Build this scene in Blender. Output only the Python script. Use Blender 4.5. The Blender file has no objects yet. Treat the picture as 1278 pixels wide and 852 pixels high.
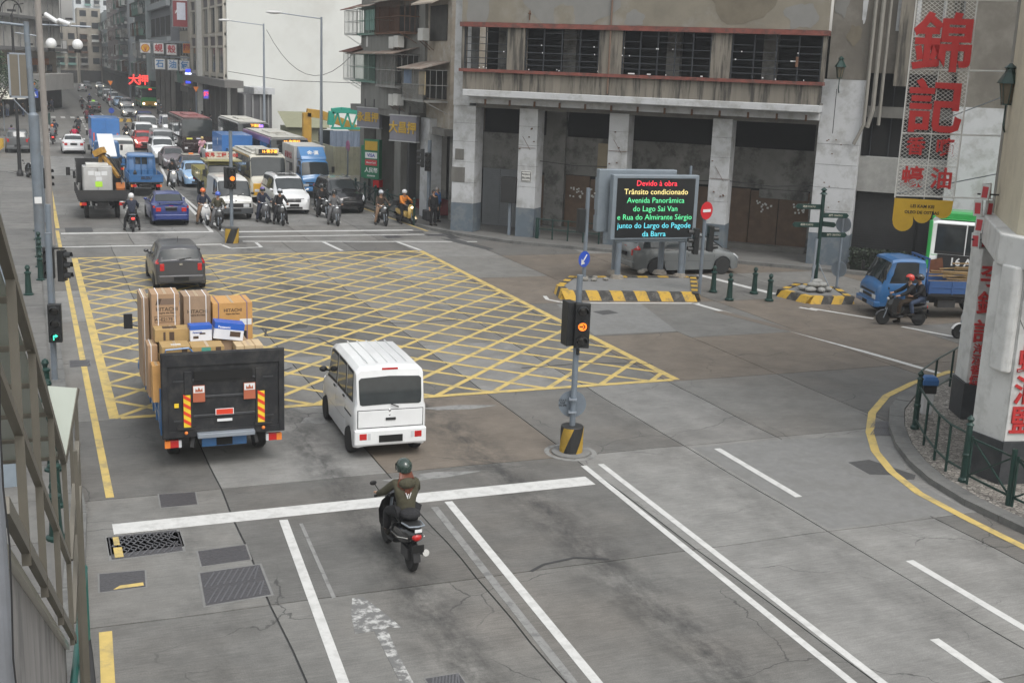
import bpy, bmesh, math, random
from math import sin, cos, pi, radians as rad
from mathutils import Vector, Matrix, noise
random.seed(7)
C = bpy.context.scene.collection
scene = bpy.context.scene

# ---------------------------------------------------------------- camera
CAM_H = 7.653
YAW, PITCH, ROLL = rad(22.4), 0.22530982, 0.03931507
def camera():
    hd = Vector((sin(YAW), cos(YAW), 0)); side = Vector((cos(YAW), -sin(YAW), 0)); z = Vector((0, 0, 1))
    f = hd * cos(PITCH) - z * sin(PITCH)
    up = side.cross(f)
    R = side * cos(ROLL) + up * sin(ROLL)
    U = -side * sin(ROLL) + up * cos(ROLL)
    cd = bpy.data.cameras.new('camera'); cd.sensor_width = 36; cd.lens = 1476.9 / 1278 * 36
    cd.clip_start = .1; cd.clip_end = 3000
    o = bpy.data.objects.new('camera', cd); C.objects.link(o)
    m = Matrix((R, U, -f)).transposed().to_4x4(); m.translation = (0, 0, CAM_H)
    o.matrix_world = m; scene.camera = o
camera()
# ---------------------------------------------------------------- light
SUN_EL, SUN_AZ = rad(56), rad(168)
w = bpy.data.worlds.new('World'); scene.world = w; w.use_nodes = True
nt = w.node_tree; nt.nodes.clear()
sky = nt.nodes.new('ShaderNodeTexSky'); sky.sky_type = 'NISHITA'; sky.sun_disc = False
sky.sun_elevation = SUN_EL; sky.sun_rotation = SUN_AZ; sky.dust_density = 4; sky.air_density = 2.5
hs = nt.nodes.new('ShaderNodeHueSaturation'); hs.inputs['Saturation'].default_value = .22
bg = nt.nodes.new('ShaderNodeBackground'); bg.inputs['Strength'].default_value = .15
ow = nt.nodes.new('ShaderNodeOutputWorld')
nt.links.new(sky.outputs[0], hs.inputs['Color']); nt.links.new(hs.outputs[0], bg.inputs[0]); nt.links.new(bg.outputs[0], ow.inputs[0])
sl = bpy.data.lights.new('sun', 'SUN'); sl.energy = .8; sl.angle = rad(24); sl.color = (1, .985, .96)
so = bpy.data.objects.new('sun', sl); C.objects.link(so)
sd = Vector((sin(SUN_AZ) * cos(SUN_EL), cos(SUN_AZ) * cos(SUN_EL), sin(SUN_EL)))
so.rotation_euler = sd.to_track_quat('Z', 'Y').to_euler(); so.location = (0, 0, 60)
scene.view_settings.view_transform = 'Standard'; scene.view_settings.look = 'None'
scene.view_settings.exposure = 0.55; scene.view_settings.gamma = 1
scene.cycles.max_bounces = 4; scene.cycles.volume_bounces = 0
scene.cycles.volume_step_rate = 10; scene.cycles.volume_max_steps = 16

# ---------------------------------------------------------------- materials
_M = {}
def M(name, col=(.5, .5, .5), rough=.6, metal=0., var=.1, scale=3., bump=0., coat=0., emit=0., dirt=None, dirt_amt=.35, dscale=1.2, obj=False, stretch=None):
    if name in _M: return _M[name]
    m = bpy.data.materials.new(name); m.use_nodes = True; nt = m.node_tree; N = nt.nodes; L = nt.links
    b = N['Principled BSDF']; b.inputs['Roughness'].default_value = rough; b.inputs['Metallic'].default_value = metal
    if coat: b.inputs['Coat Weight'].default_value = coat; b.inputs['Coat Roughness'].default_value = .06
    c4 = (*col, 1)
    if emit:
        b.inputs['Base Color'].default_value = (.02, .02, .02, 1)
        b.inputs['Emission Color'].default_value = c4; b.inputs['Emission Strength'].default_value = emit; m.cycles.emission_sampling = 'NONE'
        _M[name] = m; return m
    if obj: src = N.new('ShaderNodeTexCoord').outputs['Object']
    else: src = N.new('ShaderNodeNewGeometry').outputs['Position']
    if stretch:
        mp = N.new('ShaderNodeMapping'); mp.inputs['Scale'].default_value = stretch; L.new(src, mp.inputs[0]); src = mp.outputs[0]
    nz = N.new('ShaderNodeTexNoise'); nz.inputs['Scale'].default_value = scale; nz.inputs['Detail'].default_value = 5; nz.inputs['Roughness'].default_value = .62
    L.new(src, nz.inputs['Vector'])
    mr = N.new('ShaderNodeMapRange'); mr.inputs['From Min'].default_value = .25; mr.inputs['From Max'].default_value = .75
    mr.inputs['To Min'].default_value = 1 - var; mr.inputs['To Max'].default_value = 1 + var; L.new(nz.outputs['Fac'], mr.inputs['Value'])
    mu = N.new('ShaderNodeMix'); mu.data_type = 'RGBA'; mu.blend_type = 'MULTIPLY'; mu.inputs[0].default_value = 1
    mu.inputs[6].default_value = c4; L.new(mr.outputs[0], mu.inputs[7]); out = mu.outputs[2]
    if dirt:
        n2 = N.new('ShaderNodeTexNoise'); n2.inputs['Scale'].default_value = dscale; n2.inputs['Detail'].default_value = 7; n2.inputs['Roughness'].default_value = .68
        L.new(src, n2.inputs['Vector'])
        r2 = N.new('ShaderNodeMapRange'); r2.inputs['From Min'].default_value = .48; r2.inputs['From Max'].default_value = .62; r2.inputs['To Max'].default_value = dirt_amt
        L.new(n2.outputs['Fac'], r2.inputs['Value'])
        mx = N.new('ShaderNodeMix'); mx.data_type = 'RGBA'; mx.inputs[7].default_value = (*dirt, 1)
        L.new(r2.outputs[0], mx.inputs[0]); L.new(out, mx.inputs[6]); out = mx.outputs[2]
    L.new(out, b.inputs['Base Color'])
    if bump:
        bp = N.new('ShaderNodeBump'); bp.inputs['Strength'].default_value = bump; bp.inputs['Distance'].default_value = .02
        L.new(nz.outputs['Fac'], bp.inputs['Height']); L.new(bp.outputs[0], b.inputs['Normal'])
    _M[name] = m; return m

def paint(name, col, rough=.32, dirty=.12):
    return M('paint_' + name, col, rough, 0, .05, 1.5, 0, .6, dirt=tuple(c * .55 + .03 for c in col), dirt_amt=dirty, dscale=2.0, obj=True)
GLASS = M('car_glass', (.028, .033, .035), .06, 0, .3, 2, coat=.3, obj=True)
GLASSB = M('building_glass', (.03, .035, .04), .12, 0, .4, .6)
TYRE = M('tyre_rubber', (.018, .018, .018), .85, obj=True)
RIM = M('wheel_alloy', (.42, .43, .44), .35, .7, obj=True)
RIMD = M('wheel_steel_dark', (.16, .16, .16), .5, .4, obj=True)
BLACK = M('black_plastic', (.017, .017, .018), .55, var=.2, obj=True)
MATTB = M('matt_black_board', (.004, .004, .004), .8, var=.05, obj=True)
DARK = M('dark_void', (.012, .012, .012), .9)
CHROME = M('chrome_trim', (.62, .63, .64), .22, 1, obj=True)
GALV = M('galvanised_steel', (.26, .29, .33), .48, .35, .1, 4)
GREYP = M('grey_painted_steel', (.16, .19, .225), .5, .2, .12, 3, dirt=(.1, .09, .08), dirt_amt=.3)
GREEN = M('dark_green_iron', (.008, .034, .028), .42, .1, .25, 5)
REDL = M('red_lens', (.42, .012, .012), .25, coat=.5, obj=True)
ORL = M('orange_lens', (.7, .2, .03), .25, coat=.5, obj=True)
CLRL = M('clear_lens', (.62, .64, .66), .12, .2, coat=.8, obj=True)
HEAD_ON = M('headlamp_lit', (1, .86, .6), emit=3.2)
TAIL_ON = M('tail_lamp_lit', (1, .05, .04), emit=1.6)
WHITEP = M('white_road_paint', (.50, .50, .49), .7, 0, .08, 6, dirt=(.34, .34, .33), dirt_amt=.55, dscale=4)
YELP = M('yellow_road_paint', (.50, .37, .12), .7, 0, .12, 6, dirt=(.24, .205, .12), dirt_amt=.7, dscale=2.2)

# ---------------------------------------------------------------- mesh builder
class B:
    def __init__(s): s.v = []; s.f = []; s.M = None
    def add(s, vs, fs):
        n = len(s.v)
        if s.M is not None: vs = [s.M @ Vector(p) for p in vs]
        s.v += [tuple(p) for p in vs]; s.f += [tuple(i + n for i in f) for f in fs]; return s
    def box(s, x0, x1, y0, y1, z0, z1):
        if x0 > x1: x0, x1 = x1, x0
        if y0 > y1: y0, y1 = y1, y0
        if z0 > z1: z0, z1 = z1, z0
        return s.add([(x0, y0, z0), (x1, y0, z0), (x1, y1, z0), (x0, y1, z0), (x0, y0, z1), (x1, y0, z1), (x1, y1, z1), (x0, y1, z1)],
                     [(0, 3, 2, 1), (4, 5, 6, 7), (0, 1, 5, 4), (1, 2, 6, 5), (2, 3, 7, 6), (3, 0, 4, 7)])
    def rings(s, rs, cap=True, closed=True):
        n = len(rs[0]); vs = [p for r in rs for p in r]; fs = []
        for i in range(len(rs) - 1):
            for j in range(n if closed else n - 1):
                a = i * n + j; b = i * n + (j + 1) % n; fs.append((a, b, b + n, a + n))
        if cap: fs.append(tuple(range(n))[::-1]); fs.append(tuple(range((len(rs) - 1) * n, len(rs) * n)))
        return s.add(vs, fs)
    def tube(s, pts, r, n=8, cap=True):
        pts = [Vector(p) for p in pts]; rr = r if isinstance(r, (list, tuple)) else [r] * len(pts); rs = []
        for i, p in enumerate(pts):
            t = (pts[min(i + 1, len(pts) - 1)] - pts[max(i - 1, 0)]).normalized()
            a = t.cross(Vector((0, 0, 1))) if abs(t.z) < .9 else t.cross(Vector((1, 0, 0)))
            a.normalize(); b = t.cross(a).normalized()
            rs.append([p + a * rr[i] * cos(2 * pi * k / n) + b * rr[i] * sin(2 * pi * k / n) for k in range(n)])
        return s.rings(rs, cap)
    def lathe(s, prof, cx=0, cy=0, n=16, axis='z', cz=0):
        rs = []
        for r, z in prof:
            ring = []
            for k in range(n):
                a = 2 * pi * k / n
                if axis == 'z': ring.append((cx + r * cos(a), cy + r * sin(a), cz + z))
                elif axis == 'y': ring.append((cx + r * cos(a), cy + z, cz + r * sin(a)))
                else: ring.append((cx + z, cy + r * cos(a), cz + r * sin(a)))
            rs.append(ring)
        return s.rings(rs)
    def prism(s, poly, z0, z1):
        n = len(poly)
        return s.add([(x, y, z0) for x, y in poly] + [(x, y, z1) for x, y in poly],
                     [tuple(range(n))[::-1], tuple(range(n, 2 * n))] + [(i, (i + 1) % n, (i + 1) % n + n, i + n) for i in range(n)])
    def prismx(s, poly, x0, x1):   # polygon in (y,z) extruded along x
        n = len(poly)
        return s.add([(x0, y, z) for y, z in poly] + [(x1, y, z) for y, z in poly],
                     [tuple(range(n)), tuple(range(n, 2 * n))[::-1]] + [(i, i + n, (i + 1) % n + n, (i + 1) % n) for i in range(n)])
    def prismy(s, poly, y0, y1):   # polygon in (x,z) extruded along y
        n = len(poly)
        return s.add([(x, y0, z) for x, z in poly] + [(x, y1, z) for x, z in poly],
                     [tuple(range(n)), tuple(range(n, 2 * n))[::-1]] + [(i, i + n, (i + 1) % n + n, (i + 1) % n) for i in range(n)])
    def beam(s, p, q, w, h=None, up=(0, 0, 1)):
        h = h or w; p = Vector(p); q = Vector(q); t = (q - p).normalized(); u = Vector(up)
        if abs(t.dot(u)) > .98: u = Vector((1, 0, 0))
        a = t.cross(u).normalized(); b = a.cross(t).normalized()
        rs = [[c + a * w / 2 * i + b * h / 2 * j for i, j in ((-1, -1), (1, -1), (1, 1), (-1, 1))] for c in (p, q)]
        return s.rings(rs)
    def ell(s, c, r, n=12, m=8):
        rs = []
        for i in range(m + 1):
            t = pi * i / m; k = max(sin(t), .02)
            rs.append([(c[0] + r[0] * k * cos(2 * pi * j / n), c[1] + r[1] * k * sin(2 * pi * j / n), c[2] - r[2] * cos(t)) for j in range(n)])
        return s.rings(rs)
    def mesh(s, name='m', smooth=False, ang=35):
        me = bpy.data.meshes.new(name); me.from_pydata(s.v, [], s.f)
        bm = bmesh.new(); bm.from_mesh(me); bmesh.ops.recalc_face_normals(bm, faces=bm.faces); bm.to_mesh(me); bm.free()
        if smooth:
            me.polygons.foreach_set('use_smooth', [True] * len(me.polygons))
            try: me.set_sharp_from_angle(angle=rad(ang))
            except Exception: pass
        me.update(); return me

def obj(name, me, mat, parent=None, loc=None, rot=None, bevel=0, smooth=False):
    if isinstance(me, B): me = me.mesh(name, smooth)
    if not me.materials: me.materials.append(mat)
    o = bpy.data.objects.new(name, me); C.objects.link(o)
    if me.materials[0] is not mat:
        o.material_slots[0].link = 'OBJECT'; o.material_slots[0].material = mat
    if parent is not None: o.parent = parent
    if loc: o.location = loc
    if rot: o.rotation_euler = rot
    if bevel:
        b = o.modifiers.new('bevel', 'BEVEL'); b.width = bevel; b.segments = 2; b.limit_method = 'ANGLE'; b.angle_limit = rad(40)
    return o
def tag(o, label=None, cat=None, group=None, kind=None):
    if label: o['label'] = label
    if cat: o['category'] = cat
    if group: o['group'] = group
    if kind: o['kind'] = kind
    return o
def thing(name, label, cat, loc=(0, 0, 0), rz=0, group=None):
    o = bpy.data.objects.new(name, None); o.empty_display_size = .3; C.objects.link(o)
    o.location = loc; o.rotation_euler = (0, 0, rz); return tag(o, label, cat, group)
def kids(o): return [c for c in C.objects if c.parent is o]
_dg = []
_tmp = bpy.data.scenes.new('workbench')     # meshes are evaluated in a scene of their own so that it stays quick
def evaluate(o):
    _tmp.collection.objects.link(o); vl = _tmp.view_layers[0]; vl.update(); dg = vl.depsgraph
    me = bpy.data.meshes.new_from_object(o.evaluated_get(dg)); bpy.data.objects.remove(o); return me
def text_mesh(s, size=1., depth=.01, bold=0., align='CENTER', sx=1.):
    cu = bpy.data.curves.new('txt', 'FONT'); cu.body = s; cu.size = size; cu.extrude = depth; cu.offset = bold
    cu.align_x = align; cu.align_y = 'CENTER'; cu.resolution_u = 2
    me = evaluate(bpy.data.objects.new('txt', cu)); bpy.data.curves.remove(cu)
    if sx != 1: me.transform(Matrix.Scale(sx, 4, (1, 0, 0)))
    me.materials.clear(); return me
def text(s, size, mat, parent, loc, rot=(pi / 2, 0, 0), depth=.006, bold=0., align='CENTER', name='lettering', sx=1.):
    return obj(name, text_mesh(s, size, depth, bold, align, sx), mat, parent, loc, rot)
def skin(P, E, sub=1, name='skin'):
    names = list(P); me = bpy.data.meshes.new(name)
    me.from_pydata([P[n][:3] for n in names], [(names.index(a), names.index(b)) for a, b in E], [])
    o = bpy.data.objects.new(name, me)
    md = o.modifiers.new('s', 'SKIN'); md.use_smooth_shade = True
    for i, n in enumerate(names):
        r = P[n][3]; r = r if isinstance(r, tuple) else (r, r); me.skin_vertices[0].data[i].radius = r
    me.skin_vertices[0].data[0].use_root = True
    if sub: sb = o.modifiers.new('u', 'SUBSURF'); sb.levels = sub; sb.render_levels = sub
    out = evaluate(o); out.polygons.foreach_set('use_smooth', [True] * len(out.polygons)); return out
_cache = {}
def cached(key, fn):
    if key not in _cache: _cache[key] = fn()
    return _cache[key]
# ================================================================ ground and road
def road_mat(name='road_concrete', A=(.105, .103, .098), Bc=(.165, .162, .153), warm=.35):
    m = bpy.data.materials.new(name); m.use_nodes = True; nt = m.node_tree; N = nt.nodes; L = nt.links; b = N['Principled BSDF']
    b.inputs['Roughness'].default_value = .78
    g = N.new('ShaderNodeNewGeometry').outputs['Position']; oi = N.new('ShaderNodeObjectInfo').outputs['Random']
    def nz(scale, det=5, stretch=(1, 1, 1), r=.6):
        mp = N.new('ShaderNodeMapping'); mp.inputs['Scale'].default_value = stretch; L.new(g, mp.inputs[0])
        n = N.new('ShaderNodeTexNoise'); n.inputs['Scale'].default_value = scale; n.inputs['Detail'].default_value = det; n.inputs['Roughness'].default_value = r
        L.new(mp.outputs[0], n.inputs[0]); return n.outputs['Fac']
    def rng(v, a, c, t0, t1):
        r = N.new('ShaderNodeMapRange'); r.inputs[1].default_value = a; r.inputs[2].default_value = c; r.inputs[3].default_value = t0; r.inputs[4].default_value = t1
        L.new(v, r.inputs[0]); return r.outputs[0]
    def mul(a, c):
        x = N.new('ShaderNodeMath'); x.operation = 'MULTIPLY'
        for i, q in ((0, a), (1, c)):
            if isinstance(q, float): x.inputs[i].default_value = q
            else: L.new(q, x.inputs[i])
        return x.outputs[0]
    def mix(f, a, c):
        x = N.new('ShaderNodeMix'); x.data_type = 'RGBA'
        if isinstance(f, float): x.inputs[0].default_value = f
        else: L.new(f, x.inputs[0])
        for i, q in ((6, a), (7, c)):
            if isinstance(q, tuple): x.inputs[i].default_value = (*q, 1)
            else: L.new(q, x.inputs[i])
        return x.outputs[2]
    base = mix(oi, A, Bc)
    base = mix(mul(rng(nz(.22, 3), .45, .66, 0, 1), warm), base, (.128, .110, .092))
    v = mul(mul(rng(nz(1.1, 8, r=.7), .3, .72, .74, 1.24), rng(nz(7, 7, (.3, 3.4, 1), .78), .3, .7, .76, 1.24)), rng(nz(55, 3), .3, .7, .8, 1.2))
    x = N.new('ShaderNodeMix'); x.data_type = 'RGBA'; x.blend_type = 'MULTIPLY'; x.inputs[0].default_value = 1; L.new(base, x.inputs[6]); L.new(v, x.inputs[7]); base = x.outputs[2]
    # oil and rubber staining down the middle of each lane
    sep = N.new('ShaderNodeSeparateXYZ'); L.new(g, sep.inputs[0]); st = None
    for cx, wd in ((2.1, .6), (5.05, .75), (8.25, .95), (12.2, .6), (14.8, .5)):
        s = N.new('ShaderNodeMath'); s.operation = 'SUBTRACT'; L.new(sep.outputs[0], s.inputs[0]); s.inputs[1].default_value = cx
        a = N.new('ShaderNodeMath'); a.operation = 'ABSOLUTE'; L.new(s.outputs[0], a.inputs[0])
        q = rng(a.outputs[0], 0, wd, 1 if cx in (5.05, 8.25) else .4, 0)
        if st is None: st = q
        else:
            mm = N.new('ShaderNodeMath'); mm.operation = 'MAXIMUM'; L.new(st, mm.inputs[0]); L.new(q, mm.inputs[1]); st = mm.outputs[0]
    st = mul(mul(st, rng(nz(2.2, 8, (1, .5, 1), .72), .40, .62, 0, 1)), .85)
    base = mix(st, base, (.022, .022, .022))
    # fine wandering cracks
    dn = N.new('ShaderNodeTexNoise'); dn.inputs['Scale'].default_value = .9; dn.inputs['Detail'].default_value = 6; L.new(g, dn.inputs[0])
    va = N.new('ShaderNodeVectorMath'); va.operation = 'MULTIPLY_ADD'; L.new(dn.outputs['Color'], va.inputs[0]); va.inputs[1].default_value = (1.1, 1.1, 0); L.new(g, va.inputs[2])
    vo = N.new('ShaderNodeTexVoronoi'); vo.feature = 'DISTANCE_TO_EDGE'; vo.inputs['Scale'].default_value = .33; L.new(va.outputs[0], vo.inputs[0])
    crk = mul(rng(vo.outputs['Distance'], .0012, .0042, 1, 0), rng(nz(.35, 4), .47, .56, 0, 1)); base = mix(mul(crk, .75), base, (.03, .03, .03))
    base = mix(mul(rng(nz(3.2, 9, (1, 1, 1), .8), .63, .70, 0, 1), .35), base, (.24, .24, .235))
    base = mix(mul(rng(nz(26, 3), .70, .74, 0, 1), .5), base, (.035, .035, .035))
    L.new(base, b.inputs['Base Color'])
    bp = N.new('ShaderNodeBump'); bp.inputs['Strength'].default_value = .35; bp.inputs['Distance'].default_value = .008
    L.new(nz(30, 4, (.3, 1.5, 1)), bp.inputs['Height']); L.new(bp.outputs[0], b.inputs['Normal'])
    return m
ROADM = road_mat(); ROADW = road_mat('road_concrete_warm', (.122, .102, .082), (.150, .126, .102), .85); ROADL = road_mat('road_concrete_light', (.172, .170, .164), (.20, .198, .19), .15)
TAR = M('joint_tar', (.035, .035, .036), .8)
PATCH = M('asphalt_patch', (.055, .055, .056), .85, 0, .25, 12, .5)
LPATCH = M('pale_concrete_patch', (.165, .165, .162), .8, 0, .14, 5, .2, dirt=(.12, .118, .11))
IRON = M('cast_iron_cover', (.075, .073, .078), .5, .3, .25, 20, .6)
PAVE = M('pavement_concrete', (.13, .127, .12), .85, 0, .15, 3, .15, dirt=(.08, .078, .075), dirt_amt=.5, dscale=1.5)
KERBM = M('kerb_granite', (.135, .135, .13), .8, 0, .2, 8, .2, dirt=(.06, .06, .06), dirt_amt=.5)

o = obj('ground', B().box(-250, 400, -60, 900, -1.2, -.08), M('ground_earth', (.14, .14, .135), .9, 0, .15, .2)); tag(o, kind='structure')
road = obj('road', B().box(.3, 45, 4, 480, -.3, -.018), TAR); tag(road, kind='structure')
def jit(x, y):
    return noise.noise(Vector((x * .6 + 3.1, y * .6, 1.7))) * .045
def slab(x0, x1, y0, y1, mat=None, g=.014, nm='concrete_slab'):
    pts = []
    def edge(a, b):
        n = 7
        for i in range(n):
            t = i / n; pts.append((a[0] + (b[0] - a[0]) * t, a[1] + (b[1] - a[1]) * t))
    edge((x0 + g, y0 + g), (x1 - g, y0 + g)); edge((x1 - g, y0 + g), (x1 - g, y1 - g)); edge((x1 - g, y1 - g), (x0 + g, y1 - g)); edge((x0 + g, y1 - g), (x0 + g, y0 + g))
    P = [(x + jit(round(x, 1), y), y + jit(x + 50, round(y, 1))) for x, y in pts]
    n = len(P); b = B(); b.add([(x, y, 0) for x, y in P] + [(x, y, -.018) for x, y in P], [tuple(range(n))] + [(i, i + n, (i + 1) % n + n, (i + 1) % n) for i in range(n)])
    if mat is None:
        h = noise.noise(Vector((x0 * 1.7, y0 * 1.3, 4.2))); mat = ROADM
        if (x0 > 14 and 19 < y0 < 46 and h > -.25) or (6 < x0 < 10 and 20 < y0 < 22): mat = ROADW
        elif h > .28 or (y0 < 21 and y0 > 15 and x0 < 7 and h > 0): mat = ROADL
    return obj(nm, b, mat, road)
ys = [4, 5.75, 10.8, 15.85, 20.87, 25.75, 30.97, 36, 41, 46, 51]
xs = [.45, 2.95, 6.1, 10.02, 12.66, 15.0, 18.3]
for i in range(len(ys) - 1):
    for j in range(len(xs) - 1): slab(xs[j], xs[j + 1], ys[i], ys[i + 1])
yy = 51.0
while yy < 116:
    for a, b_ in ((.45, 3.9), (3.9, 7.8), (7.8, 11.3), (11.3, 14.4), (14.4, 17.8)): slab(a, b_, yy, yy + 5.0)
    yy += 5.0
slab(.45, 17.8, yy, 480); slab(17.8, 45, 53, 480) if False else None
slab(.3, 30, yy + .1, 480) if False else None
# side street slabs to the right of the avenue
for x0, x1 in ((18.3, 22.2), (22.2, 26.2), (26.2, 30.5), (30.5, 35), (35, 40), (40, 45)):
    for y0, y1 in ((15.85, 20.87), (20.87, 25.75), (25.75, 30.2), (30.2, 35.2), (35.2, 40.3), (40.3, 46), (46, 53)): slab(x0, x1, y0, y1)
# far carriageway and side junction on the left
far = obj('road', B().box(-30, .3, 84, 480, -.3, -.004), ROADM); tag(far, kind='structure')
far = obj('road', B().box(17.8, 60, 53, 480, -.3, -.012), M('vacant_lot_ground', (.12, .115, .105), .9, 0, .2, .5)); tag(far, kind='structure')

def sheet(nm, poly, mat, z=.004, parent=road, th=.0035):
    return obj(nm, B().prism([(x, y) for x, y in poly], z - th, z), mat, parent)
def line(nm, p, q, wd, mat=WHITEP, z=.004):
    p = Vector((*p, 0)); q = Vector((*q, 0)); t = (q - p).normalized(); n = Vector((-t.y, t.x, 0)) * wd / 2
    return sheet(nm, [((p + n).x, (p + n).y), ((p - n).x, (p - n).y), ((q - n).x, (q - n).y), ((q + n).x, (q + n).y)], mat, z)
GHOST = M('faded_white_paint', (.21, .21, .205), .8, 0, .1, 6, dirt=(.13, .13, .128), dirt_amt=1, dscale=4)
line('stop_line', (1.0, 19.42), (9.75, 19.42), .46)
line('lane_line', (3.75, 19.05), (3.2, 10.5), .145); line('lane_line', (6.75, 19.1), (6.4, 10.5), .145)
line('faded_lane_line', (6.42, 18.9), (6.1, 10.5), .13, GHOST); line('faded_lane_line', (4.0, 18.8), (3.85, 15.8), .06, GHOST)
line('centre_line', (10.0, 20.25), (9.62, 9.5), .125); line('centre_line', (10.38, 20.25), (10.02, 9.5), .125)
# white ring around the signal island
ring = B()
for k in range(32):
    a0, a1 = 2 * pi * k / 32, 2 * pi * (k + 1) / 32
    P = [(10.1 + r * cos(a), 21.1 + r * 1.05 * sin(a)) for r, a in ((.44, a0), (.54, a0), (.54, a1), (.44, a1))]; ring.prism(P, .0005, .0045)
obj('island_ring_marking', ring, GHOST, road)
# faded straight-ahead arrow
sheet('arrow_marking', [(4.1, 15.72), (4.26, 15.74), (4.40, 15.2), (4.53, 14.60), (4.32, 14.68), (4.26, 13.9), (4.2, 12.4), (4.04, 12.4), (4.10, 13.9), (4.13, 14.62), (3.86, 14.62), (3.95, 15.2)], M('worn_white_paint', (.13, .13, .128), .75, 0, .1, 9, dirt=(.44, .44, .43), dirt_amt=1, dscale=6))
sheet('patch_of_old_paint', [(8.1, 24.95), (9.0, 25.0), (9.9, 24.75), (9.2, 24.6), (8.4, 24.72)], GHOST, .0042)
sheet('patch_of_old_paint', [(5.9, 20.5), (7.0, 20.7), (7.9, 20.5), (7.2, 20.35), (6.2, 20.3)], GHOST, .0042); sheet('patch_of_old_paint', [(5.4, 24.9), (6.0, 24.7), (5.7, 24.3), (5.2, 24.5)], GHOST, .0042)
# dashes right half
for p, q in (((13.25, 20.5), (13.2, 17.5)), ((13.2, 14.4), (13.15, 11.2)), ((11.62, 12.0), (11.5, 9.0)), ((24.9, 33.4), (26.0, 31.4)), ((26.1, 30.1), (27.6, 26.5))): line('lane_dash', p, q, .15)
line('lane_line', (21.2, 35.0), (22.6, 26.6), .2); line('lane_line', (22.6, 26.6), (22.9, 24.6), .2)
line('lane_line', (24.6, 33.6), (24.9, 33.0), .15)
line('lane_line', (16.6, 35.95), (21.4, 34.95), .14)
line('lane_line', (25.2, 36.0), (24.5, 40.2), .3)
sheet('old_line', [(21.1, 33.6), (21.5, 33.6), (23.2, 26.0), (22.9, 26.0)], M('worn_tan_strip', (.125, .105, .086), .8), .0042)
# yellow box junction
def yl(p, q, wd): return line('box_junction_line', p, q, wd, YELP, .0046)
X0, X1, Y0, Y1 = 1.45, 15.3, 25.85, 47.7
yl((X0, Y0), (X0, Y1), .21); yl((X1, Y0), (X1, Y1), .21)
line('box_junction_line', (X0 + .13, Y0), (X1 - .13, Y0), .19, YELP, .0047); line('box_junction_line', (X0 + .13, Y1), (X1 - .13, Y1), .2, YELP, .0047)
def clipseg(c, s):     # lines y = s*x + c clipped to the box
    pts = []
    for x in (X0, X1):
        y = s * x + c
        if Y0 <= y <= Y1: pts.append((x, y))
    for y in (Y0, Y1):
        x = (y - c) / s
        if X0 < x < X1: pts.append((x, y))
    return pts
st = 1.4567
for k in range(-60, 60):
    for s, z in ((1.0, .0051), (-1.0, .0056)):
        c = Y0 + k * st - s * X0
        pp = clipseg(c, s)
        if len(pp) == 2 and math.dist(*pp) > .4: line('box_junction_line', pp[0], pp[1], .135, YELP, z)
# edge lines, stop and crossing lines beyond the box
line('yellow_kerb_line', (1.05, 20.95), (1.02, 55.5), .14, YELP); line('yellow_kerb_line', (1.06, 56.2), (1.1, 79), .17, YELP)
line('yellow_kerb_line', (.66, 15.7), (.42, 9.5), .17, YELP)
line('stop_line', (1.15, 54.5), (7.6, 54.4), .3); line('stop_line', (8.1, 54.3), (16.9, 54.0), .32)
line('crossing_line', (1.1, 50.6), (7.4, 50.6), .2); line('crossing_line', (8.4, 51.3), (18.7, 50.0), .17); line('crossing_line', (7.9, 52.7), (17.9, 52.5), .17)
line('lane_line', (11.8, 50.7), (12.0, 48.2), .16); line('lane_line', (15.05, 50.3), (15.35, 47.9), .16)
line('lane_line', (7.9, 74.5), (7.55, 54.6), .17); line('lane_line', (7.9, 74.5), (8.05, 54.6), .15)
line('lane_line', (10.1, 112), (7.9, 74.5), .16); line('lane_line', (11.3, 63), (11.35, 75), .13); line('lane_line', (14.1, 63), (14.1, 57), .13)
line('crossing_line', (7.4, 50.4), (7.6, 49.4), .13); line('crossing_line', (7.6, 49.4), (8.9, 49.6), .13); line('crossing_line', (8.9, 49.6), (8.9, 50.9), .13)
for k in range(26): line('lane_dash', (1.15 + k * .045, 80.5 + k * 2.6), (1.17 + k * .045, 81.8 + k * 2.6), .22)
for k in range(20): line('lane_dash', (4.4 + k * .085, 60 + k * 4.7), (4.44 + k * .085, 62.2 + k * 4.7), .15)
for k in range(12): line('lane_dash', (11.1 + k * .03, 92 + k * 4.6), (11.1 + k * .03, 93.2 + k * 4.6), .14)
line('lane_line', (9.3, 235), (9.1, 160), .16); line('lane_line', (12.7, 250), (12.2, 158), .16)
for k in range(13): line('crosswalk_bar', (3.0 + k * 1.08, 152.8), (3.05 + k * 1.08, 156.8), .5)
# covers, grates, patches (each its own piece with a recessed rim)
def cover(nm, poly, kind, z=.006):
    cx = sum(p[0] for p in poly) / len(poly); cy = sum(p[1] for p in poly) / len(poly)
    if kind != 'patch':
        rim = [(cx + (x - cx) * 1.08, cy + (y - cy) * 1.08) for x, y in poly]; sheet(nm + '_frame', rim, LPATCH, .0035)
    c = sheet(nm, poly, PATCH if kind == 'patch' else IRON, z, th=.005)
    if kind == 'ribbed':
        b = B(); a0, a1, a2, a3 = [Vector((*p, 0)) for p in poly]
        for h in (0, 1):
            for i in range(9):
                t0 = i / 10 + .03; s0, s1 = h * .5 + .04, h * .5 + .46
                P = (a0.lerp(a1, t0)).lerp(a3.lerp(a2, t0), s0); Q = (a0.lerp(a1, min(t0 + .2, .97))).lerp(a3.lerp(a2, min(t0 + .2, .97)), s1)
                b.beam((P.x, P.y, .008), (Q.x, Q.y, .008), .022, .008)
        obj('rib', b, M('cover_rib', (.13, .13, .14), .45, .4), c)
    return c
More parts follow.
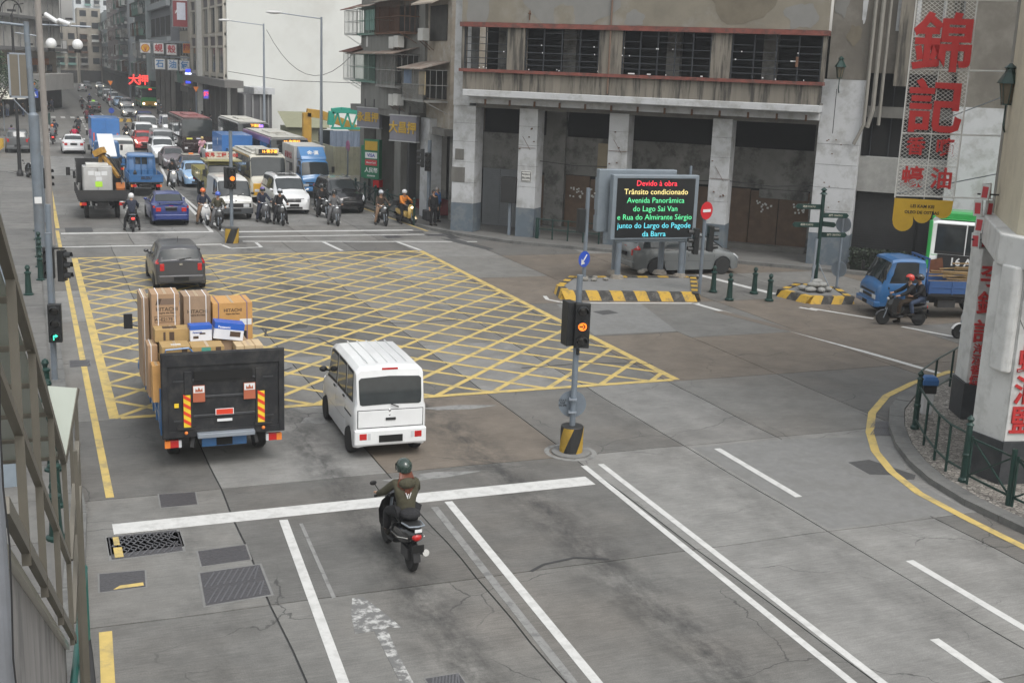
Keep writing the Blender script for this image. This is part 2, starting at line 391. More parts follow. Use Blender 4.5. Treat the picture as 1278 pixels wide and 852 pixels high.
cover('utility_cover', [(.92, 18.35), (2.0, 18.4), (2.0, 19.0), (.92, 19.05)][::-1], 'ribbed'); cover('utility_cover', [(.86, 18.0 - .25), (1.98, 18.0 - .1), (1.99, 18.34), (.88, 18.32)][::-1], 'ribbed') if False else None
cover('utility_cover', [(.9, 18.15), (1.98, 18.2), (1.98, 19.1), (.9, 19.1)], 'ribbed')
cover('utility_cover', [(2.05, 16.1), (3.0, 16.2), (3.03, 17.3), (2.12, 17.25)], 'ribbed')
cover('manhole_cover', [(2.18, 17.5), (2.93, 17.55), (2.95, 18.15), (2.2, 18.1)], 'flat'); cover('manhole_cover', [(.66, 17.0), (1.3, 17.0), (1.34, 17.6), (.69, 17.65)], 'flat')
cover('manhole_cover', [(1.85, 20.2), (2.46, 20.2), (2.5, 20.82), (1.88, 20.88)], 'flat'); cover('drain_grate', [(4.4, 12.6), (4.85, 12.6), (4.85, 13.15), (4.4, 13.15)], 'ribbed')
cover('asphalt_patch', [(15.45, 18.95), (16.0, 18.98), (16.3, 17.9), (16.1, 17.7), (15.9, 17.75), (15.8, 18.05), (15.4, 18.2)], 'patch')
cover('drain_grate', [(17.15, 20.4), (17.65, 20.25), (18.35, 21.2), (17.9, 21.35)], 'ribbed')
cover('asphalt_patch', [(17.0, 34.35), (17.65, 34.5), (17.75, 34.0), (17.1, 33.8)], 'patch'); cover('asphalt_patch', [(17.3, 51.0), (18.0, 50.9), (18.7, 47.9), (18.3, 47.5)], 'patch')
cover('asphalt_patch', [(5.6, 35.4), (6.6, 35.3), (7.6, 34.5), (7.4, 33.9), (6.3, 33.7), (5.9, 34.4)], 'patch', .0026); cover('manhole_cover', [(6.0, 29.7), (6.9, 29.7), (7.0, 30.3), (6.1, 30.4)], 'flat', .0028)
cover('manhole_cover', [(14.9, 51.5), (15.7, 51.5), (15.7, 52.3), (14.9, 52.3)], 'flat'); cover('manhole_cover', [(17.0, 52.0), (17.9, 51.8), (17.9, 52.5), (17.0, 52.6)], 'flat')
cover('asphalt_patch', [(1.35, 54.9), (2.5, 54.9), (2.5, 56.3), (1.35, 56.3)], 'patch'); cover('manhole_cover', [(16.4, 53.1), (17.2, 53.0), (17.2, 53.5), (16.4, 53.6)], 'flat')
cover('drain_grate', [(.72, 30.6), (1.2, 30.6), (1.2, 31.3), (.72, 31.3)], 'ribbed')
sheet('concrete_patch', [(16.3, 35.75), (19.3, 35.4), (18.3, 31.1), (15.5, 31.15)], LPATCH, .0012, th=.001)
sheet('concrete_patch', [(15.05, 20.7), (17.6, 20.2), (16.0, 17.7), (15.9, 15.95), (12.75, 15.95), (12.75, 20.7)], LPATCH, .0012, th=.001)
sheet('yellow_kerb_line', [(.95, 18.2), (1.08, 18.2), (1.08, 18.6), (.95, 18.6)], YELP, .0125); sheet('yellow_kerb_line', [(.97, 18.7), (1.06, 18.7), (1.06, 19.05), (.97, 19.05)], YELP, .0125); sheet('yellow_kerb_line', [(.85, 17.03), (1.28, 17.05), (1.28, 17.16), (.95, 17.14)], YELP, .0085)
for pts in ([(7.0, 15.83), (7.3, 16.02), (7.9, 16.12), (8.4, 15.9)], [(5.6, 34.2), (6.2, 33.9), (6.0, 33), (7.4, 32.5), (7.9, 30.2)], [(3.4, 37), (4.1, 35.3), (3.9, 33.2)], [(6.0, 29.3), (5.3, 28.6), (5.4, 27.2)], [(8.9, 34.5), (10.5, 33.8), (12.2, 34.1)], [(15.5, 27.5), (13.8, 28), (11.8, 27.9)]):
    b = B()
    for p, q in zip(pts, pts[1:]):
        t = (Vector(q) - Vector(p)).normalized(); n = Vector((-t.y, t.x)) * .03
        b.prism([(p[0] + n.x, p[1] + n.y), (p[0] - n.x, p[1] - n.y), (q[0] - n.x, q[1] - n.y), (q[0] + n.x, q[1] + n.y)], .0045, .0062)
    obj('tar_seam', b, TAR, road)

# ---------------------------------------------------------------- pavements and kerbs
def kerb(parent, pts, wd=.3, h=.13, step=1.0, side=1, mat=KERBM):
    pts = [Vector(p) for p in pts]; acc = []
    for p, q in zip(pts, pts[1:]):
        n = max(1, round((q - p).length / step))
        for i in range(n): acc.append((p.lerp(q, i / n), p.lerp(q, (i + 1) / n)))
    for p, q in acc:
        t = (q - p); ln = t.length; t.normalize(); n = Vector((-t.y, t.x)) * wd * side; g = t * .008
        a, b_, c, d = p + g, q - g, q - g + n, p + g + n
        hh = h + random.uniform(-.004, .004)
        obj('kerb_stone', B().prism([tuple(a), tuple(b_), tuple(c), tuple(d)], -.02, hh), mat, parent, bevel=0)
lp = [(-8, -2), (.1, -2), (.1, 9), (.4, 16), (.62, 20), (.55, 27), (.55, 79), (-1.2, 82.5), (-8, 83.5)]
pave_l = obj('pavement', B().prism(lp[:1] + [(-.15, -2), (-.15, 9), (.12, 16), (.32, 20), (.25, 27), (.25, 78.8), (-1.4, 82.2), (-8, 83.2)], -.2, .1), PAVE); tag(pave_l, kind='structure')
kerb(pave_l, [(.1, 4), (.1, 9), (.4, 16), (.62, 20), (.55, 27), (.55, 79), (-1.2, 82.5), (-8, 83.5)])
PAVS = [M('paving_slab_%d' % i, c, .85, 0, .14, 3, .1, dirt=(.085, .082, .08), dirt_amt=.5, dscale=1.3) for i, c in enumerate([(.135, .132, .126), (.12, .118, .113), (.15, .147, .139)])]
y = 9.3
while y < 78:
    xr = -.16 if y < 12 else (.05 if y < 17 else .23)
    for a, b_ in ((xr - 1.62, xr), (xr - 3.27, xr - 1.65), (xr - 4.92, xr - 3.3)):
        obj('paving_slab', B().box(a, b_ - .02, y, y + 1.9, .09, .112 + random.uniform(0, .004)), random.choice(PAVS), pave_l)
    y += 1.92
# right side pavement of the avenue, arcade floor, along the corner building
rp = [(17.2, 125), (17.2, 62), (17.55, 57), (18.0, 54.0), (19.0, 51.6), (20.3, 49.4), (23.2, 46.8), (29.9, 40.9), (33.8, 37.0), (45, 26), (60, 26), (60, 125)]
pave_r = obj('pavement', B().prism(rp[::-1], -.2, .09), PAVE); tag(pave_r, kind='structure')
kerb(pave_r, rp[:9], side=-1, step=1.3)
# near right corner: kerb and Portuguese stone paving
def setts():
    m = bpy.data.materials.new('limestone_setts'); m.use_nodes = True; N = m.node_tree.nodes; L = m.node_tree.links; b = N['Principled BSDF']; b.inputs['Roughness'].default_value = .8
    g = N.new('ShaderNodeNewGeometry').outputs['Position']; v = N.new('ShaderNodeTexVoronoi'); v.feature = 'DISTANCE_TO_EDGE'; v.inputs['Scale'].default_value = 12; L.new(g, v.inputs[0])
    c = N.new('ShaderNodeTexVoronoi'); c.inputs['Scale'].default_value = 12; L.new(g, c.inputs[0])
    r = N.new('ShaderNodeMapRange'); r.inputs[2].default_value = .12; L.new(v.outputs['Distance'], r.inputs[0])
    h = N.new('ShaderNodeSeparateColor'); L.new(c.outputs['Color'], h.inputs[0])
    cr = N.new('ShaderNodeMix'); cr.data_type = 'RGBA'; cr.inputs[6].default_value = (.15, .135, .12, 1); cr.inputs[7].default_value = (.36, .335, .30, 1); L.new(h.outputs[0], cr.inputs[0])
    x = N.new('ShaderNodeMix'); x.data_type = 'RGBA'; x.inputs[6].default_value = (.06, .055, .05, 1); L.new(r.outputs[0], x.inputs[0]); L.new(cr.outputs[2], x.inputs[7]); L.new(x.outputs[2], b.inputs['Base Color'])
    bp = N.new('ShaderNodeBump'); bp.inputs['Strength'].default_value = .8; bp.inputs['Distance'].default_value = .01; L.new(r.outputs[0], bp.inputs['Height']); L.new(bp.outputs[0], b.inputs['Normal'])
    return m
kc = [(16.0, 9), (16.0, 14.5), (16.0, 16.2), (16.2, 17.4), (16.55, 18.4), (17.1, 19.5), (17.9, 20.7), (18.9, 21.9), (20.1, 22.9), (21.6, 23.7), (23.3, 24.35), (27, 25.2), (38, 26)]
ins = [(16.35, 9), (16.35, 14.5), (16.35, 16.15), (16.53, 17.25), (16.87, 18.23), (17.4, 19.3), (18.17, 20.48), (19.13, 21.62), (20.27, 22.58), (21.72, 23.36), (23.4, 24.0), (27, 24.85), (38, 25.65)]
pave_c = obj('pavement', B().prism((ins + [(38, 9)])[::-1], -.2, .118), setts()); tag(pave_c, kind='structure')
kerb(pave_c, kc, wd=.34, h=.13, side=-1, step=.85)
for i in range(8):
    for j in range(3): obj('paving_brick', B().box(16.75 + i * .2, 16.93 + i * .2, 14.0 + j * .22, 14.2 + j * .22, .1, .123), M('red_brick_paver', (.2, .1, .075), .85), pave_c)
yk = [(15.55, 9), (15.55, 15.5), (15.62, 17.0), (15.95, 18.2), (16.5, 19.4), (17.3, 20.6), (18.4, 21.9), (19.8, 23.1), (21.4, 24.0), (23.4, 24.8)]
b = B()
for p, q, n0, n1 in [(yk[i], yk[i + 1], None, None) for i in range(len(yk) - 1)]:
    t = (Vector(q) - Vector(p)).normalized(); n = Vector((-t.y, t.x)) * .09
    b.prism([(p[0] + n.x, p[1] + n.y), (p[0] - n.x, p[1] - n.y), (q[0] - n.x, q[1] - n.y), (q[0] + n.x, q[1] + n.y)], .004, .0085)
obj('yellow_kerb_line', b, YELP, road)
for k in range(2): line('yellow_kerb_line', (16.75, 63), (17.5, 53.6), .12, YELP) if k == 0 else None
# ================================================================ vehicles
def interp(keys, x):
    if x <= keys[0][0]: return keys[0][1]
    for (a, va), (b, vb) in zip(keys, keys[1:]):
        if x <= b: return va + (vb - va) * (x - a) / (b - a) if b > a else vb
    return keys[-1][1]
class Shell:
    """car body as a lofted surface: x forward, y left, z up; t runs 0 (belly) .. 8 (roof centre)"""
    def __init__(s, d): s.d = d
    def sec(s, x):
        d = s.d; w = interp(d['w'], x); zt = interp(d['zt'], x); be = interp(d['belt'], x); wr = interp(d['wr'], x); zb = interp(d['zb'], x)
        be = min(be, zt); R = d['rw'] + d.get('arch', .06); zf = zb
        for xw in d['wheels']:
            q = R * R - (x - xw) ** 2
            if q > 0: zf = max(zf, math.sqrt(q) + d['rw'] * .98)
        zf = min(zf, be - .08); g = min(1, max(0, (zt - be) / .22)); box = d.get('box', .5)
        k6 = (.93 * w * (1 - g) + (wr + .02) * g, be * (1 - g) + (zt - .10) * g)
        k7 = (.82 * w * (1 - g) + (wr - .07) * g, (be + .008) * (1 - g) + (zt - .015) * g)
        return [(0, zb + .02), (.7 * w, zb + .02), (w * .97, zf), (w, max(zf + .02, zb + (be - zb) * .5)), (w * .99, be - .07), (w * .955, be), k6, k7, (0, zt + .012 * (1 - g) + .012)]
    def P(s, x, t, side=1):
        q = s.sec(x); i = min(int(t), 7); f = t - i; a, b = q[i], q[i + 1]
        return Vector((x, side * (a[0] + (b[0] - a[0]) * f), a[1] + (b[1] - a[1]) * f))
    def body(s):
        L0, L1 = s.d['x']; xs = set(); n = int((L1 - L0) / .09)
        for i in range(n + 1): xs.add(round(L0 + (L1 - L0) * i / n, 4))
        for xw in s.d['wheels']:
            R = s.d['rw'] + s.d.get('arch', .06)
            for e in (-R, R, -R * .96, R * .96, -R * .8, R * .8): xs.add(round(xw + e, 4))
        for key in ('zt', 'w'):
            for k, v in s.d[key]: xs.add(round(k, 4))
        xs = sorted(x for x in xs if L0 <= x <= L1); b = B(); rs = []
        for x in xs:
            q = s.sec(x); ring = [(x, y, z) for y, z in q] + [(x, -y, z) for y, z in q[-2:0:-1]]; rs.append(ring)
        b.rings(rs); return b.mesh('body', True, 38)
    def patch(s, rows, off=.008, n=6, th=.012):
        """rows: list of lines; each line = (x0,t0,side0, x1,t1,side1); the sheet runs between them"""
        G = []
        for r in rows: G.append([s.P(r[0] + (r[3] - r[0]) * i / n, r[1] + (r[4] - r[1]) * i / n, r[2]) for i in range(n + 1)])
        m = len(G); c = Vector((sum(r[0] for r in rows) / m, 0, .7)); N = []
        for i in range(m):
            row = []
            for j in range(n + 1):
                a = G[min(i + 1, m - 1)][j] - G[max(i - 1, 0)][j]; e = G[i][min(j + 1, n)] - G[i][max(j - 1, 0)]
                v = a.cross(e); v = v.normalized() if v.length > 1e-9 else Vector((0, 0, 1))
                if v.dot(G[i][j] - c) < 0: v = -v
                row.append(v)
            N.append(row)
        b = B(); top = [G[i][j] + N[i][j] * off for i in range(m) for j in range(n + 1)]; bot = [G[i][j] + N[i][j] * (off - th) for i in range(m) for j in range(n + 1)]
        W = n + 1; k = m * W; fs = []
        for i in range(m - 1):
            for j in range(n): fs.append((i * W + j, i * W + j + 1, (i + 1) * W + j + 1, (i + 1) * W + j))
        per = [j for j in range(W)] + [i * W + n for i in range(1, m)] + [(m - 1) * W + j for j in range(n - 1, -1, -1)] + [i * W for i in range(m - 2, 0, -1)]
        for a, e in zip(per, per[1:] + per[:1]): fs.append((a, e, e + k, a + k))
        b.add(top + bot, fs); return b.mesh('panel', True, 30)
def wheel_meshes(r, wd):
    t = B(); t.lathe([(r * .6, -wd / 2), (r * .93, -wd / 2), (r, -wd * .36), (r, wd * .36), (r * .93, wd / 2), (r * .6, wd / 2)], n=20, axis='y')
    m = B(); m.lathe([(r * .62, -wd * .40), (r * .66, -wd * .46), (r * .60, -wd * .47), (r * .52, -wd * .30), (r * .2, -wd * .34), (r * .12, -wd * .40), (.005, -wd * .4)], n=20, axis='y')
    m.lathe([(r * .62, wd * .40), (r * .66, wd * .46), (r * .60, wd * .47), (r * .52, wd * .30), (r * .2, wd * .34), (r * .12, wd * .40), (.005, wd * .4)], n=20, axis='y')
    for k in range(5):
        a = 2 * pi * k / 5
        for sgn in (-1, 1): m.beam((r * .12 * cos(a), sgn * wd * .37, r * .12 * sin(a)), (r * .6 * cos(a), sgn * wd * .42, r * .6 * sin(a)), r * .16, .02, (0, 1, 0))
    return t.mesh('t', True), m.mesh('r', True)
def wheels(root, r, wd, spots, rim=RIM):
    tm, rm = cached(('wheel', r, wd), lambda: wheel_meshes(r, wd))
    for x, y in spots:
        w = obj('wheel', tm, TYRE, root, (x, y, r)); obj('rim', rm, rim, w)
def bx(name, mat, root, *a, bevel=0, parent=None):
    key = ('bx',) + tuple(round(q, 4) for q in a)
    return obj(name, cached(key, lambda: B().box(*a).mesh(name)), mat, parent or root, bevel=bevel)
def frame_dir(X, Y, d): return (X, Y, 0), {'away': pi / 2, 'near': -pi / 2}.get(d, d if not isinstance(d, str) else 0)

SPEC = {}
def spec(k, **d): SPEC[k] = d; d['key'] = k; d['shell'] = Shell(d)
# side-window quads: (x_bottom_rear, x_bottom_front, x_top_rear, x_top_front)
spec('hatch', x=(-1.88, 1.88), wheels=(-1.22, 1.24), rw=.295, arch=.055, zb=[(-1.88, .26), (-1.6, .2), (1.6, .2), (1.88, .24)],
     w=[(-1.88, .70), (-1.78, .80), (-1.5, .845), (1.2, .845), (1.6, .80), (1.80, .68), (1.88, .55)],
     zt=[(-1.88, .62), (-1.86, .98), (-1.80, 1.02), (-1.62, 1.40), (-1.45, 1.48), (-.6, 1.52), (.1, 1.50), (.45, 1.42), (1.05, 1.04), (1.6, .88), (1.80, .72), (1.88, .5)],
     belt=[(-1.88, .98), (0, .94), (1.05, .90), (1.6, .86), (1.88, .6)], wr=[(-1.88, .60), (-1.5, .62), (.3, .60), (1.0, .62)],
     ws=(.98, .50), rwn=(-1.79, -1.63), sw=[(-1.1, -.5, -1.0, -.55), (-.45, .72, -.5, .30)], doors=[(-1.05, -.02), (0, .95)], van=False)
spec('sedan', x=(-2.2, 2.2), wheels=(-1.3, 1.32), rw=.305, arch=.055, zb=[(-2.2, .28), (-1.9, .2), (1.9, .2), (2.2, .25)],
     w=[(-2.2, .70), (-2.1, .80), (-1.7, .855), (1.5, .855), (1.95, .80), (2.12, .68), (2.2, .55)],
     zt=[(-2.2, .66), (-2.17, .93), (-2.08, 1.0), (-1.5, 1.02), (-.95, 1.37), (-.5, 1.43), (.1, 1.42), (.35, 1.37), (1.0, .99), (1.75, .86), (2.1, .72), (2.2, .5)],
     belt=[(-2.2, .95), (-1.4, .96), (0, .92), (1.0, .88), (1.7, .84), (2.2, .6)], wr=[(-2.2, .6), (-1.0, .60), (.3, .58), (1.0, .6)],
     ws=(.93, .40), rwn=(-1.45, -.98), sw=[(-.98, -.28, -.8, -.30), (-.22, .72, -.26, .28)], doors=[(-1.0, -.22), (-.2, .9)], van=False)
spec('suv', x=(-2.25, 2.25), wheels=(-1.38, 1.40), rw=.355, arch=.06, zb=[(-2.25, .38), (-2, .3), (2, .3), (2.25, .34)],
     w=[(-2.25, .76), (-2.15, .86), (-1.7, .91), (1.6, .91), (2.0, .87), (2.18, .76), (2.25, .62)],
     zt=[(-2.25, .8), (-2.23, 1.12), (-2.1, 1.2), (-1.85, 1.6), (-1.6, 1.67), (.1, 1.70), (.5, 1.62), (1.12, 1.14), (1.8, 1.04), (2.12, .9), (2.25, .6)],
     belt=[(-2.25, 1.12), (0, 1.08), (1.1, 1.04), (1.8, 1.0), (2.25, .7)], wr=[(-2.25, .68), (-1.5, .69), (.4, .66), (1.1, .68)],
     ws=(1.04, .55), rwn=(-2.12, -1.87), sw=[(-1.75, -1.3, -1.62, -1.3), (-1.22, -.32, -1.2, -.34), (-.25, .8, -.28, .38)], doors=[(-1.1, -.25), (-.22, .95)], van=False)
spec('mpv', x=(-2.4, 2.4), wheels=(-1.42, 1.48), rw=.33, arch=.06, zb=[(-2.4, .26), (-2.1, .2), (2.1, .2), (2.4, .25)],
     w=[(-2.4, .80), (-2.3, .88), (-1.9, .915), (1.7, .915), (2.1, .87), (2.3, .76), (2.4, .62)],
     zt=[(-2.4, .9), (-2.38, 1.15), (-2.3, 1.4), (-2.12, 1.72), (-1.8, 1.81), (-.5, 1.86), (.4, 1.84), (.8, 1.74), (1.65, 1.12), (2.1, .98), (2.32, .82), (2.4, .6)],
     belt=[(-2.4, 1.12), (0, 1.06), (1.4, 1.02), (2.0, .94), (2.4, .68)], wr=[(-2.4, .70), (-1.8, .72), (.6, .69), (1.5, .7)],
     ws=(1.52, .84), rwn=(-2.36, -2.15), sw=[(-2.05, -1.15, -1.9, -1.15), (-1.08, .02, -1.08, .0), (.1, 1.15, .06, .68)], doors=[(-1.08, .05), (.08, 1.2)], van=False)
spec('mpv_low', x=(-2.4, 2.4), wheels=(-1.42, 1.5), rw=.33, arch=.06, zb=[(-2.4, .28), (-2.1, .2), (2.1, .2), (2.4, .25)],
     w=[(-2.4, .78), (-2.3, .87), (-1.9, .905), (1.7, .905), (2.1, .85), (2.3, .72), (2.4, .55)],
     zt=[(-2.4, .8), (-2.38, 1.05), (-2.3, 1.2), (-2.05, 1.56), (-1.7, 1.66), (-.5, 1.73), (.3, 1.70), (.7, 1.60), (1.7, 1.02), (2.1, .88), (2.32, .72), (2.4, .55)],
     belt=[(-2.4, 1.06), (0, 1.0), (1.4, .95), (2.0, .84), (2.4, .6)], wr=[(-2.4, .66), (-1.8, .68), (.6, .66), (1.6, .68)],
     ws=(1.55, .74), rwn=(-2.28, -2.08), sw=[(-2.0, -1.2, -1.85, -1.2), (-1.12, -.08, -1.12, -.1), (0, 1.05, -.04, .58)], doors=[(-1.1, -.05), (-.02, 1.1)], van=False)
spec('kei_van', tb=6.5, x=(-1.70, 1.70), wheels=(-1.12, 1.20), rw=.27, arch=.05, box=1, zb=[(-1.7, .26), (-1.5, .22), (1.5, .22), (1.7, .26)],
     w=[(-1.7, .695), (-1.64, .735), (-1.4, .742), (1.3, .742), (1.55, .71), (1.7, .62)],
     zt=[(-1.7, 1.0), (-1.69, 1.25), (-1.60, 1.80), (-1.50, 1.86), (-.6, 1.885), (.5, 1.88), (.85, 1.80), (1.32, 1.12), (1.55, 1.0), (1.66, .85), (1.7, .6)],
     belt=[(-1.7, 1.12), (0, 1.09), (1.2, 1.03), (1.7, .7)], wr=[(-1.7, .655), (-1.5, .66), (.7, .65), (1.3, .62)],
     ws=(1.28, .86), rwn=(-1.696, -1.622), sw=[(-1.42, -.88, -1.38, -.90), (-.78, -.02, -.78, -.04), (.1, .98, .06, .68)], doors=[(-.86, .02), (.05, 1.02)], van=True)
spec('van', x=(-2.2, 2.2), wheels=(-1.25, 1.35), rw=.31, arch=.055, zb=[(-2.2, .3), (-2, .26), (2, .26), (2.2, .3)],
     w=[(-2.2, .79), (-2.12, .84), (-1.8, .85), (1.8, .85), (2.05, .83), (2.2, .76)],
     zt=[(-2.2, 1.1), (-2.18, 1.4), (-2.08, 1.84), (-1.9, 1.92), (-.6, 1.96), (.9, 1.95), (1.3, 1.86), (1.98, 1.14), (2.12, 1.04), (2.2, .9)],
     belt=[(-2.2, 1.15), (0, 1.15), (1.9, 1.08), (2.2, .9)], wr=[(-2.2, .74), (-1.9, .75), (1.1, .73), (1.9, .76)],
     ws=(1.94, 1.33), rwn=(-2.16, -2.1), sw=[(.25, .75, .25, .75), (.98, 1.55, .96, 1.2)], doors=[(.1, .85), (.9, 1.75)], van=True)
spec('cab', x=(-.78, .85), wheels=(.12,), rw=.36, arch=.05, zb=[(-.78, .5), (.85, .42)], w=[(-.78, .84), (-.6, .85), (.5, .85), (.75, .83), (.85, .76)],
     zt=[(-.78, 2.05), (-.74, 2.12), (-.4, 2.17), (.15, 2.16), (.38, 2.1), (.70, 1.30), (.80, 1.18), (.85, 1.0)], belt=[(-.78, 1.30), (.6, 1.26), (.85, 1.05)],
     wr=[(-.78, .75), (.2, .73), (.7, .79)], ws=(.68, .41), rwn=None, sw=[(-.52, .42, -.50, .22)], doors=[(-.58, .55)], van=True)
spec('bus', x=(-5.2, 5.2), wheels=(-2.9, 2.6), rw=.46, arch=.05, zb=[(-5.2, .35), (5.2, .35)], w=[(-5.2, 1.15), (-5.1, 1.22), (-4.8, 1.24), (4.8, 1.24), (5.1, 1.22), (5.2, 1.12)],
     zt=[(-5.2, 2.6), (-5.12, 2.92), (-4.9, 3.02), (4.6, 3.02), (4.98, 2.94), (5.12, 2.2), (5.2, 1.3)], belt=[(-5.2, 1.35), (5.1, 1.35), (5.2, 1.15)], wr=[(-5.2, 1.14), (5.1, 1.14)],
     ws=(5.17, 4.99), rwn=(-5.19, -5.13), sw=[(-4.8 + i * 1.42, -4.8 + i * 1.42 + 1.3, -4.8 + i * 1.42, -4.8 + i * 1.42 + 1.3) for i in range(6)] + [(3.95, 4.85, 3.95, 4.8)], doors=[], van=True)
spec('minibus', x=(-3.4, 3.4), wheels=(-2.0, 2.2), rw=.38, arch=.05, zb=[(-3.4, .35), (3.4, .35)], w=[(-3.4, .95), (-3.3, 1.01), (-3, 1.03), (3, 1.03), (3.3, 1.0), (3.4, .9)],
     zt=[(-3.4, 2.2), (-3.33, 2.55), (-3.1, 2.62), (2.75, 2.64), (3.0, 2.56), (3.28, 1.45), (3.4, 1.2)], belt=[(-3.4, 1.3), (3.2, 1.3), (3.4, 1.1)], wr=[(-3.4, .93), (3.2, .93)],
     ws=(3.27, 3.02), rwn=(-3.39, -3.34), sw=[(-3.1 + i * 1.12, -3.1 + i * 1.12 + 1.03, -3.1 + i * 1.12, -3.1 + i * 1.12 + 1.03) for i in range(5)] + [(2.55, 3.05, 2.55, 2.95)], doors=[], van=True)
def glazing(root, k, glass=GLASS, frame=BLACK):
    d = SPEC[k]; s = d['shell']; x0, x1 = d['ws']; tb = d.get('tb', 6.15)
    W = (lambda xa, xb, o, key: cached((k, key), lambda: s.patch([(xa, tb, 1, xb, tb, 1), (xa, 7, 1, xb, 7, 1), (xa, 7.6, 1, xb, 7.6, 1), (xa, 8, 1, xb, 8, 1), (xa, 7.6, -1, xb, 7.6, -1), (xa, 7, -1, xb, 7, -1), (xa, tb, -1, xb, tb, -1)], o)))
    obj('windscreen', W(x0, x1, .008, 'ws'), glass, root)
    def level(xc, t):      # the x at which line t has the height of the centre line at xc, so that the lower edge of the glass runs level
        zc = s.P(xc, 7.99).z; best = min((abs(s.P(xc + i * .004, t).z - zc), abs(i), xc + i * .004) for i in range(-4, 50)); return best[2]
    if d['rwn']:
        xa, xb = d['rwn']
        obj('rear_window', cached((k, 'rw'), lambda: s.patch([(level(xa, t), t, sd, xb, t, sd) for t, sd in ((tb, 1), (7, 1), (7.6, 1), (7.99, 1), (7.6, -1), (7, -1), (tb, -1))], .008)), glass, root)
    for i, (a, b_, c, e) in enumerate(d['sw']):
        for sd in (1, -1):
            f = cached((k, 'sf', i, sd), lambda: s.patch([(a - .03, 5.02, sd, b_ + .03, 5.02, sd), (c - .02, 5.97, sd, e + .02, 5.97, sd)], .005, th=.01))
            g = cached((k, 'sw', i, sd), lambda: s.patch([(a, 5.12, sd, b_, 5.12, sd), (c, 5.88, sd, e, 5.88, sd)], .010, th=.01))
            o = obj('side_window', g, glass, root); obj('frame', f, frame, o)
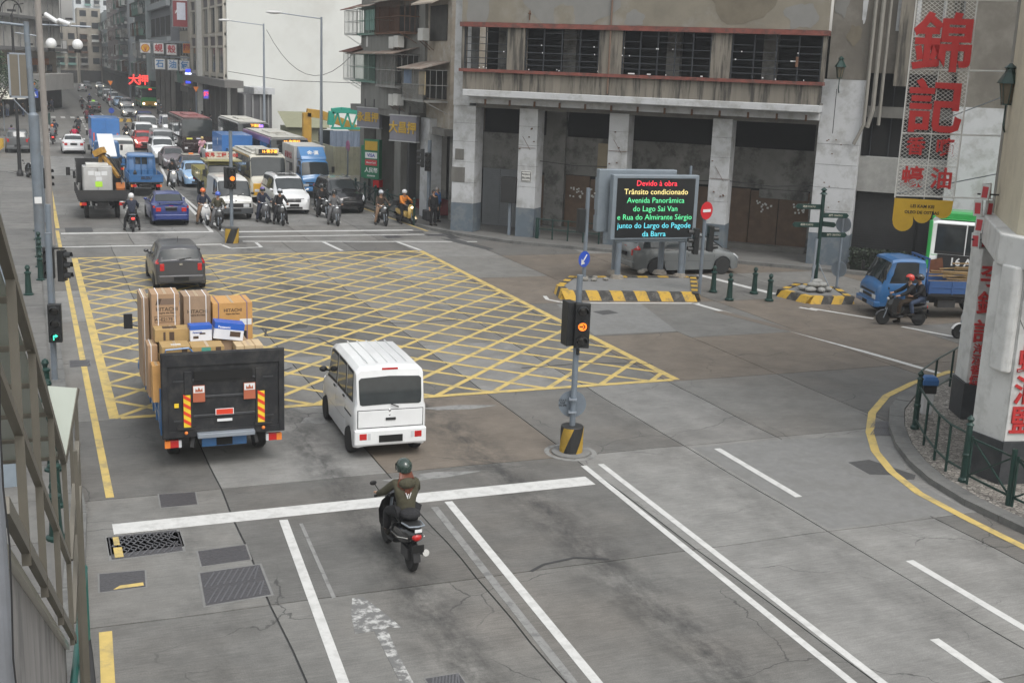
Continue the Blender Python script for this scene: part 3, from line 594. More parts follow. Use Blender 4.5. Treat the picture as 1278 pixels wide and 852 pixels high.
def vehicle(kind, name, label, cat, X, Y, d, col, group=None, face='both', lit=False, rim=RIM, plate=True, roofcol=None, glass=GLASS, bumper=None, tail_dx=.0):
    loc, rz = frame_dir(X, Y, d); root = thing(name, label, cat, loc, rz, group); D = SPEC[kind]; s = D['shell']
    obj('body', cached((kind, 'body'), s.body), col, root); glazing(root, kind, glass)
    wy = interp(D['w'], 0) - .09
    wheels(root, D['rw'], .19 if D['rw'] < .4 else .26, [(x, y) for x in D['wheels'] for y in (wy, -wy)], rim)
    for i, (a, b_) in enumerate(D['doors']):
        for sd in (1, -1):
            dr = obj('door', cached((kind, 'door', i, sd), lambda: s.patch([(a, 2.9, sd, b_, 2.9, sd), (a, 3.6, sd, b_, 3.6, sd), (a, 4.2, sd, b_, 4.2, sd), (a, 4.95, sd, b_, 4.95, sd)], .004, th=.012)), col, root)
            obj('door_gap', cached((kind, 'dg', i, sd), lambda: s.patch([(a - .014, 2.88, sd, b_ + .014, 2.88, sd), (a - .014, 3.6, sd, b_ + .014, 3.6, sd), (a - .014, 4.2, sd, b_ + .014, 4.2, sd), (a - .014, 4.97, sd, b_ + .014, 4.97, sd)], .0015, th=.01)), BLACK, dr)
            p = s.P(a + .16, 4.4, sd); bx('handle', col if not D['van'] else BLACK, root, p.x - .08, p.x + .08, p.y - .018, p.y + .018, p.z - .015, p.z + .02, parent=dr)
    L0, L1 = D['x']; zb = .3 if D['rw'] < .34 else .4; wf = interp(D['w'], L1); wb = interp(D['w'], L0); be = interp(D['belt'], L0)
    zt = interp(D['zt'], L0 + .03)
    if face in ('both', 'front') and kind not in ('bus', 'minibus', 'cab'):
        hz = .66 if kind in ('hatch', 'sedan', 'mpv_low') else .78
        if kind == 'mpv': hz = .74
        if kind == 'van': hz = .72
        if kind == 'kei_van': hz = .72
        if kind == 'van':
            for sd in (1, -1): bx('headlight', HEAD_ON if lit else CLRL, root, L1 - .06, L1 + .012, sd * .50 - .14, sd * .50 + .14, .64, .80)
            bx('grille', BLACK, root, L1 - .05, L1 + .006, -.74, .74, .62, .82); bx('bumper', M('grey_bumper', (.05, .055, .06), .6, obj=True), root, L1 - .12, L1 + .07, -.82, .82, .32, .60, bevel=.03)
            bx('badge', CHROME, root, L1 - .01, L1 + .014, -.035, .035, .93, .99)
        else:
            for sd in (1, -1):
                xa, xb = L1 - .42, L1 - .06
                obj('headlight', cached((kind, 'hl', sd), lambda: s.patch([(xa, 4.25, sd, xb, 3.8, sd), (xa + .02, 4.95, sd, xb, 5.0, sd), (xa + .08, 6.0, sd, xb - .02, 6.3, sd)], .012)), HEAD_ON if lit else CLRL, root)
                bx('fog_lamp', CLRL, root, L1 - .14, L1 - .03, sd * .5 - .06, sd * .5 + .06, .34, .42)
            bx('grille', BLACK, root, L1 - .1, L1 + .006, -.34, .34, hz - .10, hz + .04, bevel=.01); bx('lower_grille', BLACK, root, L1 - .1, L1 + .004, -.42, .42, .28, .40, bevel=.01)
            for q in (-.05, -.01): bx('grille_bar', CHROME, root, L1, L1 + .012, -.33, .33, hz + q, hz + q + .015)
            bx('badge', CHROME, root, L1, L1 + .018, -.05, .05, hz - .06, hz + .03)
        if plate: bx('number_plate', MATTB, root, L1 - .02, L1 + (.085 if kind == 'van' else .022), -.24, .24, .42, .55)
    if face in ('both', 'rear') and kind not in ('bus', 'minibus', 'cab'):
        if kind in ('hatch', 'suv', 'mpv', 'mpv_low'):
            for sd in (1, -1):
                obj('taillight', cached((kind, 'tl', sd), lambda: s.patch([(L0 + .03, 4.2, sd, L0 + .26, 4.2, sd), (L0 + .03, 5.0, sd, L0 + .28, 5.0, sd), (L0 + .10, 5.55, sd, L0 + .22, 5.5, sd)], .012)), REDL, root)
                bx('taillight_lens', REDL, root, L0 - .012, L0 + .02, sd * (wb - .09) - .07, sd * (wb - .09) + .07, be - .28, be - .04, bevel=.01)
        elif kind == 'sedan':
            for sd in (1, -1):
                obj('taillight', cached((kind, 'tl', sd), lambda: s.patch([(L0 + .03, 3.9, sd, L0 + .24, 3.9, sd), (L0 + .03, 4.9, sd, L0 + .24, 4.9, sd)], .012)), REDL, root)
                bx('taillight_lens', REDL, root, L0 - .014, L0 + .02, sd * (wb - .13) - .11, sd * (wb - .13) + .11, .68, .86, bevel=.01)
        elif kind == 'kei_van':
            for sd in (1, -1):
                t = bx('taillight', REDL, root, L0 - .055, L0 + .02, sd * .52 + sd * .04 - .075, sd * .52 + sd * .04 + .075, .42, .55, bevel=.008)
                bx('reversing_lamp', CLRL, root, L0 - .056, L0 + .02, sd * .44 - .03, sd * .44 + .03, .42, .55, parent=t)
        if kind == 'kei_van': bx('bumper', col, root, L0 - .05, L0 + .06, -.735, .735, .30, .62, bevel=.03)
        elif kind != 'van': bx('bumper', col, root, L0 - .035, L0 + .1, -(wb + .04), wb + .04, .30, .55, bevel=.04)
        if plate:
            z0 = .36 if kind in ('hatch', 'kei_van') else (.72 if kind in ('sedan', 'mpv_low') else .5)
            bx('number_plate', MATTB, root, L0 - .068, L0 - .02, -.24, .24, z0, z0 + .14) if kind != 'sedan' else bx('number_plate', MATTB, root, L0 - .03, L0, -.25, .25, z0, z0 + .13)
        bx('brake_lamp', REDL, root, *((L0 + .09, L0 + .12, -.16, .16, 1.80, 1.835) if kind == 'kei_van' else (L0 + .28, L0 + .31, -.12, .12, zt + .3, zt + .32) if kind == 'hatch' else (L0 + .02, L0 + .05, -.1, .1, zt, zt + .02)))
    for sd in (1, -1):
        if kind in ('bus', 'minibus', 'cab'): continue
        xm = D['sw'][-1][1] - .02; p = s.P(xm, 5.3, sd); b = cached((kind, 'mir', sd), lambda: B().ell((p.x, p.y + sd * .13, p.z + .02), (.07, .09, .065), 10, 6).tube([(p.x, p.y - sd * .03, p.z - .02), (p.x, p.y + sd * .1, p.z)], .02, 6).mesh('m', True))
        obj('side_mirror', b, BLACK if kind in ('van', 'kei_van') else col, root)
    return root
HATS = {}
PW = paint('white', (.66, .67, .68)); PW2 = paint('off_white', (.58, .58, .56), dirty=.25); PK = paint('black', (.012, .012, .014), .22); PG = paint('dark_grey', (.045, .045, .05))
PB = paint('deep_blue', (.012, .03, .16)); PTB = paint('truck_blue', (.032, .125, .30), .4, .35); PSV = paint('silver', (.40, .41, .42)); PGY = paint('mid_grey', (.09, .095, .10)); PRD = paint('red', (.42, .02, .015)); PPL = paint('dusk_purple_grey', (.11, .09, .10)); PBB = paint('box_blue', (.04, .16, .42), .5, .25); PMB = paint('maroon_black', (.03, .018, .018), .25); PYO = paint('khaki_yellow', (.30, .27, .10), .6, .5); PLB = paint('pale_blue', (.25, .4, .6))
PGN = paint('bus_green', (.03, .30, .07)); PPU = paint('bus_purple', (.20, .08, .22)); PYE = paint('bus_yellow', (.60, .34, .03)); PCR = paint('cream_panel', (.55, .53, .45)); PDK = paint('chassis_black', (.02, .02, .022), .6, .3)

# --- foreground minivan
v = vehicle('kei_van', 'minivan', 'white boxy minivan seen from behind with dark rear window, just past the yellow grid', 'minivan', 6.48, 23.45, pi / 2 - .035, PW)
tg = bx('tailgate', PW, v, -1.715, -1.69, -.655, .655, .66, 1.0, bevel=.006); bx('door_gap', BLACK, v, -1.705, -1.69, -.67, .67, .645, 1.015, parent=tg); bx('tailgate_handle', BLACK, v, -1.735, -1.70, -.10, .10, .80, .85)
obj('wiper', B().tube([(-1.735, .0, 1.13), (-1.72, -.16, 1.06)], .012, 6), BLACK, v); obj('lock', B().ell((-1.71, .02, 1.0), (.02, .03, .03), 8, 6), CHROME, v); obj('lock', B().ell((-1.715, .02, .91), (.015, .02, .02), 8, 6), CHROME, v)
for i in range(5): bx('roof_rib', PW, v, -1.35, .55, -.42 + i * .2, -.40 + i * .2, 1.885, 1.902)
text('SUZUKI', .07, CHROME, v, (-1.706, -.42, .72), (pi / 2, 0, -pi / 2), .003, .002, name='badge_lettering')
bx('slide_rail', BLACK, v, -1.45, -.85, .738, .748, .83, .86)
# --- dark hatch, blue sedan and the rest of the away-bound traffic
v = vehicle('hatch', 'hatchback', 'dark grey hatchback driving over the far end of the yellow grid', 'car', 4.55, 44.75 - 4.6 + 2.0, 'away', PG)
obj('antenna', B().tube([(-.9, 0, 1.5), (-1.15, 0, 1.75)], .006, 5), BLACK, v); obj('wiper', B().tube([(-1.82, .05, 1.07), (-1.78, -.35, 1.12)], .012, 5), BLACK, v); bx('badge', CHROME, v, -1.90, -1.87, -.05, .05, .88, .95)
v = vehicle('sedan', 'sedan', 'deep blue sedan with rear spoiler waiting behind the crossing line, beside a scooter', 'car', 6.0, 58.6, 'away', PB)
bx('spoiler', PB, v, -2.18, -1.95, -.62, .62, 1.08, 1.11, bevel=.01)
for sd in (-1, 1): bx('spoiler_foot', PB, v, -2.1, -2.0, sd * .5 - .03, sd * .5 + .03, 1.0, 1.09)
bx('trim_strip', CHROME, v, -2.215, -2.19, -.28, .28, .87, .90)
vehicle('sedan', 'sedan', 'white sedan ahead of the open black truck in the left lane', 'car', 3.3, 100.3, 'away', PW)
vehicle('sedan', 'sedan', 'dark sedan with pale roof beyond the crosswalk, light green sign on top', 'taxi', 8.4, 170, 'away', PK, face='rear')
o = obj('taxi_sign', B().box(-.15, .15, -.2, .2, 1.44, 1.6), M('taxi_sign_green', (.4, .75, .1), emit=.6), None); o.parent = [c for c in C.objects if c.get('label', '').startswith('dark sedan with pale')][0]
vehicle('hatch', 'hatchback', 'light grey hatchback alone far up the avenue', 'car', 10.9, 262, 'away', PSV, face='rear')
vehicle('van', 'van', 'white van with its rear window facing us, tucked behind the tall blue box truck', 'van', 6.15, 90.5, 'away', PW2, face='rear')
bx('rear_door', PW2, kids(v)[0].parent, 0, .001, 0, .001, 0, .001) if False else None
vehicle('suv', 'suv', 'dark silver car waiting in the side road behind the street poles at far left', 'car', -.7, 101, 'away', PGY, face='both')
# --- oncoming queue at the stop line
v = vehicle('van', 'van', 'old white delivery van with grey bumper at the far stop line', 'van', 9.25, 60.5, 'near', PW2, rim=RIMD)
for sd in (.1, -.45): obj('wiper', B().tube([(2.0, sd, 1.16), (1.82, sd + .3, 1.3)], .012, 5), BLACK, v)
v = vehicle('mpv', 'people_carrier', 'pearl white people carrier with chrome grille at the far stop line', 'car', 12.5, 62.6, 'near', PW)
bx('sunroof', GLASS, v, -.1, .6, -.5, .5, 1.845, 1.87, bevel=.01); bx('sunroof', GLASS, v, -1.4, -.4, -.45, .45, 1.855, 1.88, bevel=.01); bx('chrome_bar', CHROME, v, 2.39, 2.425, -.5, .5, .80, .83)
v = vehicle('suv', 'suv', 'black off-road car by the pavement at the far stop line', 'car', 15.35, 62.5, -pi / 2 + .03, PK)
for sd in (-1, 1): bx('roof_rail', CHROME, v, -1.6, .1, sd * .62 - .015, sd * .62 + .015, 1.69, 1.73)
vehicle('sedan', 'sedan', 'pale blue sedan half hidden behind the khaki truck bed', 'car', 9.45, 75.5, 'near', PLB, face='front')
v = vehicle('sedan', 'taxi', 'dark taxi with pale roof and roof lamp, behind the pale blue sedan', 'taxi', 9.9, 80.5, 'near', PPL, face='front'); bx('roof_panel', PCR, v, -.9, .3, -.55, .55, 1.43, 1.452, bevel=.01); bx('roof_lamp', ORL, v, -.15, .05, -.15, .15, 1.45, 1.55, bevel=.02)
vehicle('sedan', 'sedan', 'purple-grey sedan, second behind the scooter riding the white line', 'car', 9.5, 87.5, 'near', PPL, face='front', lit=False)
vehicle('suv', 'suv', 'white sporty off-roader with black grille in the oncoming queue', 'car', 9.4, 93.8, 'near', PW)
vehicle('van', 'van', 'grey van between the red hatchback and the white off-roader', 'van', 10.0, 99.8, 'near', PSV, face='front')
vehicle('hatch', 'hatchback', 'bright red hatchback with its lamp lit in the queue', 'car', 9.0, 104.5, 'near', PRD, lit=True)
vehicle('mpv', 'people_carrier', 'white people carrier with grey windscreen beside the lone black scooter', 'car', 9.6, 111.5, 'near', PW)
vehicle('van', 'van', 'white van with blank roof behind the white people carrier', 'van', 10.9, 122.5, 'near', PW)
vehicle('suv', 'suv', 'blue off-roader with grey bonnet further up the queue', 'car', 12.0, 137, 'near', PB)
vehicle('sedan', 'sedan', 'silver sedan with one lamp lit, left of the blue off-roader', 'car', 12.1, 160, 'near', PSV, face='front', lit=True)
vehicle('suv', 'suv', 'beige silver off-roader beside the small traffic island', 'car', 13.3, 180, 'near', PSV, lit=True)
vehicle('sedan', 'sedan', 'pale blue saloon behind the beige silver off-roader', 'car', 13.2, 192, 'near', PLB, face='front')
vehicle('mpv', 'people_carrier', 'white people carrier far up the oncoming queue', 'car', 12.9, 201, 'near', PW, face='front')
vehicle('van', 'van', 'white van with dark lower half far up the queue', 'van', 12.9, 213, 'near', PW, face='front')
vehicle('mpv', 'people_carrier', 'dark green carrier near the end of the visible queue', 'car', 13.2, 232, 'near', paint('dark_green', (.03, .07, .06)), face='front')
vehicle('sedan', 'sedan', 'white car with lit lamp at the far bend of the avenue', 'car', 15.5, 285, 'near', PW, face='front', lit=True)
vehicle('suv', 'suv', 'dark car beside the lit white car at the far bend', 'car', 12.6, 280, 'near', PGY, face='front')
vehicle('van', 'van', 'pale grey van parked at far left end of the avenue', 'van', 6.0, 270, 'near', PSV, face='front')
vehicle('van', 'van', 'small white van squeezed beside the dark coach', 'van', 13.2, 124, 'near', PW, face='front')
v = vehicle('sedan', 'taxi', 'white saloon with orange roof dot in front of the blue container', 'taxi', 13.15, 92.5, 'near', PW, face='front'); bx('roof_lamp', REDL, v, -.15, .05, -.12, .12, 1.44, 1.5)
# --- side street
v = vehicle('mpv_low', 'people_carrier', 'mid grey people carrier passing behind the LED board', 'car', 24.1, 41.2, rad(-3), paint('pewter', (.13, .14, .143), .25))
bx('window_trim', CHROME, v, -2.1, 1.2, -.905, -.895, 1.0, 1.015)

# ================================================================ buses
LEDT = M('led_orange', (1, .38, .04), emit=2.4); LEDP = M('led_violet', (.35, .18, .85), emit=1.6); LEDR = M('led_red_text', (1, .06, .04), emit=2.2)
def bus(kind, name, label, X, Y, d, low, high, roof, sign, group=None, facecol=None, L=0, signmat=None):
    loc, rz = frame_dir(X, Y, d); root = thing(name, label, 'bus', loc, rz, group); D = SPEC[kind]; s = D['shell']; x0, x1 = D['x']; top = 3.03 if kind == 'bus' else 2.65; wd = interp(D['w'], 0)
    obj('body', cached((kind, 'body'), s.body), high, root); glazing(root, kind)
    wheels(root, D['rw'], .26, [(x, y) for x in D['wheels'] for y in (wd - .14, .14 - wd)], RIMD)
    be = interp(D['belt'], 0)
    for sd in (1, -1): obj('lower_panel', cached((kind, 'lp', sd), lambda: s.patch([(x0 + .15, 3.02, sd, x1 - .12, 3.02, sd), (x0 + .15, 4.7, sd, x1 - .12, 4.7, sd)], .01, n=30)), low, root)
    bx('front_panel', low, root, x1 - .12, x1 + .012, -(wd - .16), wd - .16, .42, 1.1, bevel=.03)
    bx('roof_skin', roof, root, x0 + .35, x1 - .65, -(wd - .2), wd - .2, top - .01, top + .035, bevel=.015); bx('roof_hatch', roof, root, -1.5, 1.2, -.55, .55, top + .03, top + .14, bevel=.04)
    bx('roof_hatch', roof, root, 2.1 if kind == 'bus' else 1.6, 2.9 if kind == 'bus' else 2.2, -.35, .35, top + .03, top + .09, bevel=.03)
    for sd in (1, -1):
        bx('headlight', CLRL, root, x1 - .04, x1 + .02, sd * (wd - .36) - .13, sd * (wd - .36) + .13, .62, .78, bevel=.02)
        obj('side_mirror', B().tube([(x1 - .15, sd * (wd - .05), top - .35), (x1 + .12, sd * (wd + .12), top - .4)], .025, 6).box(x1 + .06, x1 + .16, sd * (wd + .14) - .08, sd * (wd + .14) + .08, top - .85, top - .4), BLACK, root)
    bx('number_plate', MATTB, root, x1 + .01, x1 + .024, -.24, .24, .46, .58)
    for y in (-.3, .45): obj('wiper', B().tube([(x1 - .01, y, 1.38), (x1 - .05, y + .35, 1.75)], .014, 5), BLACK, root)
    if sign:
        if kind == 'minibus':
            bx('sign_box', roof, root, x1 - .75, x1 - .35, -.62, .62, top - .02, top + .3, bevel=.03); sx, sz, sy = x1 - .345, top + .14, .5
        else: sx, sz, sy = x1 - .03, top - .24, .8
        sb = bx('destination_display', BLACK, root, sx - .03, sx + .004, -sy, sy, sz - .12, sz + .12); text(sign, .24 if kind == 'bus' else .2, signmat or LEDT, sb, (sx + .012, .1, sz), (pi / 2, 0, pi / 2), .003, .004)
    return root
b1 = bus('bus', 'coach', 'dark maroon touring coach with red roof panels in the queue', 12.4, 101.6, 'near', PMB, PMB, M('roof_maroon', (.2, .06, .06), .6, dirt=(.3, .28, .27)), None)
bx('windscreen_notice', paint('notice', (.6, .6, .7)), b1, 5.18, 5.2, -.1, .4, 1.4, 1.5); bx('windscreen_notice', M('yellow_notice', (.6, .6, .1)), b1, 5.18, 5.2, -.85, -.4, 1.38, 1.5)
ROOFG = M('bus_roof_grey', (.45, .44, .40), .7, 0, .15, 2, dirt=(.2, .19, .17), dirt_amt=.5)
b2 = bus('bus', 'city_bus', 'black city bus with grey roof and lit orange destination sign, right of the dark coach', 15.9, 96.5, 'near', PK, PK, ROOFG, '下環街')
bx('route_display', LEDP, b2, 5.16, 5.19, .28 + .1, .6 + .1, 2.68, 2.88)
b3 = bus('bus', 'city_bus', 'dark city bus with purple roof edge and lit route number, behind the small white truck', 15.0, 78.6, 'near', PK, PK, ROOFG, '33 海灣站')
for sd in (1, -1): bx('roof_edge', PPU, b3, -5.1, 4.6, sd * 1.10 - .11, sd * 1.10 + .11, 2.58, 3.0, bevel=.08)
b4 = bus('minibus', 'minibus', 'white and yellow minibus with amber destination sign', 12.15, 68.6, 'near', PYE, PCR, ROOFG, '16 筷子基')
for sd in (1, -1): bx('yellow_stripe', PYE, b4, -3.2, 2.7, sd * .935 - .01, sd * .97 + .01, 2.42, 2.52)
b5 = bus('bus', 'city_bus', 'green roofed city bus with red lit sign far up the avenue', 17.0, 190, 'near', PYE, PGN, M('roof_green', (.08, .35, .14), .5), '總站', signmat=LEDR)
for sd in (1, -1): bx('lit_lamp', HEAD_ON, b5, 5.21, 5.25, sd * .85 - .15, sd * .85 + .15, .6, .85)
b6 = bus('minibus', 'minibus', 'white and green bus with printed side advert, driving off behind the blue truck', 35.5, 34.75, rad(-44), PGN, PW, PGN, None)
sp = bx('side_advert', BLACK, b6, -3.0, 2.6, -1.06, -1.035, .55, 1.32); text('16 APR', .42, PW, sp, (-1.9, -1.065, 1.05), (pi / 2, 0, 0), .003, .01); text('MUSIC FESTIVAL', .14, PW, sp, (-1.9, -1.065, .76), (pi / 2, 0, 0), .003, .004) if False else None
for sd in (1, -1): bx('corner_post', PGN, b6, -3.42, -3.28, sd * .95 - .07, sd * .95 + .07, .7, 2.6, bevel=.03)
bx('rear_advert', PLB, b6, -3.425, -3.40, -.85, .85, .7, 2.3); bx('roof_pod', PGN, b6, -2.9, -1.6, -.6, .6, 2.62, 2.95, bevel=.08)

# ================================================================ trucks
def cab(root, col, dx, face=True, lit=False, glass=GLASS, scale=1.0, mats=None):
    c = bpy.data.objects.new('cab', None); D = SPEC['cab']; s = D['shell']
    cb = obj('cab', cached(('cab', 'body'), s.body), col, root, (dx, 0, 0)); glz = glazing(cb, 'cab', glass)
    for sd in (1, -1):
        obj('door', cached(('cab', 'door', sd), lambda: s.patch([(-.58, 2.9, sd, .5, 2.9, sd), (-.58, 3.6, sd, .5, 3.6, sd), (-.58, 4.2, sd, .5, 4.2, sd), (-.58, 4.95, sd, .5, 4.95, sd)], .005)), col, cb)
        bx('headlight', HEAD_ON if lit else CLRL, cb, .80, .87, sd * .58 - .15, sd * .58 + .15, .66, .82, bevel=.02, parent=cb)
        obj('side_mirror', cached(('cab', 'mir', sd), lambda: B().tube([(.55, sd * .78, 1.5), (.72, sd * 1.0, 1.55), (.72, sd * 1.0, 1.8)], .014, 5).box(.69, .75, sd * 1.02 - .08, sd * 1.02 + .08, 1.45, 1.8).mesh('m')), BLACK, cb)
    bx('grille', BLACK, cb, .82, .862, -.62, .62, .84, .92, parent=cb, bevel=.01); bx('grille', BLACK, cb, .82, .862, -.42, .42, .68, .78, parent=cb, bevel=.01)
    bx('bumper', col, cb, .70, .93, -.86, .86, .40, .60, parent=cb, bevel=.04); bx('number_plate', MATTB, cb, .92, .94, -.2, .2, .42, .55, parent=cb)
    return cb
def truck(name, label, X, Y, d, col, bed, L=4.8, cabmat=None, rw=.36, group=None, lit=False):
    """origin = middle; cab at the front end, bed = (x0, x1, width)"""
    loc, rz = frame_dir(X, Y, d); root = thing(name, label, 'truck', loc, rz, group); xf = L / 2 - .88
    cab(root, cabmat or col, xf, lit=lit); ch = B()
    for sd in (1, -1): ch.box(-L / 2 + .05, xf + .3, sd * .36 - .04, sd * .36 + .04, .50, .68)
    for x in (-L / 2 + .1, -.6, .6): ch.box(x, x + .08, -.4, .4, .52, .66)
    ch.box(-.3, .3, .45, .75, .4, .65).box(-.2, .5, -.75, -.45, .42, .66); obj('chassis', ch, PDK, root)
    wheels(root, rw, .2, [(xf + .12, .72), (xf + .12, -.72), (-L / 2 + 1.0, .70), (-L / 2 + 1.0, -.70)], RIMD)
    return root
def flatbed(root, x0, x1, wd, zf, hs, col, floor=None, thick=.04, head=True):
    f = obj('bed_floor', B().box(x0, x1, -wd / 2, wd / 2, zf - .1, zf), floor or PDK, root)
    for i in range(2):
        sd = (1, -1)[i]; b = B().box(x0, x1, sd * wd / 2 - thick / 2, sd * wd / 2 + thick / 2, zf, zf + hs)
        for k in range(5):
            x = x0 + .05 + (x1 - x0 - .1) * k / 4; b.box(x - .03, x + .03, sd * (wd / 2 + thick / 2), sd * (wd / 2 + thick / 2 + .02), zf - .02, zf + hs)
        b.box(x0, x1, sd * (wd / 2 + .02), sd * (wd / 2 + .035), zf + hs * .45, zf + hs * .55); obj('side_board', b, col, root)
    t = obj('tailgate', B().box(x0 - thick, x0, -wd / 2, wd / 2, zf - .02, zf + hs).box(x0 - thick - .015, x0 - thick, -wd / 2 + .08, wd / 2 - .08, zf + .05, zf + .09).box(x0 - thick - .015, x0 - thick, -wd / 2 + .08, wd / 2 - .08, zf + hs - .09, zf + hs - .05), col, root)
    if head:
        b = B()
        for y in (-.7, -.35, 0, .35, .7): b.box(x1 - .03, x1 + .02, y - .02, y + .02, zf, zf + 1.15)
        b.box(x1 - .03, x1 + .02, -.75, .75, zf + 1.1, zf + 1.16).box(x1 - .03, x1 + .02, -.75, .75, zf, zf + hs); obj('headboard_frame', b, col, root)
    for sd in (1, -1):
        l = bx('taillight', REDL, root, x0 - .04, x0 + .02, sd * (wd / 2 - .2) - .15, sd * (wd / 2 - .2) + .15, zf - .3, zf - .16)
        bx('indicator_lens', ORL, root, x0 - .045, x0 + .015, sd * (wd / 2 - .09) - .04, sd * (wd / 2 - .09) + .04, zf - .3, zf - .16, parent=l)
    bx('number_plate', MATTB, root, x0 - .05, x0, -.25, .25, zf - .32, zf - .16)
    return t
# blue pickup truck
tr = truck('flatbed_truck', 'empty blue flatbed truck with barred rear cab window, behind the blue sedan', 6.0, 70.9, 'away', PTB, None, L=4.7)
t = flatbed(tr, -2.35, .62, 1.75, .85, .38, PTB); text('ISUZU', .2, M('dark_letter', (.02, .03, .06)), t, (-2.41, 0, 1.04), (pi / 2, 0, -pi / 2), .004, .012)
obj('gas_bottle', B().lathe([(.02, .85), (.1, .86), (.1, 1.2), (.05, 1.28), (.03, 1.34)], -.6, .45, 10), BLACK, tr)
bx('cab_rear_window', GLASS, tr, .68, .695, -.4, .4, 1.55, 1.95)
# truck carrying a white panel
tr = truck('flatbed_truck', 'blue flatbed truck carrying a long white panel, left of the empty blue flatbed', 4.75, 81.0, 'away', PTB, None, L=5.0)
flatbed(tr, -2.5, .7, 1.7, .9, .38, PTB)
o = obj('white_panel', B().box(-2.0, 2.0, -.48, .48, 0, .06), PW, None, (4.62, 79.6, 2.02), (rad(-14) * 0 + rad(0), rad(0), pi / 2)); o.rotation_euler = (0, rad(-16), pi / 2)
tag(o, 'long white board leaning over the cab of a blue flatbed truck', 'panel')
# blue box truck
tr = truck('box_truck', 'tall blue box truck with ribbed rear doors in the left lane', 5.35, 93.6 + 2.2, 'away', PW, None, L=6.2, cabmat=PW)
b = B().box(-3.1, 1.25, -.98, .98, .95, 3.05); obj('cargo_box', b, PBB, tr)
for sd in (1, -1):
    d_ = bx('rear_door', PBB, tr, -3.15, -3.1, min(sd * .02, sd * .94), max(sd * .02, sd * .94), 1.0, 3.0, bevel=.01)
    for k in range(3): bx('rib', PBB, tr, -3.165, -3.15, sd * (.2 + k * .28) - .02, sd * (.2 + k * .28) + .02, 1.05, 2.95, parent=d_)
    bx('reflector_strip', M('red_white_reflector', (.6, .1, .06), .5), tr, -3.18, -3.16, sd * .82 - .05, sd * .82 + .05, 1.2, 2.0)
# small white-boxed truck with blue cab
tr = truck('box_truck', 'box truck with pale grey body and blue cab behind the pearl white people carrier', 15.3, 70.2, 'near', PTB, None, L=5.2, cabmat=paint('sky_blue', (.05, .2, .45)))
obj('cargo_box', B().box(-2.6, .85, -.92, .92, .9, 2.85), M('box_pale_grey', (.47, .46, .44), .6, dirt=(.25, .24, .22)), tr, bevel=.02)
df = obj('wind_deflector', B().prismy([(.85, 2.14), (1.95, 2.14), (1.85, 2.35), (1.1, 2.82), (.85, 2.82)], -.75, .75), paint('sky_blue', (.05, .2, .45)), tr, bevel=.05); text('金·運', .3, PW, df, (1.68, 0, 2.5), (rad(60), 0, pi / 2), .004, .008)
text('運 輸 物 流', .4, REDL, tr, (-.8, -.93, 2.2), (pi / 2, 0, 0), .004, .004, name='side_lettering')
# blue container truck in queue
tr = truck('box_truck', 'blue container truck seen between the white saloon and the minibus', 12.6, 79.8, 'near', PTB, None, L=6.0)
obj('cargo_box', B().box(-3.0, 1.2, -.98, .98, .95, 2.85), PBB, tr, bevel=.01); text('順', .5, PW, tr, (-.6, -.99, 2.3), (pi / 2, 0, 0), .004, .004, name='side_lettering')
for k in range(10): bx('rib', PBB, tr, -2.9 + k * .42, -2.84 + k * .42, -1.0, -.98, 1.0, 2.8)
# khaki tipper with roof sign
tr = truck('tipper_truck', 'khaki yellow open truck carrying a red-lettered roof board, next to the old white van', 9.75, 68.2, 'near', PYO, None, L=5.6, rw=.42)
flatbed(tr, -2.8, 1.05, 1.95, 1.05, .55, PYO, head=False)
bx('roof_shelf', PYO, tr, 1.0, 2.7, -1.0, 1.0, 2.22, 2.30, bevel=.02); sb = bx('roof_board', PCR, tr, 2.0, 2.06, -.75, .75, 2.32, 2.72); text('寶馬 工程 2888', .27, REDL, sb, (2.07, 0, 2.52), (pi / 2, 0, pi / 2), .004, .006)
# open black truck with generator and grab
tr = truck('grab_truck', 'open black dropside truck hauling a steel cabinet and yellow grab arm', 3.15, 61.6, 'away', PDK, None, L=5.6, rw=.4)
flatbed(tr, -2.8, .9, 2.15, 1.0, .42, PDK); bx('cage_side', PDK, tr, -.3, .9, .98, 1.04, 1.4, 2.5); bx('cage_side', PDK, tr, -.3, .9, -1.04, -.98, 1.4, 2.5); bx('cage_front', PDK, tr, .9, .96, -1.04, 1.04, 1.4, 2.6)
obj('side_mirror', B().tube([(1.9, .9, 1.9), (1.6, 1.35, 1.95)], .02, 5).box(1.5, 1.56, 1.25, 1.45, 1.7, 2.1), BLACK, tr)
g = thing('generator', 'silver steel cabinet with pasted notices standing on the open black truck', 'cabinet', (3.0, 59.95, 1.0), pi / 2)
obj('cabinet', B().box(-.5, .5, -.66, .66, .05, 1.45), M('aluminium_casing', (.42, .42, .42), .4, .5, .12, 4, dirt=(.2, .18, .15)), g, bevel=.02); bx('lid', PW2, g, -.45, .45, -.5, .5, 1.45, 1.58, bevel=.02)
for y in (-.32, .32): bx('door_panel', M('aluminium_casing_panel', (.5, .5, .5), .35, .4), g, -.515, -.5, y - .29, y + .29, .12, 1.38, bevel=.006)
for y, z, m in ((.3, 1.15, PW), (0, 1.12, PW), (-.3, 1.14, PW), (-.05, .88, PW)): bx('notice', m, g, -.522, -.515, y - .13, y + .13, z - .1, z + .1)
bx('notice', M('lime_notice', (.42, .72, .05)), g, -.524, -.515, -.2, .12, .5, .75)
g = thing('crane_grab', 'folded yellow hydraulic grab arm lashed beside the steel cabinet', 'grab', (3.5, 60.6, 1.0), pi / 2)
YEM = M('machine_yellow_worn', (.42, .23, .04), .6, 0, .25, 6, dirt=(.12, .08, .05), dirt_amt=.7, dscale=4)
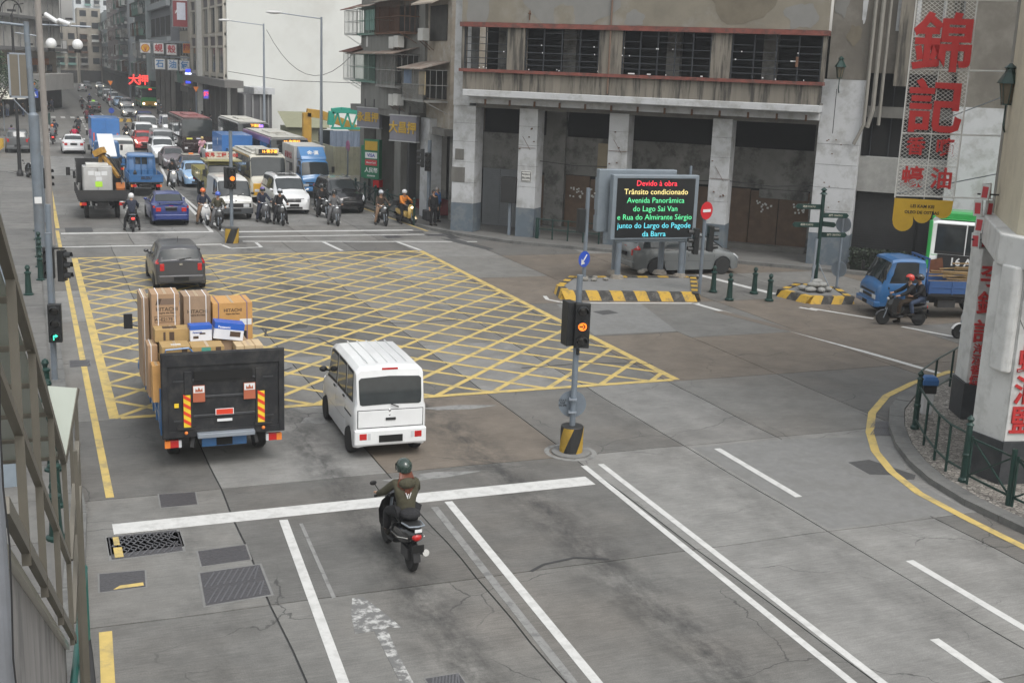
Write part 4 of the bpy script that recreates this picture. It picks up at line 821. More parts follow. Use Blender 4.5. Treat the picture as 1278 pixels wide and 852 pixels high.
obj('boom', B().beam((.6, .3, .2), (.5, .25, 2.0), .18).beam((.5, .25, 2.0), (-.5, -.5, .9), .16).beam((.5, .5, 1.9), (.2, .1, 2.15), .3), YEM, g, bevel=.01); obj('hydraulic_hose', B().tube([(.5, .3, 2.0), (0, -.1, 1.9), (-.5, -.5, 1.2), (-.7, -.6, .6)], .03, 6).tube([(.4, .1, 2.0), (-.1, -.3, 1.7), (-.7, -.7, .8)], .03, 6), BLACK, g)
obj('bucket', B().prismy([(-.7, .1), (-.3, .05), (-.2, .5), (-.45, .65), (-.75, .4)], -.75, -.35), M('rusty_orange', (.36, .12, .03), .8), g, bevel=.02)

# --- carton truck in the foreground (tail lift raised)
TX, TY, TA = 3.22, 25.05, pi / 2
tr = thing('tail_lift_truck', 'blue dropside truck with raised black tail lift, loaded with cartons', 'truck', (TX, TY, 0), TA)
# local x forward: rear end at -2.9
CB = cab(tr, PTB, 2.6); CB.scale = (1, 1.22, .98)
ch = B()
for sd in (1, -1): ch.box(-2.9, 3, sd * .4 - .05, sd * .4 + .05, .5, .7)
for x in (-2.8, -1.5, 0, 1.2): ch.box(x, x + .1, -.45, .45, .52, .68)
ch.box(-.6, .2, .5, .85, .42, .75).box(-2.88, -2.7, -.95, .95, .62, .72); obj('chassis', ch, PDK, tr)
wheels(tr, .38, .22, [(2.55, .82), (2.55, -.82), (-1.85, .84), (-1.85, -.84)], RIMD)
obj('bed_floor', B().box(-2.85, 1.7, -1.1, 1.1, .82, .92), M('bed_boards', (.12, .09, .06), .8), tr)
for sd in (1, -1):
    for k in range(2):
        xa, xb = (-2.83, -.62) if k == 0 else (-.56, 1.66); b = B().box(xa, xb, sd * 1.12 - .02, sd * 1.12 + .02, .78, 1.3)
        for i in range(4): x = xa + .15 + i * (xb - xa - .3) / 3; b.box(x - .03, x + .03, sd * 1.14, sd * 1.162, .76, 1.26)
        b.box(xa, xb, sd * 1.14, sd * 1.155, .98, 1.03).box(xa, xb, sd * 1.1, sd * 1.15, 1.29, 1.33); obj('side_board', b, PTB, tr, bevel=.004)
    obj('corner_post', B().box(-2.9, -2.82, sd * 1.12 - .04, sd * 1.12 + .04, .7, 1.6), PTB, tr)
obj('front_rail', B().box(1.66, 1.72, -1.0, 1.0, .9, 1.5).tube([(1.69, -.95, 1.5), (1.69, -.95, 2.2), (1.69, .95, 2.2), (1.69, .95, 1.5)], .025, 6).tube([(1.69, -.95, 1.85), (1.69, .95, 1.85)], .02, 6), PTB, tr)
obj('side_rail', B().tube([(-2.97, 1.06, 2.2), (-2.97, 1.04, 2.36), (-2.97, .62, 2.38), (-2.97, .55, 2.3)], .018, 6), PTB, tr)
TLM = M('tail_lift_black', (.018, .019, .022), .5, .2, .3, 3, dirt=(.05, .048, .045), dirt_amt=.6, dscale=3)
tl = obj('tail_lift_platform', B().box(-3.04, -2.98, -1.145, 1.145, .66, 2.31), TLM, tr, bevel=.008)
fr = B()
for sd in (1, -1): fr.box(-3.075, -3.04, sd * 1.08 - .05, sd * 1.08 + .05, .68, 2.29).box(-3.07, -3.04, sd * .66 - .07, sd * .66 + .07, .8, 1.95)
fr.box(-3.07, -3.04, -1.1, 1.1, 2.05, 2.29).box(-3.065, -3.04, -1.1, 1.1, .68, .8); obj('platform_frame', fr, TLM, tl, bevel=.006)
for z in (1.75, 1.42, 1.05): bx('platform_rib', M('tail_lift_rib', (.055, .057, .062), .4, .4), tr, -3.062, -3.04, -.58, .58, z, z + .05, parent=tl, bevel=.01)
for z in (1.75, .98):
    for sd in (1, -1): bx('platform_rib', M('tail_lift_rib', (.055, .057, .062), .4, .4), tr, -3.06, -3.04, sd * .83 - .1, sd * .83 + .1, z, z + .03, parent=tl)
bx('blank_plate', MATTB, tr, -3.09, -3.075, -.53, .55, 1.77, 1.95, parent=tl)
STR = M('reflective_red', (.62, .05, .02), .4); STY = M('reflective_yellow', (.72, .50, .03), .4)
for sd in (1, -1):
    s_ = bx('warning_strip', STY, tr, -3.09, -3.075, sd * .69 - .065, sd * .69 + .065, .88, 1.50, parent=tl)
    for k in range(4):
        z = .93 + k * .155
        obj('stripe', B().prismx([(sd * .69 - .065, z - .03), (sd * .69 + .065, z + .065 - .01), (sd * .69 + .065, z + .065 + .06), (sd * .69 - .065, z + .04)], -3.094, -3.088), STR, s_)
    f = bx('warning_flag', M('flag_orange_red', (.36, .10, .05), .6), tr, -3.10, -3.085, sd * .47 - .11, sd * .47 + .11, 1.36, 1.68, parent=tl); bx('flag_print', PW, tr, -3.103, -3.10, sd * .47 - .1, sd * .47 + .1, 1.54, 1.67, parent=f)
    obj('flame_print', B().prismx([(sd * .47 - .07, 1.56), (sd * .47 + .07, 1.56), (sd * .47 + .06, 1.63), (sd * .47 + .03, 1.59), (sd * .47, 1.65), (sd * .47 - .03, 1.59), (sd * .47 - .06, 1.63)], -3.106, -3.103), M('flag_orange_red', (.36, .10, .05)), f)
    t_ = bx('taillight', REDL, tr, -2.98, -2.9, sd * .95 - .13, sd * .95 + .13, .46, .60, bevel=.006); bx('indicator_lens', ORL, tr, -2.985, -2.9, sd * 1.05 - .05, sd * 1.05 + .05, .46, .60, parent=t_); bx('reversing_lamp', CLRL, tr, -2.984, -2.9, sd * .82 - .025, sd * .82 + .025, .46, .60, parent=t_)
    bx('rear_step', PTB, tr, -2.97, -2.8, sd * .88 - .17, sd * .88 + .17, .66, .80, bevel=.01)
    obj('lift_arm', B().beam((-2.9, sd * .55, .75), (-3.0, sd * .6, .45), .07).beam((-3.0, sd * .6, .75), (-2.7, sd * .6, .5), .05).box(-3.12, -3.05, sd * .72 - .16, sd * .72 + .16, .84, .88), BLACK, tr)
    obj('marker_lamp', B().ell((-3.13, sd * .72, .78), (.03, .035, .035), 8, 6), ORL, tr)
bx('danger_plate', PW, tr, -3.085, -3.07, -.17, .17, 1.08, 1.2, parent=tl); bx('danger_print', STR, tr, -3.09, -3.085, -.155, .155, 1.09, 1.19, parent=tl); bx('serial_plate', PW, tr, -3.085, -3.07, -.14, .14, .95, 1.0, parent=tl); bx('square_label', STY, tr, -3.085, -3.07, .84, .92, 1.27, 1.35, parent=tl)
text('CHICKWENG', .055, BLACK, tl, (-3.088, 0, .975), (pi / 2, 0, -pi / 2), .002, .001) if False else None
obj('lift_beam', B().box(-3.2, -3.06, -.55, .52, .67, .76), GALV, tr, bevel=.01); bx('rear_bumper', PTB, tr, -3.0, -2.92, -.42, .42, .44, .64, bevel=.01); bx('number_plate', MATTB, tr, -3.015, -3.0, -.15, .15, .46, .64)
# cartons: things of their own
CART = {}
def cmat(nm, c): return M('cardboard_' + nm, c, .8, 0, .08, 5, dirt=tuple(q * .75 for q in c), dirt_amt=.4, dscale=2, obj=True)
C1, C2, C3, C4 = cmat('brown', (.34, .22, .13)), cmat('grey_brown', (.30, .21, .14)), cmat('orange', (.47, .26, .09)), cmat('yellow_brown', (.36, .24, .10))
INK = M('carton_ink', (.07, .045, .03), .8, obj=True); STRAP = M('plastic_strap', (.7, .7, .72), .5, obj=True); STRAPV = M('violet_strap', (.12, .09, .2), .5, obj=True)
def carton(label, x0, x1, y0, y1, z0, z1, mat, straps=(), stm=None, prints=(), rot=(0, 0, 0), tape=True, cat='carton'):
    """x/y/z in truck coordinates (x forward, y left); rear face at x0 looks at the camera"""
    cx, cy = (x0 + x1) / 2, (y0 + y1) / 2; g = thing('carton', label, cat, (TX - cy, TY + cx, z0), TA, 'cartons on the blue truck'); g.rotation_euler = (rot[0], rot[1], TA + rot[2])
    hx, hy, h = (x1 - x0) / 2, (y1 - y0) / 2, z1 - z0
    bd = obj('box', B().box(-hx, hx, -hy, hy, 0, h), mat, g, bevel=.006)
    if tape: obj('tape', B().box(-hx + .01, hx - .01, -.025, .025, h, h + .003), M('packing_tape', (.40, .30, .19), .3, obj=True), g)
    for sy in straps:
        y = sy * hy; obj('strap', B().box(-hx - .006, hx + .006, y - .008, y + .008, h, h + .006).box(-hx - .006, -hx, y - .008, y + .008, 0, h), stm or STRAP, g)
    for s_, size, y, z, *r in prints: text(s_, size, r[0] if r else INK, g, (-hx - .003, y, z), (pi / 2, 0, -pi / 2), .001, .0015, name='print')
    return g, hx, hy, h
g, hx, hy, h = carton('tall brown carton with big print and white straps, highest of the load', -1.9, -1.25, .65, 1.17, 2.12, 3.21, C1, (.55, -.65), None, [('HITACHI', .105, -.02, .79), ('Inspire the Next', .05, -.02, .72), ('AJ-E217S', .09, .04, .59)])
g.rotation_euler.z += .0
obj('logo_print', B().box(-hx - .003, -hx, -.17, .1, .88, 1.0), M('faded_ink', (.16, .11, .08)), g); obj('logo_print', B().prismx([(.11, .88), (.19, .88), (.15, 1.0), (.07, 1.0)], -hx - .004, -hx), INK, g)
obj('print_frame', B().box(-hx - .003, -hx, -.19, .21, .65, .66).box(-hx - .003, -hx, -.19, .21, .53, .54).box(-hx - .003, -hx, -.19, -.18, .54, .65).box(-hx - .003, -hx, .20, .21, .54, .65), INK, g)
carton('second tall brown carton, between the highest one and the orange one', -1.6, -.95, .02, .54, 2.12, 3.09, C2, (.55, -.65), None, [('HITACHI', .1, 0, .66), ('Inspire the Next', .045, 0, .59)])
g, hx, hy, h = carton('wide orange carton with violet straps on the right of the load', -1.75, -.95, -.77, .0, 2.05, 2.96, C3, (.72, -.72), STRAPV, [('HITACHI', .09, 0, .76), ('Inspire the Next', .04, 0, .69)]); bx('address_label', PW, g, -hx - .004, -hx, -hy + .02, -hy + .25, .46, .58); bx('dark_print', BLACK, g, -hx - .004, -hx, -hy + .12, -.02, .12, .34)
g, hx, hy, h = carton('low yellow-brown carton under the tall one, with barcode print', -2.3, -1.92, .53, 1.16, 2.36, 2.60, C4, (), None, []); bx('barcode_print', INK, g, -hx - .004, -hx, -.04, .05, .03, .19); bx('barcode_print', INK, g, -hx - .004, -hx, .12, .16, .03, .19); bx('top_print', INK, g, -.1, .1, -.1, .16, h, h + .004)
g, hx, hy, h = carton('blue and white carton set straight among the load', -2.4, -2.15, .12, .53, 2.37, 2.67, M('print_white', (.6, .62, .68), .5, obj=True), (), None, [('Panasonic', .045, .07, .17, M('ink_blue', (.03, .08, .35)))], (0, 0, .06), False)
bx('blue_band', M('print_blue', (.02, .10, .45), .4, obj=True), g, -hx - .005, hx, -hy - .002, hy + .002, .22, .306); bx('picture_print', INK, g, -hx - .004, -hx, -.08, .03, .13, .16); bx('picture_print', INK, g, -hx - .004, -hx, .05, .15, .05, .10)
g, hx, hy, h = carton('tilted blue and white carton lying over its upright twin', -2.45, -2.1, -.46, .10, 2.38, 2.70, M('print_white', (.6, .62, .68), .5, obj=True), (), None, [('Panasonic', .06, .1, .24, M('ink_white', (.7, .7, .75)))], (rad(8), 0, .04), False)
g.rotation_euler = (0, rad(8), TA) if False else (rad(8), 0, TA)
bx('blue_band', M('print_blue', (.02, .10, .45), .4, obj=True), g, -hx - .002, hx, -hy - .002, hy + .002, .20, .326); bx('picture_print', INK, g, -hx - .004, -hx, -.22, -.02, .07, .17)
for y in (.2, .13, .06): obj('picture_print', B().lathe([(.025, -.003), (.025, 0)], y, .07, 8, 'x', 0), M('ink_blue', (.03, .08, .35)), g, (-hx, 0, 0))
g, hx, hy, h = carton('long low carton right behind the raised tail lift, left half', -2.9, -2.4, .58, 1.10, 1.5, 2.40, C4, (), None, []); bx('barcode_print', INK, g, -hx - .004, -hx, -.2, -.1, .76, .88); bx('paper_label', PW, g, -.12, -.02, -.1, .08, h, h + .004)
g, hx, hy, h = carton('long low carton right behind the raised tail lift, right half', -2.9, -2.4, -.04, .56, 1.5, 2.37, C4, (), None, []); bx('green_print', M('ink_green', (.06, .25, .2)), g, -hx - .004, -hx, -.05, .12, .76, .86); bx('barcode_print', INK, g, -hx - .004, -hx, -.24, -.14, .76, .86)
carton('small pale carton standing alone near the right side of the bed', -2.85, -2.3, -.78, -.27, 2.08, 2.34, cmat('pale', (.50, .38, .23)), (.4, -.4), M('brown_tape', (.3, .2, .1)))
carton('brown carton stack under the small pale one', -2.85, -2.25, -.85, -.2, .93, 2.07, C2)
carton('narrow carton wedged against the left side board, rearmost', -2.8, -2.45, 1.11, 1.27, 1.32, 2.03, C3); carton('narrow carton wedged against the left side board, middle', -2.3, -1.35, .98, 1.12, 1.0, 2.1, C4)
carton('upright brown carton at the left board with white strap ends', -2.42, -1.9, 1.13, 1.31, 1.32, 2.33, C1, (.3,)); carton('tall narrow carton left of the highest one, nearer the cab', -1.55, -.6, 1.19, 1.33, 1.32, 3.08, C2, (.3,))
for i, (x0, x1, y0, y1, z0, z1, lb) in enumerate([(-1.9, -1.25, .6, 1.05, .93, 2.11, 'brown carton holding up the highest one'), (-1.7, -.95, .02, .56, .93, 2.11, 'brown carton under the second tall one'), (-1.75, -.95, -.85, -.02, .93, 2.04, 'plain carton under the wide orange one'), (-2.32, -1.95, .58, .96, .93, 2.35, 'carton buried under the low yellow-brown one'), (-.2, 1.5, -.9, .9, .93, 2.3, 'large carton pack at the front of the bed behind the cab')]):
    carton(lb, x0, x1, y0, y1, z0, z1, (C1, C2, C4, C4, C2)[i])
carton('plain carton under the blue and white pair', -2.38, -1.98, -.55, .55, .93, 2.36, C2)

# --- blue truck in the side street, with scrap wood
a_ = rad(180 - 31)
def loc2(x, y, ang, ox, oy): return (ox + x * cos(ang) - y * sin(ang), oy + x * sin(ang) + y * cos(ang))
BX, BY, BA = 28.7, 31.5, rad(162)
tr = truck('flatbed_truck', 'blue flatbed truck laden with scrap timber in the side street', BX, BY, BA, PTB, None, L=5.0, rw=.36)
kids(tr)[0].scale = (1, 1, .93)
flatbed(tr, -2.5, .75, 1.75, .9, .42, paint('bed_blue', (.03, .09, .25), .5, .4))
WOOD = M('scrap_timber', (.24, .16, .07), .8, 0, .3, 6); load = thing('timber_load', 'heap of scrap planks and poles piled on the blue flatbed truck', 'timber', (BX, BY, .9), BA)
random.seed(3)
for i in range(22):
    x = random.uniform(-2.2, -.6); y = random.uniform(-.7, .7); z = random.uniform(.25, .75); ln = random.uniform(.7, 1.5)
    obj('plank', B().beam((x - ln, y + random.uniform(-.2, .2), z + random.uniform(-.1, .2)), (x + ln, y + random.uniform(-.2, .2), z + random.uniform(-.12, .15)), .09, .03), WOOD, load)
obj('rusty_sheet', B().box(-.6, -.1, -.92, -.9, .1, .85), M('rust', (.13, .05, .025), .9, 0, .3, 5), load, None, (0, .2, 0)); obj('white_bag', B().prismx([(-.6, .5), (.1, .6), (-.1, 1.15)], -2.3, -1.7), PW2, load)
for y in (-.3, .3): obj('rope', B().tube([(.6, -.9, .45), (.3 + y, -.93, -.1), (0, -.9, .45)], .01, 5), STRAP, load)
# ================================================================ buildings
WALLW = M('whitewash_worn', (.44, .45, .465), .85, 0, .06, 2, .1, dirt=(.24, .237, .225), dirt_amt=.6, dscale=1.3)
DADO = M('blue_grey_dado', (.10, .125, .15), .7, 0, .12, 2, .05, dirt=(.2, .21, .21), dirt_amt=.45, dscale=2.2)
STAIN = M('weathered_render', (.18, .163, .137), .9, 0, .25, 1.2, .2, dirt=(.035, .033, .03), dirt_amt=.9, dscale=1.5, stretch=(2.6, 2.6, .22))
UPW = M('old_ochre_render', (.19, .172, .138), .9, 0, .18, .9, .1, dirt=(.24, .235, .22), dirt_amt=.95, dscale=.3)
GRW = M('grey_brown_render', (.14, .128, .11), .9, 0, .25, .8, .15, dirt=(.20, .19, .17), dirt_amt=.5, dscale=.8)
REDB = M('red_ledge', (.17, .05, .038), .7, 0, .3, 3, dirt=(.07, .04, .034), dirt_amt=.8, dscale=2.5)
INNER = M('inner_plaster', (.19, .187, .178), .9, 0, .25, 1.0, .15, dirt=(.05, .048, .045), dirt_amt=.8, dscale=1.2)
BOARD = M('brown_hoarding_board', (.12, .078, .052), .75, 0, .3, 2.5, dirt=(.09, .06, .04), dirt_amt=.6, dscale=2)
IRONB = M('window_iron', (.02, .024, .03), .6)
SHUT = M('dark_shutter', (.035, .035, .036), .6, .2, .2, 2)
CONC = M('bare_concrete', (.15, .146, .135), .88, 0, .2, 1.3, .2, dirt=(.1, .095, .088), dirt_amt=.7, dscale=1.1, stretch=(1.3, 1.3, .5))
RUST = M('rusty_iron', (.12, .06, .035), .85, 0, .3, 6)
def wires(nm, pts_list, r, mat, parent):
    b = B()
    for pts in pts_list: b.tube(pts, r, 5)
    return obj(nm, b, mat, parent)
# ---- derelict arcaded corner building; local x along the facade, -y to the street
A0 = thing('arcaded_building', 'derelict arcaded building with white columns, red ledges and barred openings', 'building', (19.2, 52.6, 0), math.atan2(-.692, .722))
def col(x0, x1, y0, y1, z1, paint_=WALLW, dado=True, zd=1.42):
    c = obj('column', B().box(x0, x1, y0, y1, zd if dado else .05, z1), paint_, A0, bevel=.015)
    if dado: obj('dado', B().box(x0 - .004, x1 + .004, y0 - .004, y1 + .004, .05, zd), DADO, c)
    return c
c1 = col(-.92, .22, 0, .95, 5.95); obj('wall_strip', B().box(-.92, -.1, -.05, .9, 5.95, 15), WALLW, A0)
c2 = col(2.4, 3.3, 0, .9, 5.95); c3 = col(6.7, 7.6, 0, .9, 5.95); c4 = col(11.35, 12.2, 0, .9, 5.95); c5 = col(15.8, 17.5, -.05, .9, 7.78)
for c, x, z, w_, h_ in ((c1, -.55, 3.7, .45, .5), (c1, -.6, 2.75, .7, .7), (c2, 2.85, 2.9, .5, .5)): obj('notice_plate', B().box(x - w_ / 2, x + w_ / 2, -.03, 0, z - h_ / 2, z + h_ / 2), CONC if c is c1 else PW2, c, bevel=.01)
text('PROIBIDO', .1, BLACK, c2, (2.85, -.035, 2.98), depth=.002, bold=.001); text('禁止張貼', .1, BLACK, c2, (2.85, -.035, 2.82), depth=.002, bold=.001)
obj('notice_frame', B().box(2.62, 3.08, -.04, -.03, 3.1, 3.12).box(2.62, 3.08, -.04, -.03, 2.68, 2.7).box(2.62, 2.64, -.04, -.03, 2.7, 3.1).box(3.06, 3.08, -.04, -.03, 2.7, 3.1), BLACK, c2)
cr = B(); random.seed(5)
for cx, z0 in ((2.4, 4.2), (6.75, 4.3), (11.4, 3.4), (16.0, 4.4), (16.2, 3.2)):
    cr.beam((cx, -.03, z0), (cx + .85, -.03, z0), .015); cr.beam((cx + .2, -.03, z0 + .5), (cx + .6, -.03, z0 - .1), .012)
    for k in range(5): x = cx + random.uniform(.05, .8); z = z0 + random.uniform(-1, 1); cr.box(x - .03, x + .03, -.06, 0, z - .02, z + .02)
obj('wall_fixings', cr, RUST, A0)
obj('beam', B().box(.22, 15.8, .02, .7, 5.9, 6.42), CONC, A0); obj('soffit_beam', B().box(.1, 15.85, -.6, .02, 6.1, 6.42), WALLW, A0)
obj('canopy_slab', B().box(.05, 15.9, -1.22, .75, 6.42, 6.72), WALLW, A0, bevel=.03)
obj('parapet', B().box(0, 15.9, -1.12, -.92, 6.72, 7.52), STAIN, A0)
obj('ledge', B().box(-.15, 16.0, -1.26, -.86, 7.5, 7.64), REDB, A0); obj('ledge', B().box(-.15, 16.05, -1.26, -.86, 9.46, 9.66), REDB, A0)
for x0, x1 in ((2.12, 2.95), (6.4, 7.42), (11.3, 12.12), (-.1, .02), (15.82, 15.95)): obj('pier', B().box(x0, x1, -1.12, -.72, 7.64, 9.46), STAIN, A0)
for x0, x1 in ((.02, 2.12), (2.95, 6.4), (7.42, 11.3), (12.12, 15.82)):
    b = B(); n = max(2, round((x1 - x0) / .85))
    for i in range(n + 1): x = x0 + .04 + (x1 - x0 - .08) * i / n; b.box(x - .025, x + .025, -1.06, -1.02, 7.64, 9.46)
    for k, z in enumerate((7.86, 8.1, 8.4, 8.72, 9.0, 9.25)):
        if k < 3: b.box(x0, x1, -1.075, -1.035, z, z + .035)
        else:
            for i in range(n):
                if (i + k) % 3 != 2: xa = x0 + (x1 - x0) * i / n; b.box(xa, xa + (x1 - x0) / n, -1.07, -1.04, z, z + .03)
    obj('window_grille', b, IRONB, A0)
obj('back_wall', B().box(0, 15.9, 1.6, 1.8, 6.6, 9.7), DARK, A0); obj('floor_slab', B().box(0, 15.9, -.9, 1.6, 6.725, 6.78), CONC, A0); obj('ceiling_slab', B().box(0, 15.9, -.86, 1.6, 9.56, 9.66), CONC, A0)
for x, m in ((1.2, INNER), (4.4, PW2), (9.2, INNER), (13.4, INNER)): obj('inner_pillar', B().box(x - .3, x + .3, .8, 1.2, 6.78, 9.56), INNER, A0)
obj('upper_wall', B().box(-.1, 15.95, -1.14, -.8, 9.67, 15), UPW, A0)
up = B().box(6.85, 6.93, -1.18, -1.14, 7.7, 15); obj('drain_pipe', B().tube([(6.9, -1.2, 15), (6.9, -1.2, 6.8)], .04, 8), M('rust_pipe', (.14, .09, .065), .8), A0)
obj('wall_anchor', B().box(3.1, 3.2, -1.25, -1.14, 10.05, 10.1).box(3.14, 3.17, -1.2, -1.14, 9.8, 10.2).box(14.8, 14.9, -1.2, -1.12, 8.2, 8.6), RUST, A0)
obj('corner_wall', B().box(15.96, 17.5, -.06, .9, 7.79, 15), GRW, A0)
PALEP = M('pale_plaster_patch', (.19, .188, .18), .9, 0, .08, 2, .1); BROWNP = M('brown_damp_patch', (.140, .122, .092), .9, 0, .2, 2, .1)
def patch_shape(cx, cz, rx, rz, seed, y=-1.147, mat=None, x0=None, x1=None, z0=None, z1=None):
    r = random.Random(seed); P = []
    for k in range(26):
        a = 2 * pi * k / 26; q = .8 + .35 * noise.noise(Vector((cos(a) * 1.4 + seed, sin(a) * 1.4, 0))) + r.uniform(-.05, .05); x = cx + rx * q * cos(a); z = cz + rz * q * sin(a)
        if z0 is not None: z = max(z, z0)
        P.append((x, z))
    return obj('plaster_patch', B().prismy(P, y, y + .01), mat or PALEP, A0)
patch_shape(.6, 10.5, .75, 1.6, 1, z0=9.67); patch_shape(4.9, 10.9, 2.3, 1.9, 2, z0=9.67); patch_shape(4.75, 9.9, .75, .75, 3, y=-1.152, mat=UPW, z0=9.67); patch_shape(7.9, 9.95, .5, .45, 4, z0=9.67)
patch_shape(12.4, 10.6, 1.6, .9, 6, mat=BROWNP, z0=9.67); patch_shape(14.9, 10.2, .8, .7, 7, mat=PALEP, z0=9.67)
for i, (x, z, rx, rz) in enumerate(((16.3, 10.9, .3, .9), (16.9, 9.6, .35, .5), (17.2, 11.3, .15, 1.6))): patch_shape(x, z, rx, rz, 10 + i, y=-.072, mat=(PALEP, BROWNP, WALLW)[i])
for c_, x0, x1 in ((c1, -.92, .22), (c2, 2.4, 3.3), (c3, 6.7, 7.6), (c4, 11.35, 12.2), (c5, 15.8, 17.5)):
    for z in (2.4, 3.35, 4.3, 5.15): obj('joint_line', B().box(x0 - .002, x1 + .002, -.056 if c_ is c5 else -.004, .3, z, z + .012), M('joint_dark', (.12, .12, .12), .9), c_)  # thin dark lines marking the horizontal joints of the columns
b = B()
for k in range(13): b.box(.9 + k * 1.2, .98 + k * 1.2, -.66, -.60, 6.05, 6.3)
obj('soffit_brackets', b, RUST, A0); b = B(); random.seed(15)
for k in range(34): x = random.uniform(.1, 15.7); b.box(x, x + random.uniform(.03, .3 if k % 6 == 0 else .06), -1.085, -1.075, *(lambda z: (z, z + .05))(random.choice((7.66, 7.7, 8.4, 8.72))))
obj('white_chips', b, PW, A0)
# arcade interior
obj('arcade_ceiling', B().box(-.9, 17.5, .7, 3.4, 5.96, 6.1), CONC, A0)
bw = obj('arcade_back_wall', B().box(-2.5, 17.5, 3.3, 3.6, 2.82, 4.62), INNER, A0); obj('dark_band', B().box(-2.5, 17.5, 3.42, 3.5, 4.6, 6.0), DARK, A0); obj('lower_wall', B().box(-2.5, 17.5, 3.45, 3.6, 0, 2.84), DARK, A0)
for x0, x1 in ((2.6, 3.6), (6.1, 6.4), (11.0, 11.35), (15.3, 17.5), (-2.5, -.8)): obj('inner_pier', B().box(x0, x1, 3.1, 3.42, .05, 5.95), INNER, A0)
for x0, x1 in ((3.62, 4.85), (4.88, 6.08), (1.3, 2.58), (6.42, 7.9), (7.93, 9.4), (9.43, 10.98), (11.37, 12.6), (12.63, 13.9), (13.93, 15.28)):
    obj('hoarding_board', B().box(x0, x1 - .01, 3.34 + random.uniform(-.03, .02), 3.42, .25, 2.78 + random.uniform(-.12, .02)), BOARD, A0)
for x in (4.2, 5.1, 7.2, 13.2, 14.9):
    b = B()
    for k in range(14): a, c_ = x + random.uniform(-.4, .4), 2.0 + random.uniform(-.25, .25); b.box(a - .04, a + .04, 3.29, 3.3, c_ - .03, c_ + .05)
    obj('torn_paper', b, PW2, A0)
obj('loose_panel', B().prismx([(3.25, 2.4), (3.3, 2.4), (3.3, 2.8), (3.25, 2.8)], 13.0, 15.2), INNER, A0); obj('step', B().box(2.6, 15.3, 2.6, 3.3, .05, .3), CONC, A0)
for x0 in (-.55, .38): obj('roller_shutter', B().box(x0, x0 + .9, 2.9, 2.95, .1, 2.9), M('grey_mesh_shutter', (.17, .18, .19), .6), A0)
b = B()
for k in range(28): b.box(-.5, 1.25, 2.87, 2.9, .15 + k * .1, .19 + k * .1)
obj('shutter_slats', b, M('grey_mesh_shutter', (.17, .18, .19), .6), A0)
obj('patch_of_bare_plaster', B().prismx([(3.28, 3.1), (3.3, 3.1), (3.3, 4.4), (3.28, 4.4)], 5.2, 5.75), M('peeled_plaster', (.33, .28, .2), .9), A0)
wires('arcade_wire', [[(3.3, .5, 3.6), (5, .4, 3.5), (6.7, .5, 3.55)], [(7.6, .4, 3.3), (9.5, .4, 3.15), (11.35, .4, 3.25)], [(12.2, .4, 3.3), (14, .4, 3.2), (15.8, .4, 3.35)]], .018, BLACK, A0)
o = obj('meter_box', B().box(1.65, 2.38, -.12, .3, 1.62, 2.8), BLACK, None, (19.2, 52.6, 0), (0, 0, math.atan2(-.692, .722)), bevel=.02); tag(o, 'black electric box on a thin post left of the second white column', 'box'); obj('post', B().box(2.0, 2.12, .05, .15, .1, 1.62), GREYP, o)
# wing beyond the fifth column
obj('hedge_planter', B().box(17.55, 21.2, -.45, .1, .05, .3), CONC, A0)
obj('shop_shutter', B().box(17.5, 24, 1.0, 1.2, .1, 3.25), SHUT, A0)
b = B()
for k in range(30): b.box(17.55, 24, .985, 1.0, .3 + k * .1, .34 + k * .1)
obj('shutter_slats', b, SHUT, A0); obj('shutter_post', B().box(20.9 - .9, 21.0 - .9, .93, 1.0, .1, 3.2), DARK, A0)
obj('lintel_band', B().box(17.5, 24, .6, 1.1, 3.25, 4.68), M('marble_fascia', (.25, .25, .24), .7, 0, .2, 2.5, dirt=(.14, .14, .135)), A0)
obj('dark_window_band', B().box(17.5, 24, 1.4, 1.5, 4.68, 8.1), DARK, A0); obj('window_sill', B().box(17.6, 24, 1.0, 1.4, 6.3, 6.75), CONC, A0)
for k in range(5): obj('window_frame', B().box(17.8 + k * .75, 17.84 + k * .75, 1.3, 1.36, 4.7, 8.1), IRONB, A0)
obj('upper_wing_wall', B().box(17.5, 26, .7, 1.3, 8.1, 15), GRW, A0)
for x0 in (18.55, 20.3): obj('pilaster', B().box(x0, x0 + .5, .45, .7, 7.6, 15), STAIN, A0)
for x in (18.4, 19.15, 20.15, 20.9, 17.75): obj('whitewash_streak', B().box(x, x + .16, .68, .70, 9.6 + random.uniform(-.2, .3), 15), WALLW, A0)
c6 = obj('column', B().box(21.0, 23.1, -.05, 1.4, .05, 6.9), WALLW, A0); obj('column_top', B().box(21.0, 23.1, -.05, 1.4, 6.9, 15), GRW, A0)
obj('downpipe', B().tube([(17.62, -.2, 15), (17.62, -.2, 6.0), (17.3, -.25, 5.2)], .07, 8).tube([(17.9, -.1, 15), (17.9, -.1, 6.6), (17.75, -.1, 5.9)], .09, 8).tube([(18.15, .3, 15), (18.15, .3, 6.0)], .07, 8), M('pipe_grey', (.2, .19, .17), .7), A0)
b = B().ell((0, 0, 0), (.22, .05, .22), 14, 10); obj('round_vent', b, BLACK, A0, (20.75, .55, 3.55))
